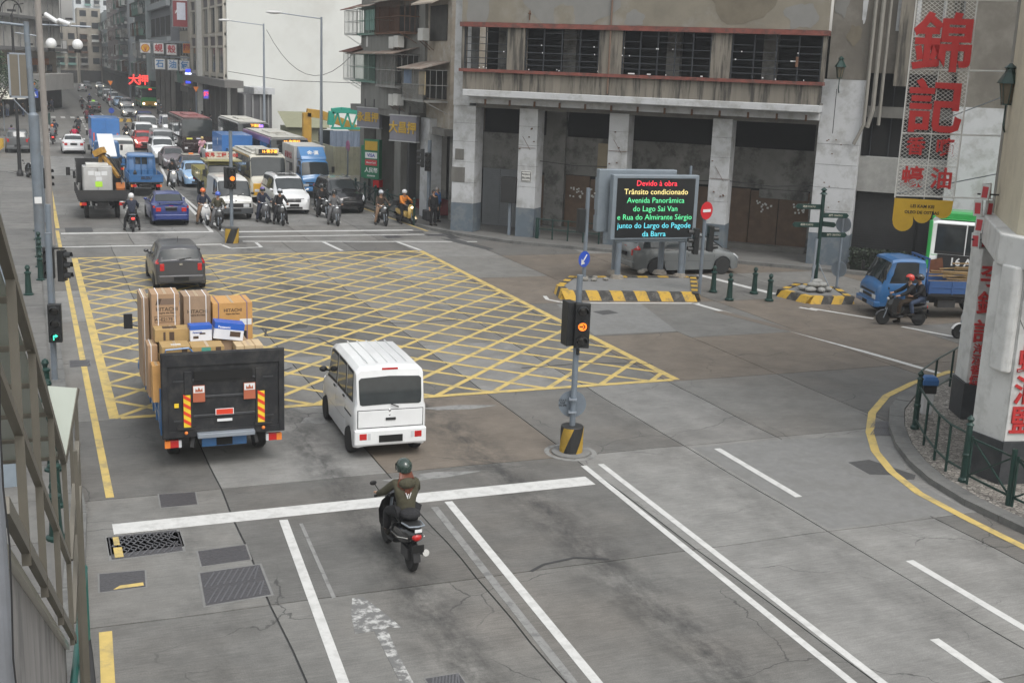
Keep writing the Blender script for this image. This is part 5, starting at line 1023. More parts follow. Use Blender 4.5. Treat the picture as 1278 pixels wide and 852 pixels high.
# hedge
hb = B(); random.seed(11)
for i in range(2600):
    x = random.uniform(17.6, 21.5); y = random.uniform(-.75, -.1); z = random.uniform(.25, .98); s_ = random.uniform(.03, .07)
    d1 = Vector((random.uniform(-1, 1), random.uniform(-1, 1), random.uniform(-1, 1))).normalized() * s_; d2 = Vector((random.uniform(-1, 1), random.uniform(-1, 1), random.uniform(-1, 1))).normalized() * s_
    p = Vector((x, y, z)); hb.add([p - d1, p + d2, p + d1, p - d2], [(0, 1, 2, 3)])
h = thing('hedge', 'low dark clipped hedge along the base of the derelict building', 'hedge', (19.2, 52.6, 0), math.atan2(-.692, .722))
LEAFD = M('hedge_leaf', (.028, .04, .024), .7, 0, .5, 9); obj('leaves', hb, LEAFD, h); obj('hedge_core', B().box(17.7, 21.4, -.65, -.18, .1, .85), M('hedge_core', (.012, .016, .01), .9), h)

# ---- old tenement with caged balconies on the avenue
T = thing('tenement', 'grey tenement with caged balconies over an open arcade', 'building', (0, 0, 0))
CURV = M('grey_curved_render', (.17, .17, .158), .85, 0, .15, 1.4, .1, dirt=(.12, .115, .105), dirt_amt=.65, dscale=1.2, stretch=(1.3, 1.3, .4))
for y0, y1 in ((70.1, 71.0), (66.3, 67.4), (62.4, 63.6), (57.5, 58.9)):
    obj('arcade_column', B().box(18.75, 19.45, y0, y1, .05, 5.1), CURV if y0 > 60 else WALLW, T, bevel=.02)
obj('arcade_slab', B().box(18.2, 26, 59.3, 71.2, 4.95, 5.3), CONC, T); obj('arcade_slab', B().box(18.9, 26, 55.6, 59.3, 4.35, 4.7), CONC, T)
obj('upper_wall', B().box(19.0, 26, 59.3, 71.2, 5.3, 15), CURV, T); obj('upper_wall', B().box(19.15, 26, 55.6, 59.3, 4.7, 15), M('pink_stained_render', (.27, .235, .19), .9, 0, .2, 1.5, dirt=(.4, .38, .35), dirt_amt=.7, dscale=.7), T)
for z0, z1 in ((5.3, 6.65), (8.25, 9.3), (10.7, 11.8)):
    rs = []
    for z in (z0, z1): rs.append([(18.1 + (1 - sin(pi * min(max((y - 60) / 10.6, 0), 1)) ** .35) * .9, y, z) for y in [60 + 10.6 * i / 16 for i in range(17)]] + [(19.02, 70.6, z), (19.02, 60, z)])
    obj('curved_apron', B().rings(rs), CURV, T)
obj('side_wall', B().box(19.05, 40, 71.25, 71.5, 0, 15), CONC, T)
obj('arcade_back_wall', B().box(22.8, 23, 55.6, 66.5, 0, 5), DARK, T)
GALVB = M('cage_bars_grey', (.30, .30, .29), .6, .2, .2, 3, dirt=(.14, .1, .07)); CAGEW = M('cage_bars_white', (.55, .56, .54), .5); CAGEG = M('cage_bars_green', (.12, .22, .18), .6)
AWN = M('corrugated_awning', (.22, .17, .14), .8, 0, .3, 1.5, dirt=(.38, .36, .32), dirt_amt=.7, dscale=1.2); AWR = M('awning_brown', (.13, .06, .045), .8)
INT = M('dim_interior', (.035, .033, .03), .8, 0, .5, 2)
def cage(y0, y1, z0, z1, xo, xi, bars, awn, n, infill=()):
    b = B().box(xo, xi, y0, y1, z0 - .06, z0)
    for i in range(n + 1): y = y0 + (y1 - y0) * i / n; b.box(xo, xo + .025, y - .012, y + .012, z0, z1)
    for z in (z0 + .02, (z0 + z1) / 2, z1 - .03): b.box(xo - .01, xo + .03, y0, y1, z, z + .03)
    for y in (y0, y1):
        for i in range(4): x = xo + (xi - xo) * i / 4; b.box(x, x + .02, y - .012, y + .012, z0, z1)
        for z in (z0 + .02, (z0 + z1) / 2, z1 - .03): b.box(xo, xi, y - .012, y + .012, z, z + .03)
    b.beam((xo, y0, z0), (xi, y0, z0 - .6), .03).beam((xo, y1, z0), (xi, y1, z0 - .6), .03)
    c = obj('balcony_cage', b, bars, T)
    rs = []; m = int((y1 - y0 + .3) / .09) * 2 + 1
    top = [[(x, y0 - .15 + (y1 - y0 + .3) * i / (m - 1), z + (.018 if i % 2 else 0)) for i in range(m)] for x, z in ((xo - .25, z1 + .02), (xi + .02, z1 + .42))]
    bt = B(); vs = top[0] + top[1]; bt.add(vs + [(p[0], p[1], p[2] - .03) for p in vs], [(i, i + 1, i + 1 + m, i + m) for i in range(m - 1)] + [(i + 2 * m, i + m + 2 * m, i + 1 + m + 2 * m, i + 1 + 2 * m) for i in range(m - 1)] + [(i, i + 2 * m, i + 1 + 2 * m, i + 1) for i in range(m - 1)])
    obj('awning', bt, awn, c)
    for ya, yb, za, zb, mt in infill: obj('balcony_panel', B().box(xo + .05, xo + .09, ya, yb, za, zb), mt, c)
    return c
TEAL = M('teal_pane', (.16, .3, .27), .3); BLU = M('blue_tarp', (.06, .2, .45), .6); BEI = M('beige_panel', (.45, .36, .22), .7)
cage(64.2, 70.2, 6.7, 8.2, 17.9, 19.0, CAGEG, AWN, 26); cage(60.2, 64.1, 6.55, 8.2, 17.75, 19.0, GALVB, AWN, 20)
cage(68.9, 71.6, 6.75, 8.3, 17.85, 18.9, CAGEW, AWR, 9); cage(68.9, 71.6, 9.35, 10.7, 17.9, 18.9, CAGEW, AWR, 9)
cage(65.0, 68.8, 9.3, 10.75, 17.95, 19.0, CAGEG, AWN, 10, [(65.2, 66.2, 9.5, 10.6, TEAL), (66.4, 67.2, 9.5, 10.6, TEAL)]); cage(60.2, 64.9, 9.3, 10.9, 17.9, 19.0, RUST, AWN, 22)
cage(55.9, 59.6, 6.0, 7.5, 17.9, 19.15, GALVB, AWN, 22, [(58.2, 59.4, 6.75, 7.45, BLU), (55.9, 56.9, 6.3, 7.4, BEI)]); cage(60.2, 64.0, 11.9, 13.4, 17.9, 19.0, GALVB, AWN, 16)
for y0, y1, z0, z1 in ((64.5, 70, 6.7, 8.2), (60.4, 64, 6.7, 8.2), (60.4, 70, 9.3, 10.7), (56.1, 59.2, 6.1, 7.5), (56.2, 58.8, 8.9, 10.6), (60.4, 70, 11.8, 13.4)):
    obj('window', B().box(18.97 if y0 > 60 else 19.1, 19.03 if y0 > 60 else 19.17, y0, y1, z0, z1), INT, T)
obj('awning', B().prismy([(18.2, 10.6), (18.2, 10.68), (19.15, 11.1), (19.15, 11.02)], 55.8, 59.2), M('striped_awning', (.42, .36, .30), .7), T)
for k in range(3): bx('awning_stripe', M('awning_rust_red', (.3, .09, .05)), T, 18.3, 18.6, 55.9 + k * .5, 56.1 + k * .5, 10.72, 10.9) if False else None
def ac(x, y, z, k):
    a = obj('air_conditioner', B().box(x - .35, x, y - .4, y + .4, z, z + .6), PW2, T, bevel=.015); obj('fan_grille', B().lathe([(.24, -.02), (.24, 0), (.05, 0)], y, z + .3, 14, 'x', 0), BLACK, a, (x - .35, 0, 0)) if False else obj('fan_grille', B().lathe([(.24, -.02), (.2, -.03), (.02, -.02)], y, 0, 14, 'x', z + .3), BLACK, a, (x - .34, 0, 0))
    for dy in (-.3, .3): obj('bracket', B().beam((x - .3, y + dy, z), (x + .3, y + dy, z - .45), .03), RUST, a)
for i, (x, y, z) in enumerate(((18.3, 61.9, 8.5), (18.3, 61.0, 8.55), (18.5, 67.2, 8.6), (18.3, 61.8, 5.55), (18.3, 60.9, 5.6), (18.8, 58.4, 8.9))): ac(x, y, z, i)
SIGNG = M('grey_sign_board', (.17, .17, .20), .6, 0, .1, 2); GOLD = M('gold_letter', (.5, .32, .04), .4, .2)
def hangsign(y0, y1, z0, z1, label, txt, sz, xo=17.35, xi=18.15, ry=0):
    s_ = thing('shop_sign', label, 'sign', (17.9, (y0 + y1) / 2, (z0 + z1) / 2), rad(-58) + ry)
    w_ = y1 - y0; bx('sign_board', SIGNG, s_, -w_ / 2, w_ / 2, -.12, .12, (z0 - z1) / 2, (z1 - z0) / 2, bevel=.02)
    bx('sign_frame', PSV, s_, -w_ / 2 - .03, w_ / 2 + .03, -.14, .14, (z1 - z0) / 2, (z1 - z0) / 2 + .05); bx('sign_frame', PSV, s_, -w_ / 2 - .03, w_ / 2 + .03, -.14, .14, (z0 - z1) / 2 - .05, (z0 - z1) / 2)
    text(txt, sz, GOLD, s_, (0, -.14, 0), depth=.02, bold=.012); obj('hanger', B().tube([(w_ * .2, 0, (z1 - z0) / 2), (w_ * .2, 0, (z1 - z0) / 2 + .5)], .03, 6).tube([(-w_ * .2, 0, (z1 - z0) / 2), (-w_ * .2, 0, (z1 - z0) / 2 + .5)], .03, 6), BLACK, s_)
    return s_
hangsign(64.9, 66.6, 4.2, 5.25, 'smaller grey board with gold characters, farther from the corner', '永昌押', .55); hangsign(58.1, 59.9, 3.9, 5.15, 'larger grey board with gold characters, nearer the corner', '大昌押', .62)
s_ = thing('pawnshop_sign', 'tall green upright sign with card logos below a gold panel', 'sign', (18.0, 65.3, 0), rad(-50))
SG = M('sign_green', (.015, .14, .07), .5)
bx('sign_body', SG, s_, -.52, .52, -.16, .16, 1.35, 3.55, bevel=.02); bx('gold_panel', GOLD, s_, -.42, .42, -.18, -.16, 2.95, 3.45); bx('card_logo', PW, s_, -.4, .4, -.18, -.16, 2.5, 2.83); text('VISA', .26, M('visa_blue', (.03, .05, .3)), s_, (0, -.185, 2.66), bold=.006)
bx('card_logo', M('logo_red_pink', (.45, .05, .06)), s_, -.4, .4, -.18, -.16, 2.1, 2.42); text('MasterCard', .13, PW, s_, (0, -.185, 2.26), bold=.002); text('人民幣', .3, PW, s_, (0, -.165, 1.82), bold=.004); text('RENMINBI', .12, PW, s_, (0, -.165, 1.52), bold=.002)
bx('side_panel', SG, s_, -.72, -.54, -.1, .3, 1.4, 3.2); bx('red_drum', REDL, s_, .1, .5, -.1, .3, .9, 1.3); bx('leg', BLACK, s_, -.3, -.2, 0, .1, .1, 1.35); bx('leg', BLACK, s_, .3, .4, 0, .1, .1, 1.35)
o = obj('red_mat', B().box(19.6, 22.5, 58.5, 66, .1, .13), M('red_mat', (.25, .03, .03), .9), None); tag(o, 'red matting on the floor of the tenement arcade', 'mat')
bx('poster', M('cream_poster', (.4, .37, .28), .7), T, 21.9, 21.95, 60.3, 61.6, 2.2, 4.0); bx('shop_front', INT, T, 20.6, 22.7, 55.7, 55.9, .1, 4.3); o = obj('dark_banner', B().box(18.3, 18.7, 59.35, 59.75, .5, 5.0), BLACK, T)

# ---- generic blocks along the avenue
def facade(name, label, x, y0, y1, h, wall, side=1, fh=3.0, win=1.3, gap=1.2, depth=14, wmat=GLASSB, cages=0., sill=True, ground=4.0, frame=None, cat='building'):
    """block whose street face is the plane X=x; side=+1: building lies to +X, -1 to -X"""
    g = thing(name, label, cat, (x, y0, 0)); s = side
    obj('wall', B().box(0, s * depth, 0, y1 - y0, ground, h), wall, g); obj('ground_floor', B().box(s * .5, s * depth, .1, y1 - y0 - .1, 0, ground), INT, g); obj('arcade_beam', B().box(-s * .12, s * .5, 0, y1 - y0, ground - .6, ground + .12), CONC, g)
    nb = max(1, int((y1 - y0) / (win + gap))); rnd = random.Random(int(y0 * 7 + x)); nf = int((h - ground) / fh)
    wm = cached(('win', win, fh, s), lambda: B().box(-s * .03, s * .05, -win / 2, win / 2, 0, fh * .52).mesh('window')); sm = cached(('sill', win, s), lambda: B().box(-s * .14, s * .02, -win / 2 - .08, win / 2 + .08, -.1, 0).mesh('sill'))
    cm = cached(('cg', win, fh, s), lambda: (lambda b: b)(cagebox(win, fh, s)).mesh('cage'))
    am = cached(('acu', s), lambda: B().box(-s * .4, 0, -.35, .35, 0, .5).mesh('ac'))
    p = (y1 - y0) / nb
    for j in range(nb):
        obj('arcade_column', B().box(-s * .1, s * .4, j * p, j * p + .6, 0, ground - .6), CONC, g)
        for i in range(nf):
            z = ground + .35 + i * fh + .5; y = (j + .5) * p
            o = obj('window', wm, wmat, g, (0, y, z))
            if sill: obj('sill', sm, frame or CONC, o)
            r = rnd.random()
            if r < cages: obj('balcony_cage', cm, rnd.choice((CAGEG, GALVB, RUST, CAGEW)), g, (0, y, z - .3))
            elif r < cages + .2: obj('air_conditioner', am, PW2, g, (0, y, z - .65))
    return g
def cagebox(win, fh, s):
    b = B(); w_ = win * 1.25; h_ = fh * .62
    for i in range(7): y = -w_ / 2 + w_ * i / 6; b.box(-s * .8, -s * .77, y - .015, y + .015, 0, h_)
    for z in (0, h_ * .5, h_): b.box(-s * .82, -s * .76, -w_ / 2, w_ / 2, z, z + .04)
    for y in (-w_ / 2, w_ / 2):
        for z in (0, h_ * .5, h_): b.box(-s * .8, 0, y - .02, y + .02, z, z + .04)
    b.box(-s * .8, 0, -w_ / 2, w_ / 2, -.05, 0).add([(-s * .95, -w_ / 2 - .1, h_), (-s * .95, w_ / 2 + .1, h_), (0, w_ / 2 + .1, h_ + .35), (0, -w_ / 2 - .1, h_ + .35)], [(0, 1, 2, 3)]).box(-s * .7, -s * .3, -w_ * .3, w_ * .3, 0, h_ * .45)
    return b
CREAM = M('cream_tile', (.40, .375, .33), .7, 0, .06, 2); BEIGE = M('beige_wall', (.34, .31, .26), .8, 0, .12, 1, dirt=(.2, .18, .15)); PALE = M('pale_hazed_wall', (.56, .59, .61), .8, 0, .06, .5)  # PALE puts extra distance haze into the wall colour of far towers
GREYW = M('grey_wall', (.36, .37, .39), .85, 0, .15, .6, dirt=(.13, .12, .11)); PINKW = M('dull_pink_wall', (.36, .30, .29), .85, 0, .12, .6, dirt=(.18, .16, .15)); GRNW = M('greenish_wall', (.28, .32, .33), .8, 0, .15, .8)
# big blank party wall + cream office front
G = thing('office_block', 'cream office building with dark windows and a huge blank white side wall', 'building', (0, 0, 0))
obj('party_wall', B().box(19.0, 60, 124, 124.4, 0, 45), M('blank_white_wall', (.56, .57, .55), .85, 0, .05, .25, dirt=(.48, .48, .455), dirt_amt=.8, dscale=.12), G)
obj('wall', B().box(19.0, 40, 124.42, 151, 5.6, 45), CREAM, G)
for i in range(5):
    for k in range(9):
        y = 125.0 + i * 5.2; z = 6.2 + k * 4.1
        o = obj('window', B().box(18.93, 19.01, y, y + 1.9, z, z + 2.5), GLASSB, G); obj('frame', B().box(18.9, 18.94, y + .9, y + 1.0, z, z + 2.5), CREAM, o)
        obj('window', B().box(18.93, 19.01, y + 2.3, y + 4.1, z, z + 2.5), GLASSB, G)
for k in range(9):
    z = 6.2 + k * 4.1; obj('spandrel', B().box(18.95, 19.01, 124.6, 150.9, z - 1.35, z - .45), M('dark_spandrel', (.09, .08, .085), .6), G); obj('band', B().box(18.8, 19.0, 124.4, 151, z - .42, z - .12), CREAM, G); obj('band', B().box(18.8, 19.0, 124.4, 151, z + 2.52, z + 2.72), CREAM, G)
for i in range(6): obj('fin', B().box(18.7, 19.0, 124.4 + i * 5.2, 124.9 + i * 5.2, 5.6, 45), CREAM, G)
obj('ground_floor', B().box(19.6, 40, 124.4, 151, 0, 5.0), M('dim_shop', (.07, .065, .06), .7, 0, .5, 1), G); obj('canopy', B().box(17.8, 19.6, 118, 151, 4.9, 5.6), M('grey_canopy', (.13, .125, .12), .8), G)
for i in range(9): obj('shop_column', B().box(18.9, 19.5, 121 + i * 3.6, 121.6 + i * 3.6, 0, 4.9), M('dark_pillar', (.10, .095, .09), .8), G)
obj('low_annex', B().box(19.6, 22.4, 118.5, 124, 0, 4.4), M('annex_panel', (.09, .09, .095), .8, 0, .3, 1), G)
for k in range(4): obj('annex_pillar', B().box(19.7 + k * .75, 19.85 + k * .75, 118.3, 118.5, 0, 4.3), M('annex_light', (.2, .2, .2), .8), G)
obj('annex_roof', B().box(20.6, 22.6, 118.0, 124, 4.4, 5.0), WALLW, G)
o = obj('party_wall_mast', B().box(18.2, 18.7, 140.2, 141, 0, 30), PW2, None); tag(o, 'pale vertical pylon in front of the cream office windows', 'pylon')
facade('apartment_block', 'shabby beige block with dark window strips right of the filling station signs', 18.6, 151.5, 160, 34, BEIGE, win=1.6, cages=.4)
F_ = facade('apartment_block', 'dark framed block with wide loggias above the filling station signs', 17.6, 160.5, 186, 42, M('blue_grey_frame', (.16, .17, .19), .6), fh=4.6, win=5.2, gap=1.0, wmat=INT, ground=9.5)
for k in range(8): obj('loggia_band', B().box(-.5, .1, 0, 25.5, 9.6 + k * 4.6 - .3, 9.6 + k * 4.6 + .5), M('loggia_band', (.33, .36, .38), .6), F_)
facade('apartment_block', 'block with green caged balconies left of the dark framed block', 16.9, 186.5, 205, 40, GRNW, cages=.85, win=2.0)
facade('apartment_block', 'plain pale blue slab tower rising beside the green balconies', 18.4, 205.5, 236, 60, PALE, win=.01, gap=16, cages=0, sill=False)
facade('apartment_block', 'grey tower with stacked cages left of the pale blue slab', 18.2, 236.5, 262, 50, GREYW, cages=.7, win=1.8); facade('apartment_block', 'dull pink slab tower far up on the right', 18.5, 263, 300, 21, PINKW, cages=.2, win=1.2, gap=3)
facade('apartment_block', 'grey-green tower farthest along the right side', 19.5, 301, 345, 18, GRNW, cages=.5, win=1.8)
def front(name, label, x0, x1, y, h, wall, fh=3.0, win=1.6, gap=.9, cages=.5, depth=12, ground=4):
    g = thing(name, label, 'building', (x0, y, 0)); obj('wall', B().box(0, x1 - x0, 0, depth, 0, h), wall, g); n = max(1, int((x1 - x0) / (win + gap))); p = (x1 - x0) / n; rnd = random.Random(int(x0 * 13 + y))
    wm = cached(('fw', win, fh), lambda: B().box(-win / 2, win / 2, -.05, .05, 0, fh * .5).mesh('window')); cm = cached(('fc', win, fh), lambda: B().box(-win * .6, win * .6, -.8, -.05, 0, fh * .2).box(-win * .62, win * .62, -.9, 0, fh * .6, fh * .64).mesh('cage'))
    for i in range(int((h - ground) / fh)):
        for j in range(n):
            o = obj('window', wm, GLASSB, g, ((j + .5) * p, 0, ground + i * fh + .9))
            if rnd.random() < cages: obj('balcony_cage', cm, rnd.choice((CAGEG, GALVB, CAGEW, RUST, TEAL)), g, ((j + .5) * p, 0, ground + i * fh + .5))
    obj('ground_floor', B().box(.3, x1 - x0 - .3, -.1, .1, .1, 3.2), INT, g); return g
front('tenement_block', 'hazy tenement closing the view at the bend, centre left', 2, 13, 330, 15, BEIGE); front('tenement_block', 'hazy tenement at the bend right of the lower one', 13.5, 19.3, 338, 19, BEIGE); front('tenement_block', 'taller hazy greenish tenement behind the bend', 9, 22, 362, 16, PALE)
front('tenement_block', 'hazy tower far behind the bend on the right', 16, 30, 420, 30, PALE, cages=.2); front('tenement_block', 'hazy pale tower to the left of the far bend', -9, 5, 410, 26, PALE, cages=.05, gap=3)
# left side
facade('tenement_block', 'brownish tenement with cages on the left side beyond the curved concrete building', 4.2, 186, 232, 24, BEIGE, side=-1, cages=.7, win=1.8); facade('tenement_block', 'greenish tenement further along the left side', 4.6, 233, 285, 22, GRNW, side=-1, cages=.8, win=1.8); facade('tenement_block', 'pale tower block standing behind the left tenements', -2, 240, 280, 45, PALE, side=-1, cages=.05, win=1.2, gap=4)
facade('tenement_block', 'grey tenement near the bend on the left side', 4.0, 286, 328, 23, GREYW, side=-1, cages=.7, win=1.8)
# curved concrete building on the left with ledges
L = thing('ledged_building', 'pale concrete building with dark ledges and thin pipes at far left', 'building', (5, 180, 0), math.atan2(-60, -17)); LW = M('pale_panel_wall', (.62, .61, .58), .85, 0, .1, .6, dirt=(.25, .24, .22), dirt_amt=.5, dscale=.5)
obj('wall', B().box(-.5, 62, -9, -.2, 7.6, 26), LW, L); obj('lower_wall', B().box(-.5, 62, -9, -.9, 4.8, 7.6), M('lower_beige', (.33, .28, .22), .8), L)
for z0, z1 in ((11.5, 11.85), (7.7, 8.1), (15.4, 15.7), (19.2, 19.5)): obj('ledge', B().box(-1, 62, -.2, .6, z0, z1), M('dark_ledge', (.2, .2, .2), .8), L)
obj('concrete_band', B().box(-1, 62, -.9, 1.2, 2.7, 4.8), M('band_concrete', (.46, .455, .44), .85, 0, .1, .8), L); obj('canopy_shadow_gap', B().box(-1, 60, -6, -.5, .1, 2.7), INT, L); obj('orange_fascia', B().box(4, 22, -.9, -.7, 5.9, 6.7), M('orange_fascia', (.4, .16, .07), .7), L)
for i in range(16): obj('corner_window', B().box(2 + i * 3.7, 4.4 + i * 3.7, -.88, -.84, 5.0, 5.9 if i < 6 else 7.2), GLASSB, L)
for i in range(10):
    x = .5 + i * 6.5; obj('wall_pipe', B().tube([(x, .25, 8), (x, .25, 26)], .055, 6), M('pipe_dark', (.15, .15, .16), .7), L); obj('lamp_bracket', B().box(x - .4, x + .4, .9, 1.6, 8.3, 8.55) if i % 2 else B().box(x - .35, x + .35, .9, 1.7, 12, 12.25), BLACK, L)
for i in range(7): obj('panel_joint', B().box(3 + i * 8, 3.12 + i * 8, -.22, -.17, 8.2, 26), M('joint_grey', (.25, .25, .24)), L)
# petrol signs
def boxsign(name, label, cx, y, z, w_, h_, face, txt=None, tm=None, size=1., cat='sign', rz=0, extra=None, dep=.3):
    s_ = thing(name, label, cat, (cx, y, z), rz); bx('sign_body', M('sign_grey_back', (.2, .21, .22)), s_, -w_ / 2 - .08, w_ / 2 + .08, -dep / 2, dep / 2, -h_ / 2 - .08, h_ / 2 + .08); f = bx('sign_face', face, s_, -w_ / 2, w_ / 2, -dep / 2 - .04, -dep / 2, -h_ / 2, h_ / 2, bevel=.01)
    if txt: text(txt, size, tm, s_, (0, -dep / 2 - .06, 0), depth=.02, bold=.02)
    return s_
SW = M('sign_white', (.62, .62, .62), .5); RI = M('sign_red_ink', (.42, .04, .05), .5); BI = M('sign_blue_ink', (.05, .2, .45), .5)
def shell(s_, r, yo):
    k = 15; P = [(r * (1.0 + .03 * (i % 2)) * cos(a), r * .95 * sin(a)) for i, a in enumerate([rad(-60) + rad(300) * i / (k - 1) for i in range(k)])]; P = [(x, z) for x, z in [(r * cos(rad(-50 + 280 * i / 16)), r * .9 * sin(rad(-50 + 280 * i / 16))) for i in range(17)]] + [(-r * .4, -r * .95), (r * .4, -r * .95)]
    obj('emblem', B().prismy(P, yo - .03, yo), M('emblem_red', (.42, .05, .04)), s_); obj('emblem', B().prismy([(x * .86, z * .86) for x, z in P], yo - .06, yo - .03), M('emblem_yellow', (.70, .42, .02)), s_)
    for i in range(5): a = rad(90 + (i - 2) * 24); obj('emblem_rib', B().beam((0, yo - .065, -r * .7), (r * .78 * cos(a), yo - .065, r * .7 * sin(a)), .04, .02, (0, 1, 0)), M('emblem_red', (.42, .05, .04)), s_)
sy = 150
s_ = boxsign('station_sign', 'white square sign with a yellow shell emblem, right side of the avenue', 13.45, sy, 8.5, 1.12, 1.12, SW); shell(s_, .5, -.19)
for (x, z, ch, m, lb) in ((16.4, 9.0, '蜆', RI, 'white square sign with first red character, next to the shell emblem'), (18.0, 8.9, '殼', RI, 'white square sign with second red character, right of the first'), (16.5, 7.0, '石', BI, 'white square sign with first blue character, lower row left'), (18.1, 6.95, '油', BI, 'white square sign with second blue character, lower row middle'), (19.6, 6.9, '氣', BI, 'white square sign with third blue character, lower row right')): boxsign('station_sign', lb, 13.45 + (x - 14.75) * .92, sy, (z - 9) * .9 + 8.5, 1.12, 1.16, SW, ch, m, .95)
o = obj('sign_gantry', B().box(12.8, 18.6, sy + .25, sy + .5, 9.2, 9.45).box(14.3, 18.6, sy + .25, sy + .5, 7.45, 7.65).box(14.2, 14.32, sy + .25, sy + .5, 5.9, 9.3), M('gantry_grey', (.2, .22, .24), .6), None); tag(o, 'grey steel gantry carrying the filling station character signs', 'gantry')
s_ = boxsign('banner_sign', 'tall dark red vertical sign with pale panel, above the filling station signs', 15.9, 136, 12.3, 1.5, 3.0, M('sign_maroon', (.2, .03, .035)), '大藥房', PW, .38); bx('pale_panel', M('pale_lilac', (.52, .54, .62)), s_, -.35, .55, -.24, -.2, -.8, 1.0); bx('top_panel', SW, s_, -.75, .75, -.24, -.19, 1.2, 1.5); s_.children
s2 = boxsign('banner_sign', 'white sign with maroon letters cut by the top edge of the photo', 15.9, 136, 14.6, 1.6, .9, SW, 'BAKERY', M('sign_maroon', (.2, .03, .035)), .36)
boxsign('lit_sign', 'glowing blue vertical shop sign below the filling station signs', 18.3, 150, 5.4, .6, 1.7, M('lit_blue', (.05, .08, .9), emit=1.0), '日夜\n商店', M('lit_white', (.8, .85, 1), emit=1.8), .4); boxsign('lit_sign', 'small red and blue lit sign beside the cream office', 18.6, 137, 3.7, .5, .9, M('lit_dblue', (.08, .08, .5), emit=.9), '押', M('lit_red', (1, .05, .04), emit=1.6), .5)
for x, t_, c_, lb in ((15.6, '大', 'lit_red', 'first glowing red character sign above the green bus'), (17.0, '押', 'lit_red', 'second glowing red character sign, larger, above the green bus')): text(t_, 1.5, M('lit_red', (1, .05, .04), emit=1.6), boxsign('lit_sign', lb, x * .93, 181, 4.1, 1.2, 1.3, M('lit_dark', (.02, .0, .0))), (0, -.2, 0), depth=.02, bold=.03)
boxsign('lit_sign', 'dark blue sign with lit white letters right of the red characters', 18.6, 195, 3.6, 1.8, 1.6, M('navy_face', (.02, .02, .12)), '名店', M('lit_white', (.8, .85, 1), emit=1.8), .8); boxsign('station_sign', 'white and yellow sign on the left tenement, far away', 5.3, 190, 8.4, 1.4, 1.7, SW); boxsign('orange_sign', 'orange and red sign at the left edge of the cream office', 18.3, 151, 8.7, .8, 1.2, M('orange_face', (.6, .22, .03)), '押', RI, .8)
# ---- vacant lot: hoarding, cranes
H = thing('site_hoarding', 'cream corrugated site hoarding behind the green fence', 'hoarding', (0, 0, 0)); HM = M('hoarding_cream', (.42, .41, .30), .6, 0, .08, 2, dirt=(.25, .24, .19), dirt_amt=.4); pn = cached('hoard', lambda: B().prism([(0, 0), (.05, -.04), (.13, -.04), (.18, 0), (.3, 0), (.3, .03), (0, .03)], .1, 2.3).mesh('panel'))
for i in range(40): obj('hoarding_panel', pn, HM, H, (18.6 + i * .3, 77.0 + i * .02, 0), (0, 0, 0))
for i in range(20): obj('hoarding_panel', pn, HM, H, (18.6, 77 + i * .3, 0), (0, 0, pi / 2))
obj('hoarding_base', B().box(18.5, 31, 76.6, 77.0, 0, .45), PCR, H)
o = thing('container', 'row of blue-grey steel sheeting behind the cream hoarding', 'container', (0, 0, 0)); 
for i in range(26): obj('sheet', B().prism([(20 + i * .42, 84), (20.08 + i * .42, 83.92), (20.26 + i * .42, 83.92), (20.34 + i * .42, 84), (20.42 + i * .42, 84), (20.42 + i * .42, 84.05), (20 + i * .42, 84.05)], .5, 2.95), M('sheet_blue_grey', (.17, .21, .28), .6), o)
def crane(name, label, x, y, col_, pts, r, cabp=None):
    g = thing(name, label, 'crane', (x, y, 0)); b = B()
    for p, q in zip(pts, pts[1:]): b.beam(p, q, r, r * 1.2)
    obj('boom', b, col_, g, bevel=.02); obj('base', B().box(-1.2, 1.2, -.9, .9, .3, 1.6), col_, g, bevel=.05); b = B()
    for dx in (-.8, .8): b.lathe([(.45, -.95), (.45, -.7)], dx, 0, 12, 'y', .45)
    obj('track', b, TYRE, g)
    if cabp: obj('cab', B().box(*cabp), GLASS, g, bevel=.05)
    return g
YEX = M('excavator_yellow', (.45, .26, .04), .6, 0, .15, 2, dirt=(.2, .1, .04)); GNX = M('crane_teal', (.03, .30, .22), .5, 0, .15, 2)
crane('excavator', 'yellow excavator with raised arm left of the teal crane', 19.8, 88, YEX, [(-.6, 0, 1.0), (-.6, 0, 4.0), (.4, 0, 3.9), (2.2, 0, 3.3), (4.4, 0, 2.2)], .5, (.3, 1.2, -.8, .2, 1.6, 2.8))
g = crane('crane', 'teal lattice boom of a mobile crane laid across the vacant lot', 23.0, 86.5, GNX, [(-2.4, 0, 3.2), (-2.3, 0, 4.2), (-1.6, 0, 4.3), (7.5, 0, 3.7)], .35); b = B()
for i in range(12): b.beam((-2.3 + i * .75, -.2, 3.0), (-1.9 + i * .75, -.2, 4.1), .12).beam((-1.9 + i * .75, -.2, 4.1), (-1.55 + i * .75, -.2, 3.0), .12)
b.beam((-2.4, -.2, 3.0), (7.5, -.2, 3.0), .16); obj('lattice', b, GNX, g)
o = obj('site_shed', B().box(19.4, 22.6, 96, 99, 0, 2.5).add([(19.2, 95.6, 2.5), (22.8, 95.6, 2.5), (22.8, 99.2, 3.6), (19.2, 99.2, 3.6)], [(0, 1, 2, 3)]), M('shed_olive', (.20, .20, .13), .7), None); tag(o, 'olive corrugated shed with sloping roof against the blank wall', 'shed')
wires('overhead_cable', [[(17.4 + (21 - 17.4) * t / 12, 94 - 17 * t / 12, 9.9 - 3.2 * (1 - (2 * t / 12 - 1) ** 2)) for t in range(13)]], .02, BLACK, None); o = C.objects[-1]; tag(o, 'slack cable hanging between the two tall street lamps', 'cable')
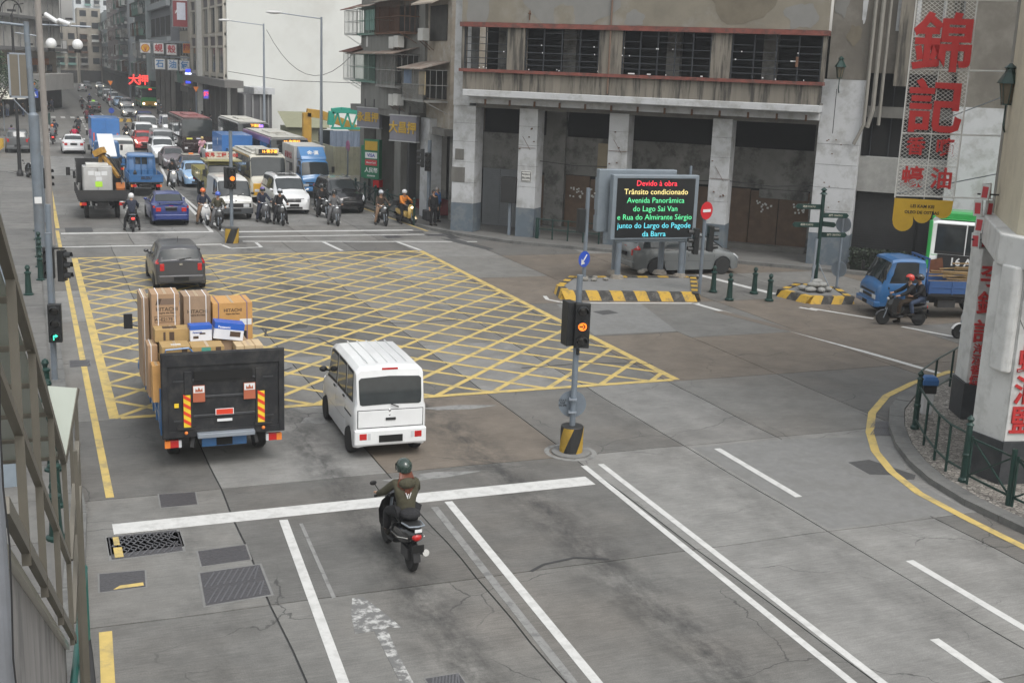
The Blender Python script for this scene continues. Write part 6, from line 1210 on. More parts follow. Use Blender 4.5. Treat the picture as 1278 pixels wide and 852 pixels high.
wires('overhead_cable', [[(19, 123.5, 6.4), (22, 110, 5.9), (30, 90, 6.2)]], .025, BLACK, None); tag(C.objects[-1], 'thin cable crossing the lower part of the blank white wall', 'cable')

# ---- near right corner shop building
K = thing('corner_shop_building', 'cream corner building on octagonal white pillars with red characters', 'building', (0, 0, 0))
CRW = M('cream_wall_tiles', (.48, .44, .34), .75, 0, .05, 4, dirt=(.33, .3, .24), dirt_amt=.4); WHP = M('pillar_white', (.52, .525, .52), .7, 0, .05, 3, dirt=(.3, .3, .29), dirt_amt=.45, dscale=2.5); BASEB = M('pillar_base_black', (.03, .033, .038), .6, 0, .2, 3, dirt=(.09, .09, .09))
RCH = M('character_red', (.46, .026, .026), .6)
obj('upper_wall', B().prism([(20.05, 20.6), (17.5, 17.3), (17.5, 16.9), (18.6, 14.5), (24, 12), (30, 20)], 4.95, 14), CRW, K)
obj('ledge', B().prism([(19.95, 20.85), (17.25, 17.45), (17.2, 16.6), (18.4, 14.2), (24, 11.5), (24, 12.5), (19, 15)][:5] + [(30, 11.5), (30, 22)], 4.35, 4.95), WHP, K, bevel=.03)
obj('corner_pilaster', B().prism([(20.15, 20.75), (19.9, 20.42), (20.2, 20.2), (20.5, 20.6)], 4.95, 14), M('pilaster_grey', (.2, .19, .17), .8), K)
PA = math.atan2(-.47, .88); PB_ = math.atan2(-.2, .98)
def pillar(x, y, a, w_, d, octo=.12):
    p = bpy.data.objects.new('pillar', None); P = [(0, 0), (w_ - octo, 0), (w_, octo), (w_, d), (0, d), (0, 0 + .001)][:5]
    o = obj('pillar', B().prism([(0, 0), (w_ - octo, 0), (w_, octo), (w_, d), (-.05, d)], .98, 4.4), WHP, K, (x, y, 0), (0, 0, a), bevel=.015); obj('pillar_base', B().prism([(-.04, -.04), (w_ - octo + .02, -.04), (w_ + .04, octo), (w_ + .04, d + .04), (-.09, d + .04)], .1, .98), BASEB, o, bevel=.01); return o
p1 = pillar(19.93, 20.62, PA, 1.05, .8)
for s_, sz, x, z in (('李', .56, .29, 3.48), ('錦', .56, .29, 2.84), ('記', .56, .28, 2.18), ('洋\n酒\n香\n煙', .25, .18, 1.42), ('經\n女\n葡\n萄', .25, .45, 1.42)): text(s_, sz, RCH, p1, (x, -.02, z), depth=.02, bold=.009 if sz > .3 else .004, name='character')
p2 = pillar(17.33, 16.74, PB_, 1.15, .85); obj('side_face', B().prism([(-.02, .02), (-.22, .80), (-.05, .86), (.05, .1)], .98, 4.4), WHP, p2); obj('side_base', B().prism([(-.05, -.02), (-.28, .84), (-.05, .9), (.05, .1)], .1, .98), BASEB, p2)
obj('junction_box', B().prism([(-.02, .04), (-.17, .50), (-.24, .48), (-.22, .1), (-.12, .0)], 2.35, 4.4), WHP, p2, bevel=.05)
text('蠔\n油\n鹽', .6, RCH, p2, (.34, -.02, 1.98), depth=.02, bold=.009, name='character')
obj('crack_line', B().tube([(-.02, -.006, 3.4), (.1, -.006, 3.2), (.3, -.006, 3.22), (.6, -.006, 3.1)], .006, 4), DARK, p2)
obj('shop_wall', B().prism([(20.9, 20.3), (21.1, 20.5), (24, 18), (24, 12), (19.5, 14.5), (19.4, 15.2)], .1, 4.4), INT, K)
obj('weed', B().ell((17.85, 16.75, 5.0), (.12, .1, .06), 8, 5), M('weed_green', (.06, .08, .03), .9), K)
# stacked red-white awning corner signs hanging at the cornice
sg = thing('corner_signs', 'stack of small white-framed red sign panels hung at the cornice of the corner building', 'sign', (19.3, 20.2, 4.2), math.atan2(.49, -.87) + pi)
for k in range(4):
    for j in range(2):
        o = obj('panel', B().box(-.09 + j * .2, .09 + j * .2, -.03, .03, k * .36, k * .36 + .35), WHP, sg, None, (0, rad(3 if (k + j) % 2 else -3), rad(30 * (j * 2 - 1)))); obj('red_insert', B().box(-.06 + j * .2, .06 + j * .2, -.04, -.03, k * .36 + .05, k * .36 + .29), RI, o)
obj('bracket', B().tube([(.7, 0, .2), (-.1, 0, .2)], .02, 6).tube([(.7, 0, 1.2), (-.1, 0, 1.2)], .02, 6), BLACK, sg)

# ---- big hanging mesh sign: local x runs left->right as seen from the camera
LK = thing('hanging_sign', 'tall white mesh sign with big red characters and a yellow scalloped plate', 'sign', (20.05, 20.8, 0), math.atan2(-.49, .87))
fr = B(); XL, XR = -2.03, -.74
for x in (XL, XR, (XL + XR) / 2): fr.tube([(x, 0, 5.15), (x, 0, 11.5)], .018 if x != (XL + XR) / 2 else .012, 6)
for z in (5.2, 6.6, 8.0, 9.5, 10.8): fr.tube([(XL, 0, z), (.35, 0, z + .04)], .022, 6)
for z in (5.9, 8.7): fr.tube([(XL, 0, z), (XR, 0, z)], .012, 6)
fr.tube([(.35, 0, 5.0), (.35, 0, 11.5)], .03, 6)
obj('frame', fr, M('frame_white', (.6, .6, .58), .6), LK)
ms = B(); st_ = .085; k = 0; Z0, Z1 = 5.2, 11.0
def seg(c, s):
    pts = []
    for x in (XL, XR):
        z = s * (x - XL) + c
        if Z0 <= z <= Z1: pts.append((x, z))
    for z in (Z0, Z1):
        x = XL + (z - c) / s
        if XL < x < XR: pts.append((x, z))
    return pts
c = Z0 - 1.3
while c < Z1 + 1.3:
    for s in (.75, -.75):
        p = seg(c, s)
        if len(p) == 2: ms.beam((p[0][0], .01, p[0][1]), (p[1][0], .01, p[1][1]), .0075, .0075, (0, 1, 0))
    c += st_
obj('wire_mesh', ms, M('mesh_white', (.66, .66, .63), .6), LK)
obj('stay_rod', B().tube([(XL + .05, -.02, 5.25), (1.6, 2.0, 5.9)], .014, 5).tube([(XL + .1, -.02, 6.6), (1.4, 1.6, 7.9)], .012, 5), GALV, LK)
mx = (XL + XR) / 2
text('錦', 1.32, RCH, LK, (mx + .02, -.04, 8.50), depth=.03, bold=.028, name='character'); text('記', 1.22, RCH, LK, (mx, -.04, 7.12), depth=.03, bold=.028, name='character')
for ch, x, z, sz in (('香', mx - .32, 6.3, .42), ('噴', mx + .32, 6.3, .42), ('蠔', mx - .32, 5.6, .5), ('油', mx + .32, 5.6, .5)): text(ch, sz, RCH, LK, (x, -.04, z), depth=.02, bold=.009, name='character')
P = [(XL, 5.14), (XL, 4.62)]
for cx, zz, r in ((XL + .235, 4.62, .225), (mx, 4.80, .20), (XR - .21, 4.93, .2)):
    P += [(cx + r * cos(a), zz + r * sin(a)) for a in [pi + pi * i / 10 for i in range(11)]]
P += [(XR, 5.14)]
obj('yellow_plate', B().prismy(P, -.015, .015), M('plate_yellow', (.58, .36, .03), .5, 0, .05, 3, dirt=(.4, .24, .03)), LK); text('LEI KAM KEI', .1, BLACK, LK, (mx - .02, -.02, 4.98), depth=.002, bold=.002); text('OLEO DE OSTRAS', .095, BLACK, LK, (mx - .02, -.02, 4.84), depth=.002, bold=.002)
# ================================================================ street furniture
SIGB = M('signal_black', (.012, .013, .014), .5); LENSD = M('lens_dark', (.03, .028, .026), .25, coat=.4)
AMB = M('signal_amber', (1, .20, .02), emit=1.5); GRNL = M('signal_green', (.06, .85, .55), emit=1.3)
def arrow(parent, kind, mat, loc, s=.075, back=None):
    b = B()
    if kind == 'right': P = [[(-1, -.18), (.2, -.18), (.2, .18), (-1, .18)], [(0, .75), (.35, .75), (1, 0), (.35, -.75), (0, -.75), (.55, 0)]]
    else: P = [[(-.55, -1), (-.25, -1), (-.25, .35), (-.55, .35)], [(-.55, .35), (-.25, .05), (.25, .05), (.25, .4), (-.25, .45)], [(.1, .75), (.1, -.3), (.8, .22)]]
    for q in P: b.prismy([(x * s, z * s) for x, z in q], -.012, 0)
    return obj('arrow', b, mat, parent, loc)
def head(root, x, y, z, rz, on=None, kind=None, n=3, board=True, nm='signal_head'):
    h = obj(nm, B().box(-.15, .15, -.08, .10, -.45 * n / 3 * 1.0, .45 * n / 3), SIGB, root, (x, y, z), (0, 0, rz), bevel=.012)
    for i in range(n):
        zz = (n - 1) / 2 * .30 - i * .30; lit = on is not None and i == on[0]
        obj('lens', B().lathe([(.10, -.0), (.085, -.03), (.03, -.04), (.004, -.04)], 0, 0, 16, 'y', 0), LENSD if not lit or kind else on[1], h, (0, -.085, zz))
        vz = []
        for yy in (0, -.19):
            vz.append([(.115 * cos(a), yy, .115 * sin(a)) for a in [rad(-20 + 220 * k / 10) for k in range(11)]] + [(.108 * cos(a), yy, .108 * sin(a)) for a in [rad(200 - 220 * k / 10) for k in range(11)]])
        obj('visor', B().rings(vz, True), SIGB, h, (0, -.08, zz))
        if lit:
            if kind == 'right_dark': obj('lit_disc', B().lathe([(.088, 0), (.003, -.004)], 0, 0, 16, 'y'), on[1], h, (0, -.126, zz)); arrow(h, 'right', BLACK, (0, -.13, zz), .065)
            elif kind: arrow(h, kind, on[1], (0, -.135, zz), .08)
    return h
def striped_base(root, r, h, z0=0, x=0, y=0):
    d = obj('base_drum', B().lathe([(r, z0), (r, z0 + h), (r * .93, z0 + h + .02), (.01, z0 + h + .02)], x, y, 24), M('drum_black', (.018, .018, .018), .6), root)
    for k in range(3):
        b = B(); a0 = 2 * pi * k / 3 + .5; n = 6; rs = []
        for j in range(2):
            zz = z0 + (h if j else 0) + (.003 if j else 0); off = .9 * j
            rs.append([((r + .004) * cos(a0 + off + .95 * i / n) + x, (r + .004) * sin(a0 + off + .95 * i / n) + y, zz) for i in range(n + 1)])
        # twisted strip in 6 steps
        rows = [[((r + .004) * cos(a0 + .9 * t / 6 + .95 * i / n) + x, (r + .004) * sin(a0 + .9 * t / 6 + .95 * i / n) + y, z0 + h * t / 6) for i in range(n + 1)] for t in range(7)]
        b.rings(rows, False, False); obj('stripe', b, M('drum_yellow', (.40, .25, .03), .6, 0, .2, 5, dirt=(.1, .08, .03)), d)
# main signal on its island
S = thing('traffic_light', 'traffic light with lit amber arrow on a striped drum in mid junction', 'traffic light', (10.1, 21.08, 0))
striped_base(S, .235, .55, .02); obj('pole', B().tube([(0, 0, .5), (0, 0, 3.72)], .062, 14), GREYP, S); obj('plinth', B().lathe([(.40, 0), (.40, .03), (.3, .04)], n=20), LPATCH, S)
HZ = rad(-22)
h1 = head(S, .03, -.16, 2.72, HZ, (1, AMB), 'right_dark'); head(S, -.17, .05, 2.74, HZ + pi * .62, None)
d_ = obj('sign_disc', B().lathe([(.285, .0), (.285, .012), (.004, .012)], 0, 0, 24, 'y', 0), GREYP, S, (.02, .09, 1.02), (0, 0, HZ)); obj('clamp', B().box(-.08, .08, -.2, 0, .12, .15).box(-.08, .08, -.2, 0, -.15, -.12), GALV, d_)
for i, t_ in enumerate(('D.S.A.T.', 'RC/F', 'SIG 2PR')): text(t_, .05, BLACK, d_, (-.2, -.005, .07 - i * .055), depth=.002, bold=.001)
obj('sensor_box', B().box(-.03, .03, -.04, .04, 3.3, 3.32).box(-.025, .025, -.11, -.05, 2.1, 2.22), BLACK, S)
# far island signal
S = thing('traffic_light', 'traffic light with lit amber lamp on a striped drum beyond the yellow grid', 'traffic light', (7.9, 51.0, 0)); striped_base(S, .29, .62, .0); obj('pole', B().tube([(0, 0, .7), (0, 0, 4.7)], .075, 12), GREYP, S); head(S, .03, -.16, 2.75, rad(-8), (1, AMB)); head(S, -.16, .02, 2.75, rad(100))
# left pavement signals
S = thing('traffic_light', 'pavement traffic light with lit green turn arrow, nearest at the left', 'traffic light', (.33, 29.0, .1)); obj('pole', B().tube([(0, 0, 0), (0, 0, 3.5)], .07, 12), GREYP, S); head(S, .06, -.16, 1.42, rad(-6), (2, GRNL), 'up'); 
S = thing('traffic_light', 'pavement traffic light with unlit side lamps, second one', 'traffic light', (.45, 36.3, .1)); obj('pole', B().tube([(0, 0, 0), (0, 0, 3.3)], .08, 12), GREYP, S); head(S, -.05, -.2, 1.65, rad(-10)); head(S, .32, .0, 1.52, rad(65)); obj('bracket', B().box(-.1, .4, -.03, .03, 2.0, 2.05), SIGB, S)
S = thing('traffic_light', 'small traffic light on the left pavement behind the thick grey pole', 'traffic light', (.55, 57.5, .1)); obj('pole', B().tube([(0, 0, 0), (0, 0, 3.0)], .07, 10), GREYP, S); head(S, .2, 0, 2.0, rad(60), n=3)
# corner of the derelict building
S = thing('traffic_light', 'thin pole with black signal in front of the tenement arcade', 'traffic light', (18.5, 56.6, .1)); obj('pole', B().tube([(0, 0, 0), (0, 0, 4.0)], .1, 12), GREYP, S); head(S, -.15, -.25, 2.95, rad(-30)); head(S, -.3, .2, 3.1, rad(-110))
# LED board island
def island(poly, h, name='traffic_island', label='', n=0):
    root = thing(name, label, 'island', (0, 0, 0)); obj('top', B().prism(poly, 0, h - .03), LPATCH, root); P = [Vector(p) for p in poly]; cen = sum(P, Vector((0, 0))) / len(P)
    for a, b_ in zip(P, P[1:] + P[:1]):
        ln = (b_ - a).length; n = max(1, round(ln / .42)); t = (b_ - a).normalized(); nn = Vector((-t.y, t.x)); nn = -nn if (a - cen).dot(nn) < 0 else nn
        for i in range(n):
            p, q = a.lerp(b_, i / n), a.lerp(b_, (i + 1) / n); sk = t * .13
            c_ = M('kerb_yellow', (.52, .32, .035), .65, 0, .15, 5, dirt=(.12, .1, .06), dirt_amt=.6, dscale=5) if i % 2 == 0 else M('kerb_black', (.035, .034, .032), .7, 0, .3, 5, dirt=(.16, .15, .14), dirt_amt=.5, dscale=6)
            lo = nn * .16; b = B(); b.add([(p.x + lo.x, p.y + lo.y, 0), (q.x + lo.x, q.y + lo.y, 0), (q.x, q.y, 0), (p.x, p.y, 0), (p.x + sk.x + lo.x * .35, p.y + sk.y + lo.y * .35, h), (q.x + sk.x + lo.x * .35, q.y + sk.y + lo.y * .35, h), (q.x + sk.x - nn.x * .18, q.y + sk.y - nn.y * .18, h), (p.x + sk.x - nn.x * .18, p.y + sk.y - nn.y * .18, h)], [(0, 1, 5, 4), (1, 2, 6, 5), (2, 3, 7, 6), (3, 0, 4, 7), (4, 5, 6, 7), (0, 3, 2, 1)]); obj('kerb_block', b, c_, root)
    return root
island([(16.95, 36.5), (17.2, 37.6), (18.4, 39.2), (23.2, 38.4), (21.5, 35.35)], .3, label='island with black and yellow kerb blocks carrying the LED board')
ring = B()
pts = [(16.5, 37.2), (16.35, 36.6), (16.6, 36.1), (17.2, 35.95)]
for p, q in zip(pts, pts[1:]): line('lane_line', p, q, .14)
LB = thing('led_board', 'grey LED message board with coloured Portuguese text on steel posts', 'message board', (19.5, 38.6, 0), -.05)
FRM = M('board_frame', (.20, .235, .27), .5, .2, .1, 3)
bx('housing', FRM, LB, .12, 3.60, -.05, .26, 1.72, 4.10, bevel=.03); bx('rear_housing', FRM, LB, -.25, 2.9, .42, .70, 1.95, 4.25, bevel=.03)
for z in (2.0, 2.75, 3.4): bx('housing_door', FRM, LB, -.27, -.25, .45, .72, z, z + .55, bevel=.01)
bx('screen', M('led_screen_black', (.012, .013, .014), .3, obj=True), LB, .28, 3.44, -.065, -.05, 1.80, 3.98)
lc = {'r': M('led_r', (1, .03, .06), emit=1.3), 'y': M('led_y', (1, .82, .3), emit=1.0), 'g': M('led_g', (.12, .9, .36), emit=.85), 'c': M('led_c', (.12, .72, .85), emit=.95)}
for i, (t_, c_) in enumerate((('Devido à obra', 'r'), ('Trânsito condicionado', 'y'), ('Avenida Panorâmica', 'g'), ('do Lago Sai Van', 'g'), ('e Rua do Almirante Sérgio', 'g'), ('junto do Largo do Pagode', 'c'), ('da Barra', 'c'))):
    text(t_, .285, lc[c_], LB, (1.86, -.07, 3.79 - i * .31), depth=.002, bold=.0, name='led_text', sx=1.0)
bx('base_beam', FRM, LB, .4, 3.3, .04, .16, 1.62, 1.72, bevel=.01)
for x, y in ((.55, .1), (3.15, .1), (.9, 1.2), (2.75, 1.0)): obj('post', B().tube([(x, y, .25), (x, y, 1.6)], .11, 14), GREYP, LB); obj('footing', B().lathe([(.30, .24), (.22, .38), (.1, .42)], x, y, 7), M('rough_concrete', (.19, .17, .145), .95, 0, .3, 8, .6), LB)
obj('sign_mast', B().tube([(3.5, .5, .2), (3.5, .5, 4.4)], .05, 10), GREYP, LB)
for x, y, r in ((-.9, -.2, .12), (-.6, -.35, .1), (-.35, .1, .09), (-.1, -.3, .1), (2.0, .9, .12), (2.3, 1.2, .11), (-.7, .15, .09)):
    o = obj('rubble', B().ell((0, 0, 0), (r * 1.3, r, r * .7), 7, 5), M('rubble_grey', (.2, .19, .17), .9, 0, .3, 8), None, (19.5 + x, 38.6 + y, .33)); tag(o, 'grey rubble lumps lying at the feet of the LED board posts', 'stone', 'rubble at the LED board posts')
# arrow sign mast at left of the board
S = thing('sign_post', 'grey post with round blue arrow sign and dark signal box left of the LED board', 'sign post', (18.65, 38.6, .27)); obj('pole', B().tube([(0, 0, 0), (0, 0, 3.35)], .075, 12), GREYP, S); o = obj('round_sign', B().lathe([(.29, -.012), (.29, .0), (.004, .0)], 0, 0, 24, 'y'), M('sign_blue', (.02, .07, .42), .4), S, (-.08, -.12, .78), (0, 0, rad(20))); obj('arrow', B().beam((.12, -.02, .16), (-.1, -.02, -.12), .05, .01, (0, 1, 0)).prismy([(-.16, -.2), (-.15, .02), (.03, -.16)], -.025, -.014), PW, o); obj('signal_box', B().box(-.35, -.1, -.1, .15, 1.75, 2.6), SIGB, S, bevel=.02)
# no entry sign and signals
S = thing('sign_post', 'post with red no-entry disc and two black signals right of the LED board', 'sign post', (21.75, 35.6, .2)); obj('pole', B().tube([(0, 0, 0), (0, 0, 3.2)], .06, 12), GREYP, S); o = obj('no_entry_disc', B().lathe([(.31, -.012), (.31, .0), (.004, .0)], 0, 0, 24, 'y'), M('sign_red', (.5, .012, .02), .4), S, (0, -.08, 2.95), (0, 0, rad(18))); bx('white_bar', PW, o, -.2, .2, -.025, -.012, -.05, .05); head(S, .32, .05, 1.95, rad(75)); head(S, -.22, .15, 1.85, rad(-105)); obj('clamp', B().box(-.3, .4, -.02, .02, 2.0, 2.04), SIGB, S)
# direction finger post
I2 = island([(25.15, 35.6), (25.4, 34.2), (26.9, 33.8), (27.6, 35.5), (26.6, 36.6)], .26, label='small island with striped kerb and sandbags around the finger post')
S = thing('finger_post', 'dark green finger post with five direction boards', 'sign post', (26.35, 35.2, .24)); obj('pole', B().tube([(0, 0, 0), (0, 0, 3.55)], .07, 12).lathe([(.14, 3.5), (.05, 3.6), (.12, 3.66), (.02, 3.74)]), GREEN, S)
for x0, x1, z, a in ((.08, .95, 2.75, 0), (.08, .95, 2.05, 0), (-.95, -.08, 3.05, 0), (-1.0, -.08, 2.4, 0), (.08, .5, 2.45, rad(-45))):
    o = obj('finger_board', B().prismy([(x0, z - .09), (x1, z - .09), (x1 + (.08 if x1 > 0 else 0), z), (x1, z + .09), (x0, z + .09), (x0 - (.08 if x0 < -.5 else 0), z)], -.03, .03), GREEN, S, None, (0, 0, HZ * .6 + a), bevel=.006)
    text('澳門 CENTRO' if x1 > 0 else '碼頭 PORTO', .085, PCR, o, ((x0 + x1) / 2, -.035, z), depth=.002) if abs(x1 - x0) > .6 else None
obj('brace', B().tube([(0, 0, 1.1), (.55, -.2, .05)], .02, 6).tube([(0, 0, 1.1), (.35, .45, .05)], .02, 6).tube([(0, 0, 1.1), (-.35, -.1, .05)], .02, 6).tube([(-.12, -.02, 1.9), (-.18, -.05, .1)], .05, 6), GALV, S)
for i, (x, y, z) in enumerate(((-.35, -.25, 0), (0, -.4, 0), (.35, -.25, 0), (-.2, -.2, .16), (.15, -.25, .16), (.3, .1, 0), (-.4, .1, 0), (0, -.1, .26))):
    o = obj('sandbag', B().ell((0, 0, 0), (.24, .15, .10), 12, 8), M('sandbag_grey', (.24, .24, .23), .9, 0, .15, 9, .4), None, (26.35 + x, 35.2 + y, .34 + z), (0, 0, i * .9)); tag(o, 'grey sandbag at the foot of the finger post, ' + ('leftmost of the bottom row', 'middle of the bottom row', 'right front of the bottom row', 'left one of the second row', 'right one of the second row', 'far right behind the post', 'far left behind the post', 'on top of the heap')[i], 'sandbag', 'sandbags at the finger post')
S = thing('sign_post', 'thin post with round sign seen edge-on, right of the finger post', 'sign post', (27.55, 35.5, .2)); obj('pole', B().tube([(0, 0, 0), (0, 0, 2.7)], .05, 10), GREYP, S)
for z in (2.4, .75): obj('round_sign', B().lathe([(.30, -.012), (.30, .012), (.004, .012)], 0, 0, 20, 'x'), GREYP, S, (.03, 0, z), (0, 0, rad(28)))
# bollards
def bollard_mesh():
    return B().lathe([(.16, 0), (.16, .05), (.11, .08), (.10, .2), (.085, .55), (.08, .68), (.11, .70), (.11, .74), (.05, .78), (.055, .82), (.085, .88), (.06, .95), (.01, .98)], n=14).mesh('bollard', True)
for x, y, lb in ((23.0, 36.7, 'green bollard nearest the no-entry post, back row'), (22.75, 35.2, 'green bollard nearest the no-entry post, front row'), (24.4, 36.15, 'green bollard nearer the finger post, back row'), (24.15, 34.8, 'green bollard nearer the finger post, front row'), (-.2, 39.9, 'lone green bollard on the left pavement by the traffic lights')):
    o = obj('bollard', cached('boll', bollard_mesh), GREEN, None, (x, y, .02 if x > 1 else .1)); tag(o, lb, 'bollard', 'green iron bollards')
for i, (x, y) in enumerate(((.12, 27.2), (.14, 25.4), (.15, 22.4), (.15, 20.5), (.12, 19.0), (.2, 42.5), (.2, 45.2), (.2, 47.5), (.2, 52), (.2, 54.5))):
    o = obj('bollard', cached('boll', bollard_mesh), GREEN, None, (x, y, .1)); tag(o, ('green bollard at the left kerb, %s' % ('just below the green-arrow signal', 'second below the green-arrow signal', 'beside the stair canopy end', 'beside the stair posts, nearer', 'nearest the handrail', 'just beyond the second signal', 'third beyond the second signal', 'by the thick grey pole', 'past the thick grey pole', 'farthest past the thick grey pole')[i]), 'bollard', 'green iron bollards')
# corner railing
R = thing('corner_railing', 'dark green iron railing curving round the stone-paved corner', 'railing', (0, 0, 0))
def railpost(x, y, h=1.15, r=.06, big=False):
    prof = [(r * 1.5, 0), (r * 1.5, .06), (r, .1), (r, h * .45), (r * 1.2, h * .46), (r * 1.2, h * .5), (r, h * .52), (r * .9, h), (r * 1.25, h + .02), (r * .6, h + .07), (r * 1.15, h + .14), (.008, h + .22)] if big else [(r, 0), (r, h), (.004, h + .01)]
    return obj('post', B().lathe(prof, n=12), GREEN, R, (x, y, .11))
big = [(18.25, 20.25), (16.72, 17.05), (22.9, 23.75)]; sm = [(17.6, 19.2), (17.1, 18.3), (16.82, 17.65), (19.4, 21.5), (20.6, 22.35), (21.8, 23.1), (18.75, 20.85)]
for x, y in big: railpost(x, y, 1.15, .065, True)
for x, y in sm: railpost(x, y, 1.0, .028)
order = [(16.72, 17.05), (16.82, 17.65), (17.1, 18.3), (17.6, 19.2), (18.25, 20.25), (18.75, 20.85), (19.4, 21.5), (20.6, 22.35), (21.8, 23.1), (22.9, 23.75)]
for z in (1.1, .35): obj('rail', B().tube([(x, y, z) for x, y in order], .024, 8), GREEN, R)
for i, (a, b_) in enumerate((((16.68, 16.9), (16.6, 15.75)), ((16.6, 15.65), (16.6, 14.5)), ((16.6, 14.4), (16.6, 13.2)))):
    railpost(b_[0], b_[1], 1.1, .05); (x0, y0), (x1, y1) = a, b_
    b = B()
    for z in (.3, 1.05): b.beam((x0, y0, z), (x1, y1, z), .035)
    b.beam((x0, y0, .3), (x1, y1, 1.05), .03).beam((x0, y0, 1.05), (x1, y1, .3), .03).beam((x0, y0, .12), (x0, y0, 1.1), .035)
    obj('cross_panel', b, GREEN, R)
# pavement fence along the tenement (crossed panels)
R2 = thing('pavement_fence', 'green crossed-bar fence along the kerb before the tenement arcade', 'railing', (0, 0, 0)); FP = [(17.45, 55.6), (17.35, 57.6), (17.25, 59.6), (17.15, 61.6), (17.1, 63.6), (17.1, 65.6), (17.1, 67.6)]
for x, y in FP: obj('post', B().lathe([(.06, 0), (.06, 1.25), (.09, 1.3), (.01, 1.38)], x, y, 10), GREEN, R2)
for (x0, y0), (x1, y1) in zip(FP, FP[1:]): obj('cross_panel', B().beam((x0, y0, .3), (x1, y1, .3), .05).beam((x0, y0, 1.15), (x1, y1, 1.15), .05).beam((x0, y0, .3), (x1, y1, 1.15), .04).beam((x0, y0, 1.15), (x1, y1, .3), .04), GREEN, R2)
R3 = thing('low_railing', 'low green railing in front of the boarded shopfront between columns', 'railing', (19.2, 52.6, .1), math.atan2(-.692, .722))
for i in range(5): obj('post', B().tube([(3.55 + i * .75, -.15, 0), (3.55 + i * .75, -.15, .95)], .035 if i else .09, 8), GREEN, R3)
for z in (.45, .9): obj('rail', B().tube([(3.55, -.15, z), (6.6, -.15, z)], .025, 6), GREEN, R3)
# litter bin on the railing
S = thing('litter_bin', 'grey litter bin with blue lid hung on the green railing', 'bin', (18.95, 20.75, .28), rad(-20)); obj('bin_body', B().rings([[(x * k, y * k, z) for x, y in ((-.15, -.13), (.15, -.13), (.15, .13), (-.15, .13))] for k, z in ((.8, 0), (1.0, .62))]), M('bin_grey', (.50, .50, .51), .5), S, bevel=.03); obj('bin_band', B().box(-.16, .16, -.14, .14, .5, .7), BLACK, S, bevel=.02); obj('lid', B().rings([[(x * k, y * k, z) for x, y in ((-.18, -.16), (.18, -.16), (.18, .16), (-.18, .16))] for k, z in ((1, .7), (1.02, .82), (.8, .9))]), M('bin_blue', (.03, .12, .32), .45), S, bevel=.02)
# tall street lamps on the right kerb
for y, x, lb in ((96, 17.55, 'tall grey street lamp nearer the cream office, arm over the road'), (75.5, 17.4, 'tall grey street lamp nearer the tenement, arm over the road')):
    S = thing('street_lamp', lb, 'street lamp', (x, y, .1), 0, 'tall lamps on the right kerb'); obj('pole', B().tube([(0, 0, 0), (0, 0, 4), (0, 0, 10.3)], [.12, .095, .065], 12), GALV, S); obj('arm', B().tube([(0, 0, 10.2), (-1.4, -.1, 10.3), (-2.6, -.2, 10.4)], .035, 8), GALV, S); obj('lamp_head', B().ell((-3.0, -.2, 10.42), (.5, .16, .1), 12, 6), M('lamp_head', (.5, .5, .5), .4), S)
S = thing('street_lamp', 'small distant street lamp before the pale blue slab tower', 'street lamp', (15.5, 200, .1)); obj('pole', B().tube([(0, 0, 0), (0, 0, 10)], [.15, .1], 8), GALV, S); obj('lamp_head', B().box(-2, 0, -.1, .1, 9.9, 10.1), BLACK, S)
# wall lanterns
def lantern(x, y, z, lb, rz=0):
    S = thing('wall_lantern', lb, 'lantern', (x, y, z), rz); obj('glass_body', B().lathe([(.10, 0), (.17, .42), (.15, .43)], n=6), M('lantern_glass', (.12, .1, .07), .2), S); obj('cap', B().lathe([(.24, .42), (.22, .46), (.10, .66), (.09, .72), (.13, .75), (.03, .84)], n=6), GREEN, S)
    b = B()
    for k in range(6): a = 2 * pi * k / 6; b.beam((.10 * cos(a), .1 * sin(a), 0), (.175 * cos(a), .175 * sin(a), .43), .018)
    b.lathe([(.11, -.03), (.11, 0)], n=6); b.tube([(0, 0, 0), (0, 0, -.45), (0, .3, -.6)], .025, 6); obj('cage_and_bracket', b, GREEN, S)
a45 = math.atan2(-.692, .722)
x_, y_ = 19.2 + 16.5 * .722 - .45 * .692, 52.6 - 16.5 * .692 - .45 * .722
lantern(x_, y_, 7.85, 'black iron lantern on the white fifth column of the derelict building', a45); lantern(19.45, 20.0, 7.35, 'dark green lantern under the edge of the cream corner building', -.9)
wires('lantern_cable', [[(x_, y_ + .1, 7.4), (x_, y_ + .1, 5.6)]], .015, BLACK, None); tag(C.objects[-1], 'short black cable hanging below the lantern on the fifth column', 'cable')
# left poles with cameras
S = thing('camera_pole', 'thick grey pole on the left pavement with side arm, box and globe lamps', 'pole', (.28, 48.7, .1)); obj('pole', B().tube([(0, 0, 0), (-.02, 0, 5.2), (-.04, 0, 5.3), (-.12, 0, 8.6)], [.19, .19, .12, .10], 16), GREYP, S); obj('arm', B().tube([(-.1, 0, 8.45), (-2.2, 0, 8.6)], .05, 8), GREYP, S)
cb = bx('sign_back', M('sign_back_brown', (.13, .115, .09), .7), S, -.75, -.18, -.04, .04, 5.9, 7.4); obj('frame', B().box(-.82, -.12, -.03, .03, 7.4, 7.46).box(-.82, -.12, -.03, .03, 5.82, 5.9).box(-.82, -.75, -.03, .03, 5.85, 7.45).box(-.46, -.42, -.06, .03, 5.9, 7.4).beam((-.7, 0, 5.8), (-.1, 0, 5.1), .03), GALV, cb); bx('sticker', PW, S, -.14, .12, -.2, -.17, 1.9, 2.15); obj('lamp_hoop', B().tube([(-.62 + .36 * cos(pi * i / 10), 0, 8.9 + .45 * sin(pi * i / 10)) for i in range(11)], .03, 6), BLACK, S)
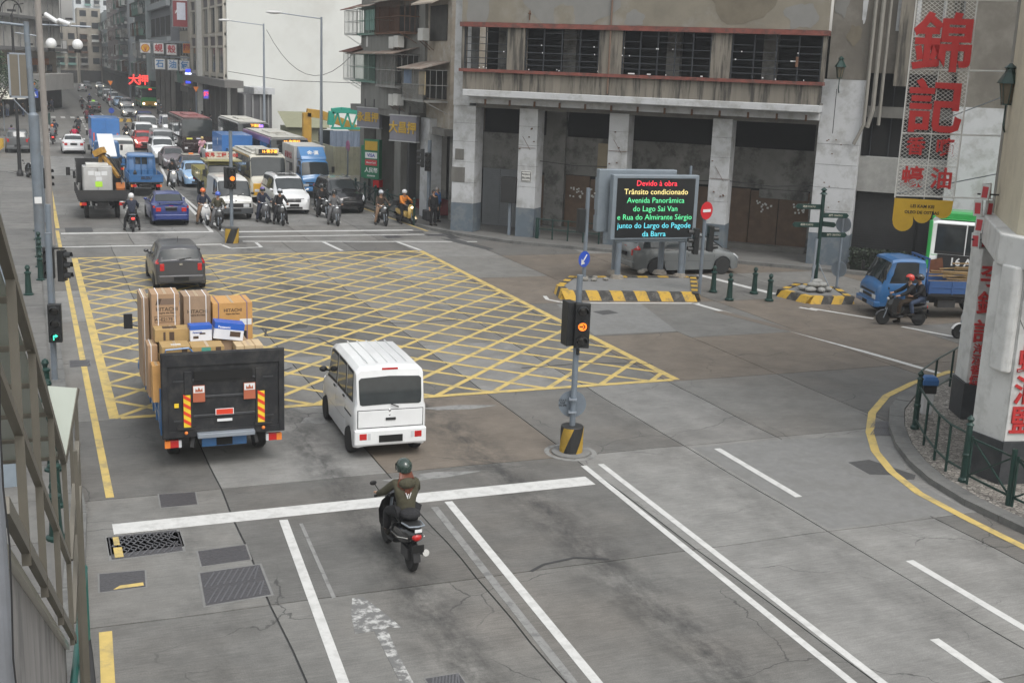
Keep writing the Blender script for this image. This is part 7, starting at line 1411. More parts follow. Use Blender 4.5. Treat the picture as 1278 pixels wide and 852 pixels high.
S = thing('camera_pole', 'brownish pole beside the grey one carrying two white cameras and two globe lamps', 'pole', (.72, 50.6, .1)); obj('pole', B().tube([(0, 0, 0), (-.1, 0, 10.3), (-.13, 0, 13)], [.13, .12, .11], 14), M('pole_brown_grey', (.24, .22, .205), .6), S); obj('arm', B().tube([(-.1, 0, 8.55), (1.8, 0, 8.55)], .035, 8), GALV, S)
for x, z, r_ in ((.15, 8.95, .6), (.62, 8.75, .32)): obj('camera_housing', B().tube([(x, -.1, z), (x + .42, -.35, z - .28 * r_ / .6)], .085, 10).box(x - .02, x + .04, -.12, .0, z - .1, z + .05), PW, S)
for x in (.32, 1.28): obj('globe_lamp', B().ell((x, 0, 7.85), (.20, .20, .22), 14, 10), PW, S); obj('globe_cap', B().lathe([(.13, 7.55), (.13, 7.68)], x, 0, 10), BLACK, S); obj('stem', B().tube([(x, 0, 8.05), (x, 0, 8.55)], .015, 5), BLACK, S)
for x, y, lb, h in ((-.52, 79.5, 'black lamp post leaning beside the grey poles on the left pavement', 9.6),): S = thing('lamp_post', lb, 'street lamp', (x, y, .1)); obj('pole', B().lathe([(.2, 0), (.2, .2), (.12, .4), (.09, 3), (.07, h)], n=10), BLACK, S); obj('lamp_arm', B().tube([(0, 0, h), (.2, 0, h + .6), (.7, 0, h + .7)], .04, 6), BLACK, S)
S = thing('lamp_post', 'thin black lamp post at the far left crosswalk', 'street lamp', (1.9, 150, .1)); obj('pole', B().tube([(0, 0, 0), (0, 0, 9.3)], .09, 8), BLACK, S); obj('lamp_arm', B().tube([(0, 0, 9.2), (-2.6, 0, 9.5)], .07, 6), GALV, S)
S = thing('crossing_sign', 'blue crossing sign with amber beacon at the far left corner', 'sign post', (.9, 143, .05)); obj('pole', B().tube([(0, 0, 0), (0, 0, 3.9)], .06, 8), GREYP, S); o = bx('sign_plate', M('sign_blue', (.02, .07, .42), .4), S, -.45, .45, -.1, -.06, 2.6, 3.6); obj('pictogram', B().prismy([(-.3, 2.75), (.3, 2.75), (0, 3.4)], -.13, -.1), PW, o); obj('beacon', B().ell((0, 0, 4.1), (.22, .22, .22), 10, 6), ORL, S)
for x, y, lb in ((9.3, 148.5, 'amber beacon post with blue arrow on the small avenue island'), (16.9, 132, 'amber beacon post on the right pavement before the cream office')):
    S = thing('beacon_post', lb, 'sign post', (x, y, .1)); obj('pole', B().tube([(0, 0, 0), (0, 0, 4.0)], .07, 8), GREYP, S); obj('beacon', B().prismy([(-.28, 4.5), (.28, 4.5), (0, 3.95)], -.15, .15), ORL, S); obj('round_sign', B().lathe([(.32, -.02), (.32, 0), (.004, 0)], 0, 0, 18, 'y'), M('sign_blue', (.02, .07, .42), .4), S, (0, -.1, 1.1))
I3 = island([(7.6, 147.5), (11.2, 146.8), (11.4, 147.6), (8, 148.6)], .35, label='tiny far island with red, yellow and black kerb blocks')
o = obj('bin', B().box(1.7, 2.4, 138, 138.7, 0, 1.25), GREEN, None, bevel=.05); tag(o, 'dark green street bin at the far left corner', 'bin')
S = thing('sign_post', 'thin post with pinkish round sign in front of the cream hoarding', 'sign post', (17.75, 70.0, .1)); obj('pole', B().tube([(0, 0, 0), (0, 0, 2.6)], .05, 8), GREYP, S); obj('round_sign', B().lathe([(.32, -.015), (.32, .015), (.004, .015)], 0, 0, 20, 'x'), M('faded_magenta', (.3, .1, .2), .5), S, (0, 0, 2.75), (0, 0, rad(5)))
# striped barrier boards and stall roof at far left
S = thing('barrier', 'yellow and black striped barrier boards in the left side road', 'barrier', (-2.6, 96, 0)); 
for k in range(4): bx('stripe_board', M('kerb_yellow', (.52, .32, .035)), S, .1 * k, .6 + .1 * k, k * 1.4, k * 1.4 + .1, .3, 1.0)
S = thing('timber_canopy', 'pale timber slatted canopy corner jutting in at far left', 'canopy', (-1.55, 40, 0)); TC = M('pale_timber', (.42, .38, .30), .7, 0, .12, 3)
for k in range(5): bx('slat', TC, S, -2.2, .38 - k * .02, k * .75, k * .75 + .42, 5.03, 5.18)
bx('edge_beam', TC, S, .4, .62, -.1, 3.8, 4.75, 5.25, bevel=.01); bx('edge_beam', TC, S, -2.2, .4, -.3, -.1, 4.75, 5.2)
obj('post', B().box(-1.2, -1.0, 1.5, 1.7, .1, 4.8), TC, S)
S = thing('control_cabinet', 'tall blue-grey steel cabinet behind the footbridge column', 'cabinet', (-.75, 22, .1)); bx('cabinet_body', M('cabinet_blue_grey', (.20, .24, .28), .5), S, -.35, .28, -.35, .35, 0, 4.6, bevel=.01); bx('cabinet_cap', M('cap_pale', (.5, .5, .48), .6), S, -.36, .1, -.36, .3, 4.6, 4.75)
# parasol at left plaza and tree
S = thing('parasol', 'pale parasol roof near the tree at far left', 'parasol', (-2.0, 126, 0)); obj('canopy', B().lathe([(2.1, 3.1), (.05, 4.1), (.02, 4.12)], n=8), PCR, S); obj('pole', B().tube([(0, 0, 0), (0, 0, 4)], .05, 6), GALV, S)
S = thing('tree', 'dark green bushy tree at the far left edge', 'tree', (-2.5, 118, 0)); obj('trunk', B().tube([(0, 0, 0), (.1, 0, 2), (-.1, .1, 4.5)], [.25, .2, .12], 10).tube([(.05, 0, 2.6), (1.2, .3, 4.6)], [.12, .05], 7).tube([(0, 0, 3), (-1.1, -.3, 5)], [.12, .05], 7), M('bark', (.07, .055, .045), .9), S)
random.seed(21); lf = B(); cl = [(Vector((random.gauss(0, 1.3), random.gauss(0, 1.1), 4.9 + random.gauss(0, 1.0))), random.uniform(.5, .95)) for _ in range(34)]
for i in range(5200):
    c_, r = random.choice(cl); d = Vector((random.gauss(0, 1), random.gauss(0, 1), random.gauss(0, 1))).normalized() * r * random.uniform(.6, 1.05); p = c_ + d; s_ = random.uniform(.06, .13)
    a = Vector((random.uniform(-1, 1), random.uniform(-1, 1), random.uniform(-1, 1))).normalized() * s_; b_ = a.cross(Vector((random.uniform(-1, 1), random.uniform(-1, 1), 1))).normalized() * s_ * .6
    lf.add([p - a, p + b_, p + a, p - b_], [(0, 1, 2, 3)])
obj('crown', lf, M('tree_leaf', (.03, .055, .025), .6, 0, .5, 5), S)

# ---- stair canopy and balustrade at the left edge (stairs coming down from the footbridge)
def sx(y): return -.04 + .22 * (y - 8) / 4
def sA(y): return 6.83 - (y - 6) * .522
BRZ = M('bronze_steel', (.125, .115, .095), .5, .2, .1, 5); SG_ = M('frosted_glass', (.34, .37, .33), .35, 0, .08, 1.5)
S = thing('stair_canopy', 'bronze steel stair frame with frosted roof sheets at the left edge', 'stair canopy', (0, 0, 0))
obj('roof_rail', B().beam((sx(5), 5, sA(5)), (sx(12), 12, sA(12)), .05, .07), BRZ, S); obj('roof_rail', B().beam((sx(5) - 1.9, 5, sA(5)), (sx(12) - 1.9, 12, sA(12)), .07, .1), BRZ, S)
ysx = [6 + i * .95 for i in range(7)]
for y in ysx: obj('cross_bar', B().beam((sx(y) - 1.9, y, sA(y)), (sx(y), y, sA(y)), .05, .07), BRZ, S)
for y0, y1 in zip(ysx, ysx[1:]):
    o = obj('roof_sheet', B().add([(sx(y0) - 1.86, y0 + .04, sA(y0 + .04)), (sx(y0) - .04, y0 + .04, sA(y0 + .04)), (sx(y1) - .04, y1 - .04, sA(y1 - .04)), (sx(y1) - 1.86, y1 - .04, sA(y1 - .04))] + [(sx(y0) - 1.86, y0 + .04, sA(y0 + .04) - .012), (sx(y0) - .04, y0 + .04, sA(y0 + .04) - .012), (sx(y1) - .04, y1 - .04, sA(y1 - .04) - .012), (sx(y1) - 1.86, y1 - .04, sA(y1 - .04) - .012)], [(0, 1, 2, 3), (7, 6, 5, 4), (0, 4, 5, 1), (1, 5, 6, 2), (2, 6, 7, 3), (3, 7, 4, 0)]), SG_, S)
# lower end sheet
o = obj('end_sheet', B().add([(.07, 12.6, 4.32), (.36, 12.7, 4.25), (.195, 12.3, 3.6), (.14, 11.7, 4.0), (.07, 12.6, 4.30), (.36, 12.7, 4.23), (.195, 12.3, 3.58), (.14, 11.7, 3.98)], [(0, 3, 2, 1), (4, 5, 6, 7), (0, 1, 5, 4), (1, 2, 6, 5), (2, 3, 7, 6), (3, 0, 4, 7)]), SG_, S)
obj('end_rail', B().beam((.36, 12.72, 4.24), (.195, 12.32, 3.58), .03, .05), BRZ, S)
def sB(y): return 6.0 - (y - 6) * .56
def sC(y): return 5.3 - (y - 6.1) * .59
for y in (6.6, 8.0, 9.9, 12.0): obj('post', B().box(sx(y) - .024, sx(y) + .024, y - .035, y + .035, sC(y) - .1, sA(y)), BRZ, S)
for x, y, z0, z1 in ((.27, 12.6, .3, 3.9), (.34, 12.9, .3, 4.2), (.30, 12.3, .5, 3.7)): obj('end_post', B().box(x - .02, x + .02, y - .02, y + .02, z0, z1), BRZ, S)
obj('hand_beam', B().beam((sx(5), 5, sB(5)), (sx(12.1), 12.1, sB(12.1)), .045, .06), BRZ, S); obj('stringer', B().beam((sx(5.5), 5.5, sC(5.5)), (sx(12.6), 12.6, sC(12.6)), .045, .08), BRZ, S)
obj('end_beam', B().beam((.2, 12.1, 1.9), (.34, 12.9, 3.1), .05, .07).beam((.2, 12.1, 2.6), (.34, 12.9, 3.6), .05, .07), BRZ, S)
STW = M('rough_render_wall', (.23, .22, .215), .9, 0, .18, 3, .5, dirt=(.1, .1, .1), dirt_amt=.7, dscale=2.5, stretch=(1, 1, .35))
W_ = thing('stair_wall', 'rough grey stair side wall below the bronze frame', 'wall', (0, 0, 0)); b = B()
P = [(5.5, 0), (12.7, 0), (12.7, sC(12.7) - .1), (5.5, sC(5.5) - .1)]
b.add([(sx(y) - .1 - .0, y, z) for y, z in P] + [(sx(y) - .3, y, z) for y, z in P], [(0, 1, 2, 3), (7, 6, 5, 4), (0, 4, 5, 1), (1, 5, 6, 2), (2, 6, 7, 3), (3, 7, 4, 0)]); obj('wall_face', b, STW, W_)
obj('coping', B().add([(sx(y) + dx, y, sC(y) + dz) for y in (5.5, 12.7) for dx, dz in ((-.32, -.1), (-.06, -.1), (-.06, -.04), (-.32, -.04))], [(0, 1, 2, 3), (7, 6, 5, 4), (0, 4, 5, 1), (1, 5, 6, 2), (2, 6, 7, 3), (3, 7, 4, 0)]), PCR, W_)
for k in range(20): y = 5.6 + k * .35; obj('step', B().box(sx(y) - 1.85, sx(y) - .32, y, y + .35, max(.1, sC(y) - 1.15) - .1, max(.12, sC(y) - 1.0)), CONC, W_)
o = obj('footbridge_column', B().tube([(-.17, 4.4, 0), (-.20, 4.4, 9.2)], .05, 16), M('column_blue_grey', (.17, .18, .20), .6, 0, .12, 5, dirt=(.08, .08, .08)), None); tag(o, 'grey round column of the footbridge along the left photo edge', 'column')
wires('drain_hose', [[(-.135 + .006 * sin(k * 1.9), 4.34, 3.5 + k * .22) for k in range(22)]], .0035, BLACK, None); tag(C.objects[-1], 'wavy black cable strapped to the footbridge column', 'cable')
R4 = thing('handrail', 'green tubular handrail beside the stair wall at the left kerb', 'railing', (0, 0, 0)); yy = [9.0, 10.6, 12.2, 13.8, 15.4]; xx = [.0, .08, .17, .30, .42]
for i in range(4):
    b = B().tube([(xx[i], yy[i], 1.12), (xx[i + 1], yy[i + 1] - .06, 1.12)], .04, 10).tube([(xx[i], yy[i], .1), (xx[i], yy[i], 1.12)], .035, 10).tube([(xx[i + 1], yy[i + 1] - .06, .1), (xx[i + 1], yy[i + 1] - .06, 1.12)], .035, 10); obj('rail_section', b, M('rail_green', (.015, .10, .085), .4, .1, obj=False), R4)
# ================================================================ scooters
def loft(secs, n=12, sq=.75):
    """secs: (x, z, halfwidth, halfheight) along x -> rounded body"""
    rs = []
    for x, z, w_, h_ in secs:
        ring = []
        for k in range(n):
            a = 2 * pi * k / n; c, s = cos(a), sin(a); ring.append((x, w_ * math.copysign(abs(c) ** sq, c), z + h_ * math.copysign(abs(s) ** sq, s)))
        rs.append(ring)
    return B().rings(rs)
def scooter_meshes():
    m = {}
    t = B().lathe([(.14, -.05), (.215, -.055), (.245, -.03), (.25, 0), (.245, .03), (.215, .055), (.14, .05)], n=20, axis='y'); m['tyre'] = t.mesh('tyre', True)
    r = B().lathe([(.16, -.035), (.15, -.04), (.13, -.02), (.05, -.03), (.004, -.035)], n=16, axis='y'); r.lathe([(.16, .035), (.15, .04), (.13, .02), (.05, .03), (.004, .035)], n=16, axis='y'); m['rim'] = r.mesh('rim', True)
    m['cowl'] = loft([(-.88, .70, .05, .04), (-.80, .68, .13, .10), (-.60, .62, .18, .16), (-.3, .58, .19, .17), (-.02, .52, .16, .14), (.08, .42, .12, .08)]).mesh('cowl', True)
    m['engine'] = B().box(-.70, -.35, -.12, .10, .22, .42).mesh('engine')
    m['floor'] = loft([(-.05, .33, .14, .05), (.15, .31, .17, .045), (.38, .33, .16, .05)]).mesh('floor', True)
    m['shield'] = B().rings([[(x + dx, y, z) for dx in (0,) for (y, dx) in ((-wy, -.05), (-wy * .6, .03), (0, .06), (wy * .6, .03), (wy, -.05), (wy * .5, -.04), (0, -.03), (-wy * .5, -.04))] for x, z, wy in ((.40, .33, .17), (.50, .50, .22), (.52, .72, .23), (.47, .90, .19), (.42, 1.0, .10))]).mesh('shield', True)
    m['fender'] = B().rings([[(.66 + rr * cos(a), y, .25 + rr * sin(a)) for rr, y in ((.27, -.07), (.30, 0), (.27, .07), (.26, 0))] for a in [rad(20 + i * 17) for i in range(9)]]).mesh('fender', True)
    m['fork'] = B().tube([(.66, -.075, .25), (.50, -.06, .75)], .022, 8).tube([(.66, .075, .25), (.50, .06, .75)], .022, 8).tube([(.50, 0, .7), (.42, 0, 1.0)], .03, 8).mesh('fork', True)
    m['bar'] = B().tube([(.33, -.34, 1.02), (.38, -.2, 1.04), (.42, 0, 1.0), (.38, .2, 1.04), (.33, .34, 1.02)], .016, 8).mesh('bar', True)
    m['grips'] = B().tube([(.33, -.35, 1.02), (.355, -.24, 1.035)], .024, 8).tube([(.33, .35, 1.02), (.355, .24, 1.035)], .024, 8).mesh('grips', True)
    m['nose'] = loft([(.34, 1.0, .07, .04), (.42, 1.01, .13, .07), (.50, .97, .12, .08), (.54, .93, .06, .05)]).mesh('nose', True)
    m['seat'] = loft([(-.82, .83, .09, .03), (-.65, .83, .14, .05), (-.35, .80, .15, .05), (-.12, .77, .12, .05), (-.02, .74, .06, .03)]).mesh('seat', True)
    m['head'] = B().ell((.53, 0, .93), (.05, .09, .055), 12, 8).mesh('head', True); m['tail'] = B().ell((-.86, 0, .68), (.05, .085, .065), 12, 8).mesh('tail', True)
    m['mir1'] = B().tube([(.40, .22, 1.04), (.42, .32, 1.2)], .008, 6).ell((.42, .35, 1.23), (.015, .065, .045), 10, 6).mesh('mir', True); m['mir-1'] = B().tube([(.40, -.22, 1.04), (.42, -.32, 1.2)], .008, 6).ell((.42, -.35, 1.23), (.015, .065, .045), 10, 6).mesh('mir', True)
    m['muf'] = B().tube([(-.3, -.16, .28), (-.45, -.18, .27), (-.8, -.19, .36)], [.025, .055, .06], 10).mesh('muffler', True)
    m['guard'] = B().rings([[(-.62 + rr * cos(a), y, .25 + rr * sin(a)) for rr, y in ((.28, -.06), (.30, 0), (.28, .06), (.27, 0))] for a in [rad(60 + i * 17) for i in range(8)]]).mesh('guard', True)
    m['plate'] = B().box(-.94, -.925, -.10, .10, .44, .57).mesh('plate'); m['stand'] = B().tube([(-.1, .05, .3), (-.25, .12, .05)], .014, 6).mesh('stand', True)
    m['rail'] = B().tube([(-.55, .16, .84), (-.85, .13, .87), (-.9, 0, .88), (-.85, -.13, .87), (-.55, -.16, .84)], .014, 6).mesh('rail', True)
    return m
def scooter(label, X, Y, d, col, lit=None, box=False, lean=0, group='scooters and motorcycles on the road', trim=None, cat='scooter'):
    loc, rz = frame_dir(X, Y, d); S = thing('motor_scooter', label, cat, loc, rz, group); S.rotation_euler = (lean, 0, rz); S.scale = (.93,) * 3; m = cached('scooter', scooter_meshes)
    for x in (.66, -.62): w_ = obj('wheel', m['tyre'], TYRE, S, (x, 0, .25)); obj('rim', m['rim'], RIM, w_)
    for k, mt in (('cowl', col), ('engine', PDK), ('floor', BLACK), ('shield', trim or col), ('fender', col), ('fork', GALV), ('nose', trim or col), ('seat', BLACK), ('muf', CHROME if trim else BLACK), ('guard', BLACK), ('rail', GALV)):
        obj({'cowl': 'rear_cowl', 'floor': 'floorboard', 'shield': 'front_shield', 'nose': 'handlebar_cover', 'muf': 'exhaust', 'guard': 'rear_mudguard', 'rail': 'grab_rail'}.get(k, k), m[k], mt, S)
    hb = obj('handlebar', m['bar'], CHROME, S); obj('grips', m['grips'], BLACK, hb)
    obj('headlight', m['head'], HEAD_ON if lit == 'front' else CLRL, S); obj('taillight', m['tail'], TAIL_ON if lit == 'rear' else REDL, S)
    obj('side_mirror', m['mir1'], BLACK, S); obj('side_mirror', m['mir-1'], BLACK, S); obj('number_plate', m['plate'], MATTB, S)
    if box: obj('top_box', B().box(-1.0, -.62, -.2, .2, .9, 1.2), BLACK, S, bevel=.04)
    return S
# ================================================================ people
SKIN = M('skin', (.42, .24, .16), .55, obj=True); HAIRB = M('hair_dark', (.012, .010, .009), .6, obj=True)
def J(b, s=1): return {k: (v[0], v[1], v[2], v[3] if len(v) > 3 else .05) for k, v in b.items()}
def pose(kind):
    P = {}
    if kind.startswith('ride'):
        P.update(pelvis=(-.30, 0, .93, .13), belly=(-.28, 0, 1.08, .125), chest=(-.22, 0, 1.30, .14), neck=(-.17, 0, 1.47, .055), head=(-.15, 0, 1.58, .085), crown=(-.15, 0, 1.67, .075), chin=(-.09, 0, 1.545, .045), nose=(-.055, 0, 1.59, .016))
        for s, n in ((1, 'l'), (-1, 'r')):
            P.update({'sh' + n: (-.22, .18 * s, 1.38, .06), 'el' + n: (.0, .29 * s, 1.17, .042), 'wr' + n: (.24, .31 * s, 1.06, .029), 'ha' + n: (.32, .305 * s, 1.05, .03)})
            for i, dy in enumerate((-.03, -.01, .01, .03)): P['f%d%s' % (i, n)] = (.365, (.305 + dy) * s, 1.055, .009); P['g%d%s' % (i, n)] = (.37 - .002 * i, (.305 + dy) * s, 1.02, .008)
            P['t0' + n] = (.33, .265 * s, 1.03, .010); P['t1' + n] = (.355, .25 * s, 1.015, .009)
            down = kind == 'ride_stop' or (kind == 'ride_one' and s == -1)
            if down: P.update({'hi' + n: (-.28, .10 * s, .90, .095), 'kn' + n: (.02, .27 * s, .58, .062), 'an' + n: (-.05, .33 * s, .10, .038), 'to' + n: (.12, .35 * s, .045, .032)})
            else: P.update({'hi' + n: (-.28, .09 * s, .90, .095), 'kn' + n: (.14, .17 * s, .80, .062), 'an' + n: (.18, .16 * s, .44, .040), 'to' + n: (.33, .17 * s, .385, .032)})
    elif kind == 'pillion':
        P.update(pelvis=(-.62, 0, .98, .13), belly=(-.60, 0, 1.12, .12), chest=(-.55, 0, 1.33, .13), neck=(-.51, 0, 1.49, .052), head=(-.49, 0, 1.6, .085), crown=(-.49, 0, 1.69, .075), chin=(-.43, 0, 1.565, .045), nose=(-.395, 0, 1.61, .016))
        for s, n in ((1, 'l'), (-1, 'r')):
            P.update({'sh' + n: (-.55, .17 * s, 1.40, .055), 'el' + n: (-.42, .27 * s, 1.16, .04), 'wr' + n: (-.24, .2 * s, 1.04, .028), 'ha' + n: (-.17, .17 * s, 1.03, .03)})
            for i, dy in enumerate((-.03, -.01, .01, .03)): P['f%d%s' % (i, n)] = (-.12, .15 * s, 1.03 + dy, .009); P['g%d%s' % (i, n)] = (-.09, .12 * s, 1.03 + dy, .008)
            P['t0' + n] = (-.16, .14 * s, 1.07, .010); P['t1' + n] = (-.13, .13 * s, 1.09, .009)
            P.update({'hi' + n: (-.58, .1 * s, .93, .095), 'kn' + n: (-.2, .22 * s, .80, .06), 'an' + n: (-.30, .2 * s, .42, .038), 'to' + n: (-.15, .22 * s, .37, .032)})
    else:
        st = .16 if kind == 'walk' else .02
        P.update(pelvis=(0, 0, .95, .125), belly=(0, 0, 1.10, .115), chest=(.01, 0, 1.33, .13), neck=(.01, 0, 1.51, .052), head=(.02, 0, 1.62, .082), crown=(.02, 0, 1.70, .072), chin=(.07, 0, 1.585, .043), nose=(.105, 0, 1.63, .015))
        for s, n in ((1, 'l'), (-1, 'r')):
            q = st * s; P.update({'sh' + n: (.0, .18 * s, 1.43, .055), 'el' + n: (-q * .8 - .02, .24 * s, 1.15, .04), 'wr' + n: (-q + .04, .25 * s, .90, .027), 'ha' + n: (-q + .06, .25 * s, .82, .03)})
            for i, dx in enumerate((-.03, -.01, .01, .03)): P['f%d%s' % (i, n)] = (-q + .06 + dx, .25 * s, .765, .009); P['g%d%s' % (i, n)] = (-q + .075 + dx, .235 * s, .725 + abs(dx) * .3, .008)
            P['t0' + n] = (-q + .10, .24 * s, .80, .010); P['t1' + n] = (-q + .115, .235 * s, .765, .009)
            P.update({'hi' + n: (0, .09 * s, .90, .09), 'kn' + n: (q * .9 + .02, .10 * s, .50, .058), 'an' + n: (q * 1.2 - .03, .10 * s, .09, .038), 'to' + n: (q * 1.2 + .12, .12 * s, .04, .032)})
    return P
EB = [('pelvis', 'belly'), ('belly', 'chest'), ('chest', 'neck'), ('neck', 'head'), ('head', 'crown'), ('head', 'chin'), ('head', 'nose')]
for n in 'lr':
    EB += [('chest', 'sh' + n), ('sh' + n, 'el' + n), ('el' + n, 'wr' + n), ('wr' + n, 'ha' + n), ('ha' + n, 't0' + n), ('t0' + n, 't1' + n), ('pelvis', 'hi' + n), ('hi' + n, 'kn' + n), ('kn' + n, 'an' + n), ('an' + n, 'to' + n)] + [e for i in range(4) for e in (('ha' + n, 'f%d%s' % (i, n)), ('f%d%s' % (i, n), 'g%d%s' % (i, n)))]
def sub(P, names, edges, k=1., add=.0):
    return {n: (P[n][0], P[n][1], P[n][2], P[n][3] * k + add) for n in names}, edges
def person_meshes(kind):
    P = pose(kind); m = {}
    for k in P:
        if k[:-1] in ('hi', 'kn', 'sh') or k in ('pelvis', 'belly', 'chest'): P[k] = (*P[k][:3], P[k][3] * .86)
    PB = {k: (*P[k][:3], P[k][3] * (.8 if k[:-1] in ('hi', 'kn', 'sh') or k in ('pelvis', 'belly', 'chest') else 1)) for k in P}
    m['body'] = skin({k: PB[k] for k in ['pelvis'] + [q for q in P if q != 'pelvis']}, EB, 1)
    pv = P['pelvis']; P['hem'] = (pv[0] - .01, 0, pv[2] - .09, .125); n1 = ['hem', 'pelvis', 'belly', 'chest'] + [a + n for n in 'lr' for a in ('sh', 'el', 'wr')]; e1 = [('hem', 'pelvis'), ('pelvis', 'belly'), ('belly', 'chest')] + [e for n in 'lr' for e in (('chest', 'sh' + n), ('sh' + n, 'el' + n), ('el' + n, 'wr' + n))]
    q = dict(P); q['chest'] = (*P['chest'][:3], .15); q['pelvis'] = (*P['pelvis'][:3], .128); q['belly'] = (*P['belly'][:3], .122)
    m['jacket'] = skin(*sub(q, n1, e1, 1.24, .018), 1)
    n2 = ['pelvis'] + [a + n for n in 'lr' for a in ('hi', 'kn', 'an')]; e2 = [e for n in 'lr' for e in (('pelvis', 'hi' + n), ('hi' + n, 'kn' + n), ('kn' + n, 'an' + n))]
    m['trousers'] = skin(*sub(P, n2, e2, 1.26, .018), 1)
    h = P['head']; m['h'] = (h[0], h[1], h[2])
    b = B()
    for n in 'lr':
        a, t = Vector(P['an' + n][:3]), Vector(P['to' + n][:3]); b.tube([a + Vector((-.05, 0, -.03)), a + (t - a) * .5 + Vector((0, 0, .0)), t + Vector((.02, 0, 0))], [.05, .052, .042], 8)
    m['shoes'] = b.mesh('shoes', True); c = Vector((h[0] - .005, 0, h[2] + .055))
    b = B(); rs = []
    for i in range(9):
        t = rad(8 + i * 108 / 8) if i else .02; rs.append([(c.x + (.148 * sin(t)) * cos(a) * (1.06), .132 * sin(t) * sin(a), c.z + .135 * cos(t) - (.02 if i == 8 and cos(a) < 0 else 0)) for a in [2 * pi * k / 18 for k in range(18)]])
    b.rings(rs); m['helmet'] = b.mesh('helmet', True, 60)
    b = B(); b.rings([[(c.x + .158 * cos(a), .14 * sin(a), c.z + z) for z in (-.10, .03)] for a in [rad(-65 + 13 * k) for k in range(11)]], False, False); vs = b; m['visor'] = b.mesh('visor', True)
    m['hair'] = B().ell((c.x - .02, 0, c.z - .03), (.105, .095, .12), 14, 9).mesh('hair', True)
    e = B()
    for s in (1, -1): e.ell((h[0] + .082, s * .032, h[2] + .015), (.008, .012, .007), 8, 5)
    m['eyes'] = e.mesh('eyes', True); e = B()
    for s in (1, -1): e.ell((h[0] - .01, s * .088, h[2] + .005), (.02, .012, .03), 8, 5)
    m['ears'] = e.mesh('ears', True); m['mouth'] = B().ell((h[0] + .098, 0, h[2] - .045), (.006, .024, .006), 8, 5).mesh('mouth', True)
    return m
def cloth(nm, c): return M('cloth_' + nm, c, .9, 0, .3, 9, 1.0, obj=True)
JB, JN, JO, JG, JR, JW, JBR = cloth('black', (.014, .014, .016)), cloth('navy', (.018, .022, .04)), cloth('olive', (.05, .046, .028)), cloth('grey', (.12, .12, .125)), cloth('crimson', (.35, .012, .05)), cloth('pale', (.42, .42, .42)), cloth('brown', (.045, .03, .02))
JBL = cloth('blue', (.05, .16, .38)); JOR = cloth('orange', (.60, .20, .03)); JK = cloth('khaki', (.22, .14, .09)); JPK = cloth('pink', (.50, .28, .33)); DEN = cloth('denim', (.05, .07, .12)); SHO = cloth('shoe', (.02, .018, .016))
def helm(nm, c): return M('helmet_' + nm, c, .25, 0, .05, 3, coat=.6, obj=True)
HB_, HW, HG, HO, HBL, HR, HPU, HSV = helm('black', (.015, .015, .017)), helm('white', (.6, .6, .6)), helm('green', (.018, .035, .028)), helm('orange', (.60, .12, .02)), helm('blue', (.05, .10, .45)), helm('red', (.55, .035, .02)), helm('purple', (.10, .07, .25)), helm('silver', (.4, .42, .45))
def person(label, X, Y, d, kind, top, legs, hat=None, visor=True, z=0, group=None, hair=None, sc=1., long_hair=None, extra=None, lean=0):
    loc, rz = frame_dir(X, Y, d); S = thing('person', label, 'person', (loc[0], loc[1], z), rz, group); S.scale = (sc * (1 if kind in ('stand', 'walk') else .96),) * 3; S.rotation_euler = (lean, 0, rz); m = cached(('person', kind), lambda: person_meshes(kind))
    bd = obj('body', m['body'], SKIN, S); obj('jacket', m['jacket'], top, S); obj('trousers', m['trousers'], legs, S); obj('shoes', m['shoes'], SHO, S)
    obj('eyes', m['eyes'], HAIRB, bd); obj('ears', m['ears'], SKIN, bd); obj('mouth', m['mouth'], M('lips', (.3, .1, .08), .5, obj=True), bd)
    if hat:
        h = obj('helmet', m['helmet'], hat, S)
        if visor: obj('visor', m['visor'], GLASS, h)
    else: obj('hair', m['hair'], hair or HAIRB, S)
    return S
R_ = 'riders on scooters'
def duo(lab, X, Y, d, col, kind, top, legs, hat, who, **kw):
    pk = {k: kw.pop(k) for k in ('visor',) if k in kw}
    scooter(lab, X, Y, d, col, **kw); return person(who, X, Y, d, kind, top, legs, hat, group=R_, lean=kw.get('lean', 0), **pk)
BKS = paint('scooter_black', (.012, .012, .013), .22, .15); SLS = paint('scooter_silver', (.32, .33, .34)); GDS = paint('scooter_gold', (.50, .34, .10)); RDS = paint('scooter_red', (.35, .02, .02)); WHS = paint('scooter_white', (.55, .55, .55)); GRS = paint('scooter_graphite', (.06, .06, .065))
# foreground rider
p = duo('black scooter with red tail lamp ridden across the near stop line', 5.2, 17.0, pi / 2 + .04, BKS, 'ride', JO, JB, HG, 'rider in olive hooded jacket and dark green helmet, long auburn hair, nearest the camera', lit=None, trim=BKS)
S_ = p; AUB = M('hair_auburn', (.12, .035, .018), .5, 0, .4, 20, obj=True, stretch=(1, 1, .12))
b = B(); random.seed(4)
for i in range(46):
    y = random.uniform(-.15, .15); z1 = 1.18 + random.uniform(-.05, .08) + abs(y) * .3; b.tube([(-.20, y * .55, 1.60), (-.29, y * .75, 1.47), (-.375 + abs(y) * .5, y, 1.35), (-.39 + abs(y) * .6, y * 1.15, z1)], [.014, .02, .018, .006], 5)
obj('long_hair', b, AUB, S_); obj('hood', B().ell((-.34, 0, 1.40), (.09, .15, .09), 14, 8), JO, S_); b = B()
for t in ((-.07, .05, .07, -.05), (.05, .06, -.05, -.05)): pass
obj('back_print', B().beam((-.395, .045, 1.26), (-.40, .01, 1.16), .012).beam((-.395, -.045, 1.26), (-.40, -.01, 1.16), .012).beam((-.397, 0, 1.24), (-.402, .02, 1.17), .01), PW, S_)
SC0 = [o for o in C.objects if o.get('label', '').startswith('black scooter with red tail lamp')][0]
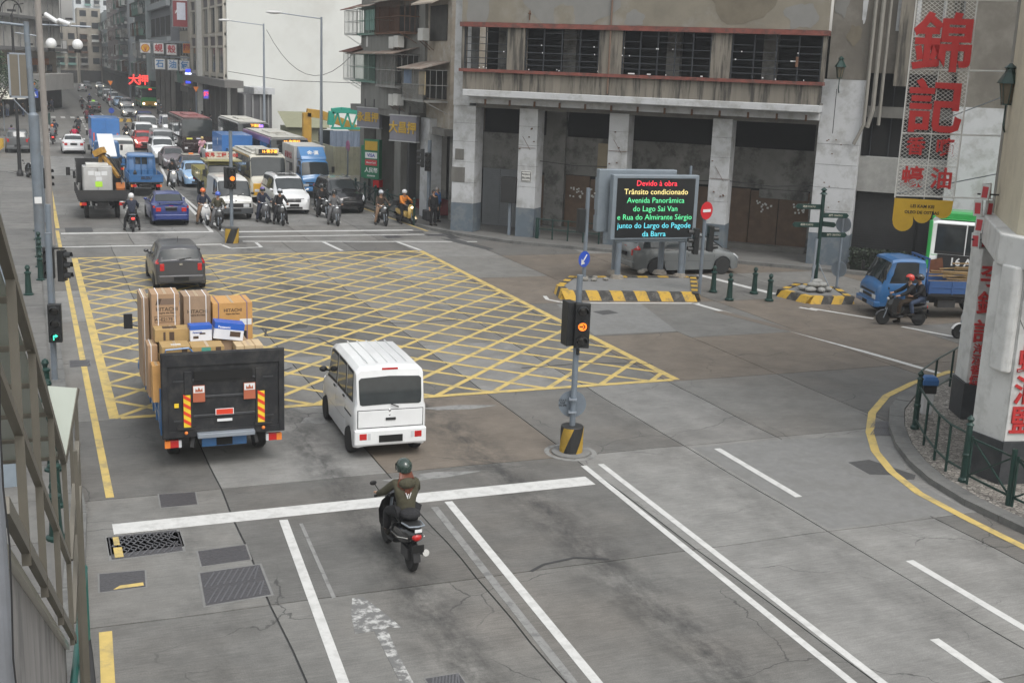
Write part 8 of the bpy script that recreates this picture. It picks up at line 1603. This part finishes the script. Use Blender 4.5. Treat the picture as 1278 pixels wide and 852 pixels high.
obj('seat_bag', B().ell((-.5, 0, .94), (.17, .17, .09), 12, 8), JB, S_); obj('seat_badge', B().box(-.93, -.915, -.06, .06, .79, .84), PW, SC0); obj('side_flash', B().tube([(-.80, .15, .66), (-.5, .21, .58), (-.15, .2, .55)], .012, 6), CHROME, SC0); obj('side_flash', B().tube([(-.80, -.15, .66), (-.5, -.21, .58), (-.15, -.2, .55)], .012, 6), CHROME, SC0)
# rider between truck and blue sedan
duo('black motorcycle with lit red tail lamp left of the blue sedan', 4.15, 55.2, 'away', BKS, 'ride_stop', JN, JB, HW, 'rider in navy jacket and white helmet left of the blue sedan', lit='rear', visor=False)
# at the far stop line, left to right
duo('scooter with pale shield, left of the pair beside the old white van', 7.55, 57.0, -pi / 2 + .1, WHS, 'ride_stop', JN, JK, HO, 'rider in navy top and orange helmet beside the old white van', visor=False)
duo('black and silver scooter nearest the striped drum, right of the pair by the van', 8.0, 55.5, -pi / 2 - .05, BKS, 'ride_one', JO, JG, HBL, 'rider in olive jacket, grey trousers and blue helmet by the striped drum', visor=False, trim=BKS)
duo('dark scooter half hidden between the white van and white people carrier', 10.45, 57.6, -pi / 2 + .1, GRS, 'ride_stop', JN, JN, HPU, 'rider with purple helmet between the two white vehicles')
duo('black scooter with white mask in front of the white people carrier', 11.1, 56.7, -pi / 2, BKS, 'ride_stop', JB, JB, HSV, 'rider in black with sky blue helmet in front of the white people carrier', trim=BKS)
duo('large dark motorcycle beside the black off-road car, rear of a pair', 13.75, 59.2, -pi / 2 + .15, BKS, 'ride_stop', JB, JB, HB_, 'rider all in black close to the black off-road car')
duo('grey scooter in front of the black off-road car, front of a pair', 13.65, 56.3, -pi / 2, GRS, 'ride_one', JG, JG, HB_, 'rider in grey rain clothes in front of the black off-road car')
duo('black chrome-faced scooter between the off-road car and the golden scooter', 15.95, 56.1, -pi / 2 + .05, BKS, 'ride_one', JBR, JK, HSV, 'rider in brown jacket and shiny helmet, leg down, left of the golden scooter', trim=BKS, visor=False)
duo('golden yellow scooter with lit lamp at the right end of the stop line', 17.25, 56.3, -pi / 2 + .35, GDS, 'ride_stop', JOR, JB, HW, 'rider in orange vest and white helmet on the golden scooter', lit='front', box=True, visor=False)
# riders in the avenue
duo('scooter with bright lamp riding the white line toward us', 8.05, 74.4, 'near', SLS, 'ride_stop', JB, JB, HB_, 'rider in black filtering along the white line past the flatbed', lit='front')
duo('scooter with glowing tail lamp farthest left, nearer one', 2.0, 109, 'away', RDS, 'ride', JG, JB, HO, 'rider in grey with orange helmet at far left', lit='rear', visor=False)
duo('dark scooter farthest left, just ahead of the orange helmet', 2.35, 117, 'away', BKS, 'ride', JN, JB, HB_, 'rider in dark blue just ahead of the orange helmet')
duo('scooter carrying a rider in crimson ahead of the white sedan', 3.7, 107.5, 'away', BKS, 'ride', JR, JB, HB_, 'rider in crimson jacket just beyond the white sedan')
duo('black scooter in mid lane beyond the crimson rider', 4.65, 124, 'away', BKS, 'ride', JB, JB, HB_, 'rider all in black beyond the crimson rider')
duo('dark scooter left of the blue box truck', 6.05, 121, 'away', GRS, 'ride', cloth('plum', (.12, .03, .06)), JB, HSV, 'rider in plum jacket left of the tall blue box truck')
duo('scooter with lit tail lamp behind the dark sedan with green sign', 7.1, 148, 'away', RDS, 'ride', JB, JB, HB_, 'rider in black near the crosswalk behind the dark sedan', lit='rear')
duo('scooter beside the one with lit tail lamp, near the crosswalk', 6.3, 143, 'away', BKS, 'ride', cloth('wine', (.10, .02, .03)), JB, HB_, 'rider in wine red at the crosswalk, left of the black-clad one')
duo('small dark scooter alone in the left half past the crosswalk', 7.25, 177, 'away', BKS, 'ride', JB, JG, HB_, 'rider alone in the left half of the avenue past the crosswalk'); duo('small dark scooter left of the white centre line past the crosswalk', 9.0, 193, 'away', BKS, 'ride', JN, JN, HBL, 'rider in navy close to the far centre line')
duo('scooter with pale front coming toward us far up the avenue', 11.5, 186, 'near', WHS, 'ride', JR, JB, HR, 'rider with red helmet coming toward us far up the avenue')
duo('lone black scooter with small yellow lamp beside the blue box truck', 8.25, 112.5, 'near', BKS, 'ride_stop', JB, JB, HB_, 'rider all in black right of the tall blue box truck', lit='front')
duo('pink and red scooter in front of the dark coach', 12.6, 95.2, 'near', RDS, 'ride_stop', JPK, JPK, helm('straw', (.5, .38, .15)), 'rider in pink with straw-coloured helmet before the dark coach', visor=False)
duo('grey scooter by the right kerb beside the green roofed bus', 15.8, 157, 'near', GRS, 'ride', JG, JG, HSV, 'rider in grey by the right kerb near the green roofed bus'); duo('scooter just behind the grey one by the right kerb', 16.1, 163, 'near', BKS, 'ride', JG, JB, HB_, 'rider following the grey one by the right kerb')
duo('motor scooter hidden behind the open black truck', 4.6, 73.3, 'away', BKS, 'ride', JBL, JG, HPU, 'rider in light blue with violet helmet just past the open black truck')
# side street scooter with two riders
XS, YS, AS = 26.25, 30.35, rad(160)
scooter('black scooter with two riders beside the blue timber truck', XS, YS, AS, BKS, trim=BKS, cat='scooter')
p = person('rider in black jacket, brown trousers and red helmet, hand raised to his face', XS, YS, AS, 'ride_one', JB, JBR, HR, True, group=R_); p2 = person('passenger in black quilted jacket and dark cap behind the red helmet', XS, YS, AS, 'pillion', JB, DEN, HB_, False, group=R_)
scooter('white scooter mostly hidden behind the near white pillar', 27.3, 28.1, rad(170), WHS)
# pedestrians
person('man in dark suit standing at the pavement edge by the white building corner', 18.15, 54.75, -pi / 2 + .2, 'stand', JB, JB, z=.1); o = obj('hand_bag', B().box(-.12, .12, -.3, .3, .25, .75), JB, None, (17.85, 54.9, .1), bevel=.05); tag(o, 'black bag held beside the suited man', 'bag')
person('grey-haired man in dark blue jacket right behind the suited man', 18.75, 56.0, -pi / 2 + .5, 'stand', JBL, JB, z=.1, hair=M('hair_grey', (.25, .24, .23), .6, obj=True))
person('person in purple jacket on the left pavement beside the waiting silver car', -1.15, 105.5, pi / 2, 'stand', cloth('violet', (.12, .09, .2)), JB)
random.seed(8)
wh = ['left edge by the parasol', 'second from the left edge', 'under the curved concrete canopy', 'in the middle of the canopy shade', 'nearest the blue crossing sign', 'right of the crossing sign', 'last one before the building corner']
for i, (x, y) in enumerate(((-2.6, 150), (-2.0, 152), (-1.0, 152), (-.3, 154), (.6, 162), (2.4, 166), (3.2, 168))):
    person('dark-clad pedestrian at the far left corner, ' + wh[i], x, y, random.uniform(-2, 2), 'stand' if i % 2 else 'walk', (JB, JG, JN, JBR, JB, JW, JN)[i], (JB, DEN)[i % 2], z=.02, group='pedestrians at the far left corner')
wr_ = ['closest to the blue lit sign', 'before the first shop column', 'under the grey canopy', 'beside the amber beacon post', 'behind the green roofed bus', 'farther past the bus', 'farthest up the right pavement', 'near the red character signs', 'by the dark pillars']
for i, (x, y) in enumerate(((18.0, 146), (18.3, 138), (18.1, 130), (17.8, 134), (17.9, 170), (17.6, 178), (17.4, 205), (17.7, 190), (18.3, 122))):
    person('pedestrian on the right pavement, ' + wr_[i], x, y, random.uniform(-2, 2), 'walk' if i % 2 else 'stand', (JB, JG, JN, JR, JB, JW, JN, JB, JBL)[i], (JB, DEN)[i % 2], z=.1, group='pedestrians on the right pavement')
# parked bikes at left
for i, (x, y) in enumerate(((.1, 78.2), (2.3, 171.5), (3.0, 172.5))): scooter(('scooter parked by the black lamp post on the left pavement', 'scooter parked under the far left canopy, left one', 'scooter parked under the far left canopy, right one')[i], x, y, pi / 2 + .3, BKS, group='parked scooters')
# ---------------------------------------------------------------- haze
hz = B().box(-60, 130, -8, 620, -2.4, 75).mesh('haze')
hm = bpy.data.materials.new('haze_air'); hm.use_nodes = True; N = hm.node_tree.nodes; N.clear()
pv = N.new('ShaderNodeVolumePrincipled'); pv.inputs['Color'].default_value = (.93, .96, 1, 1); pv.inputs['Density'].default_value = .0008; pv.inputs['Anisotropy'].default_value = .2
om = N.new('ShaderNodeOutputMaterial'); hm.node_tree.links.new(pv.outputs[0], om.inputs['Volume'])
o = obj('haze', hz, hm); tag(o, kind='stuff')
bpy.data.scenes.remove(_tmp)
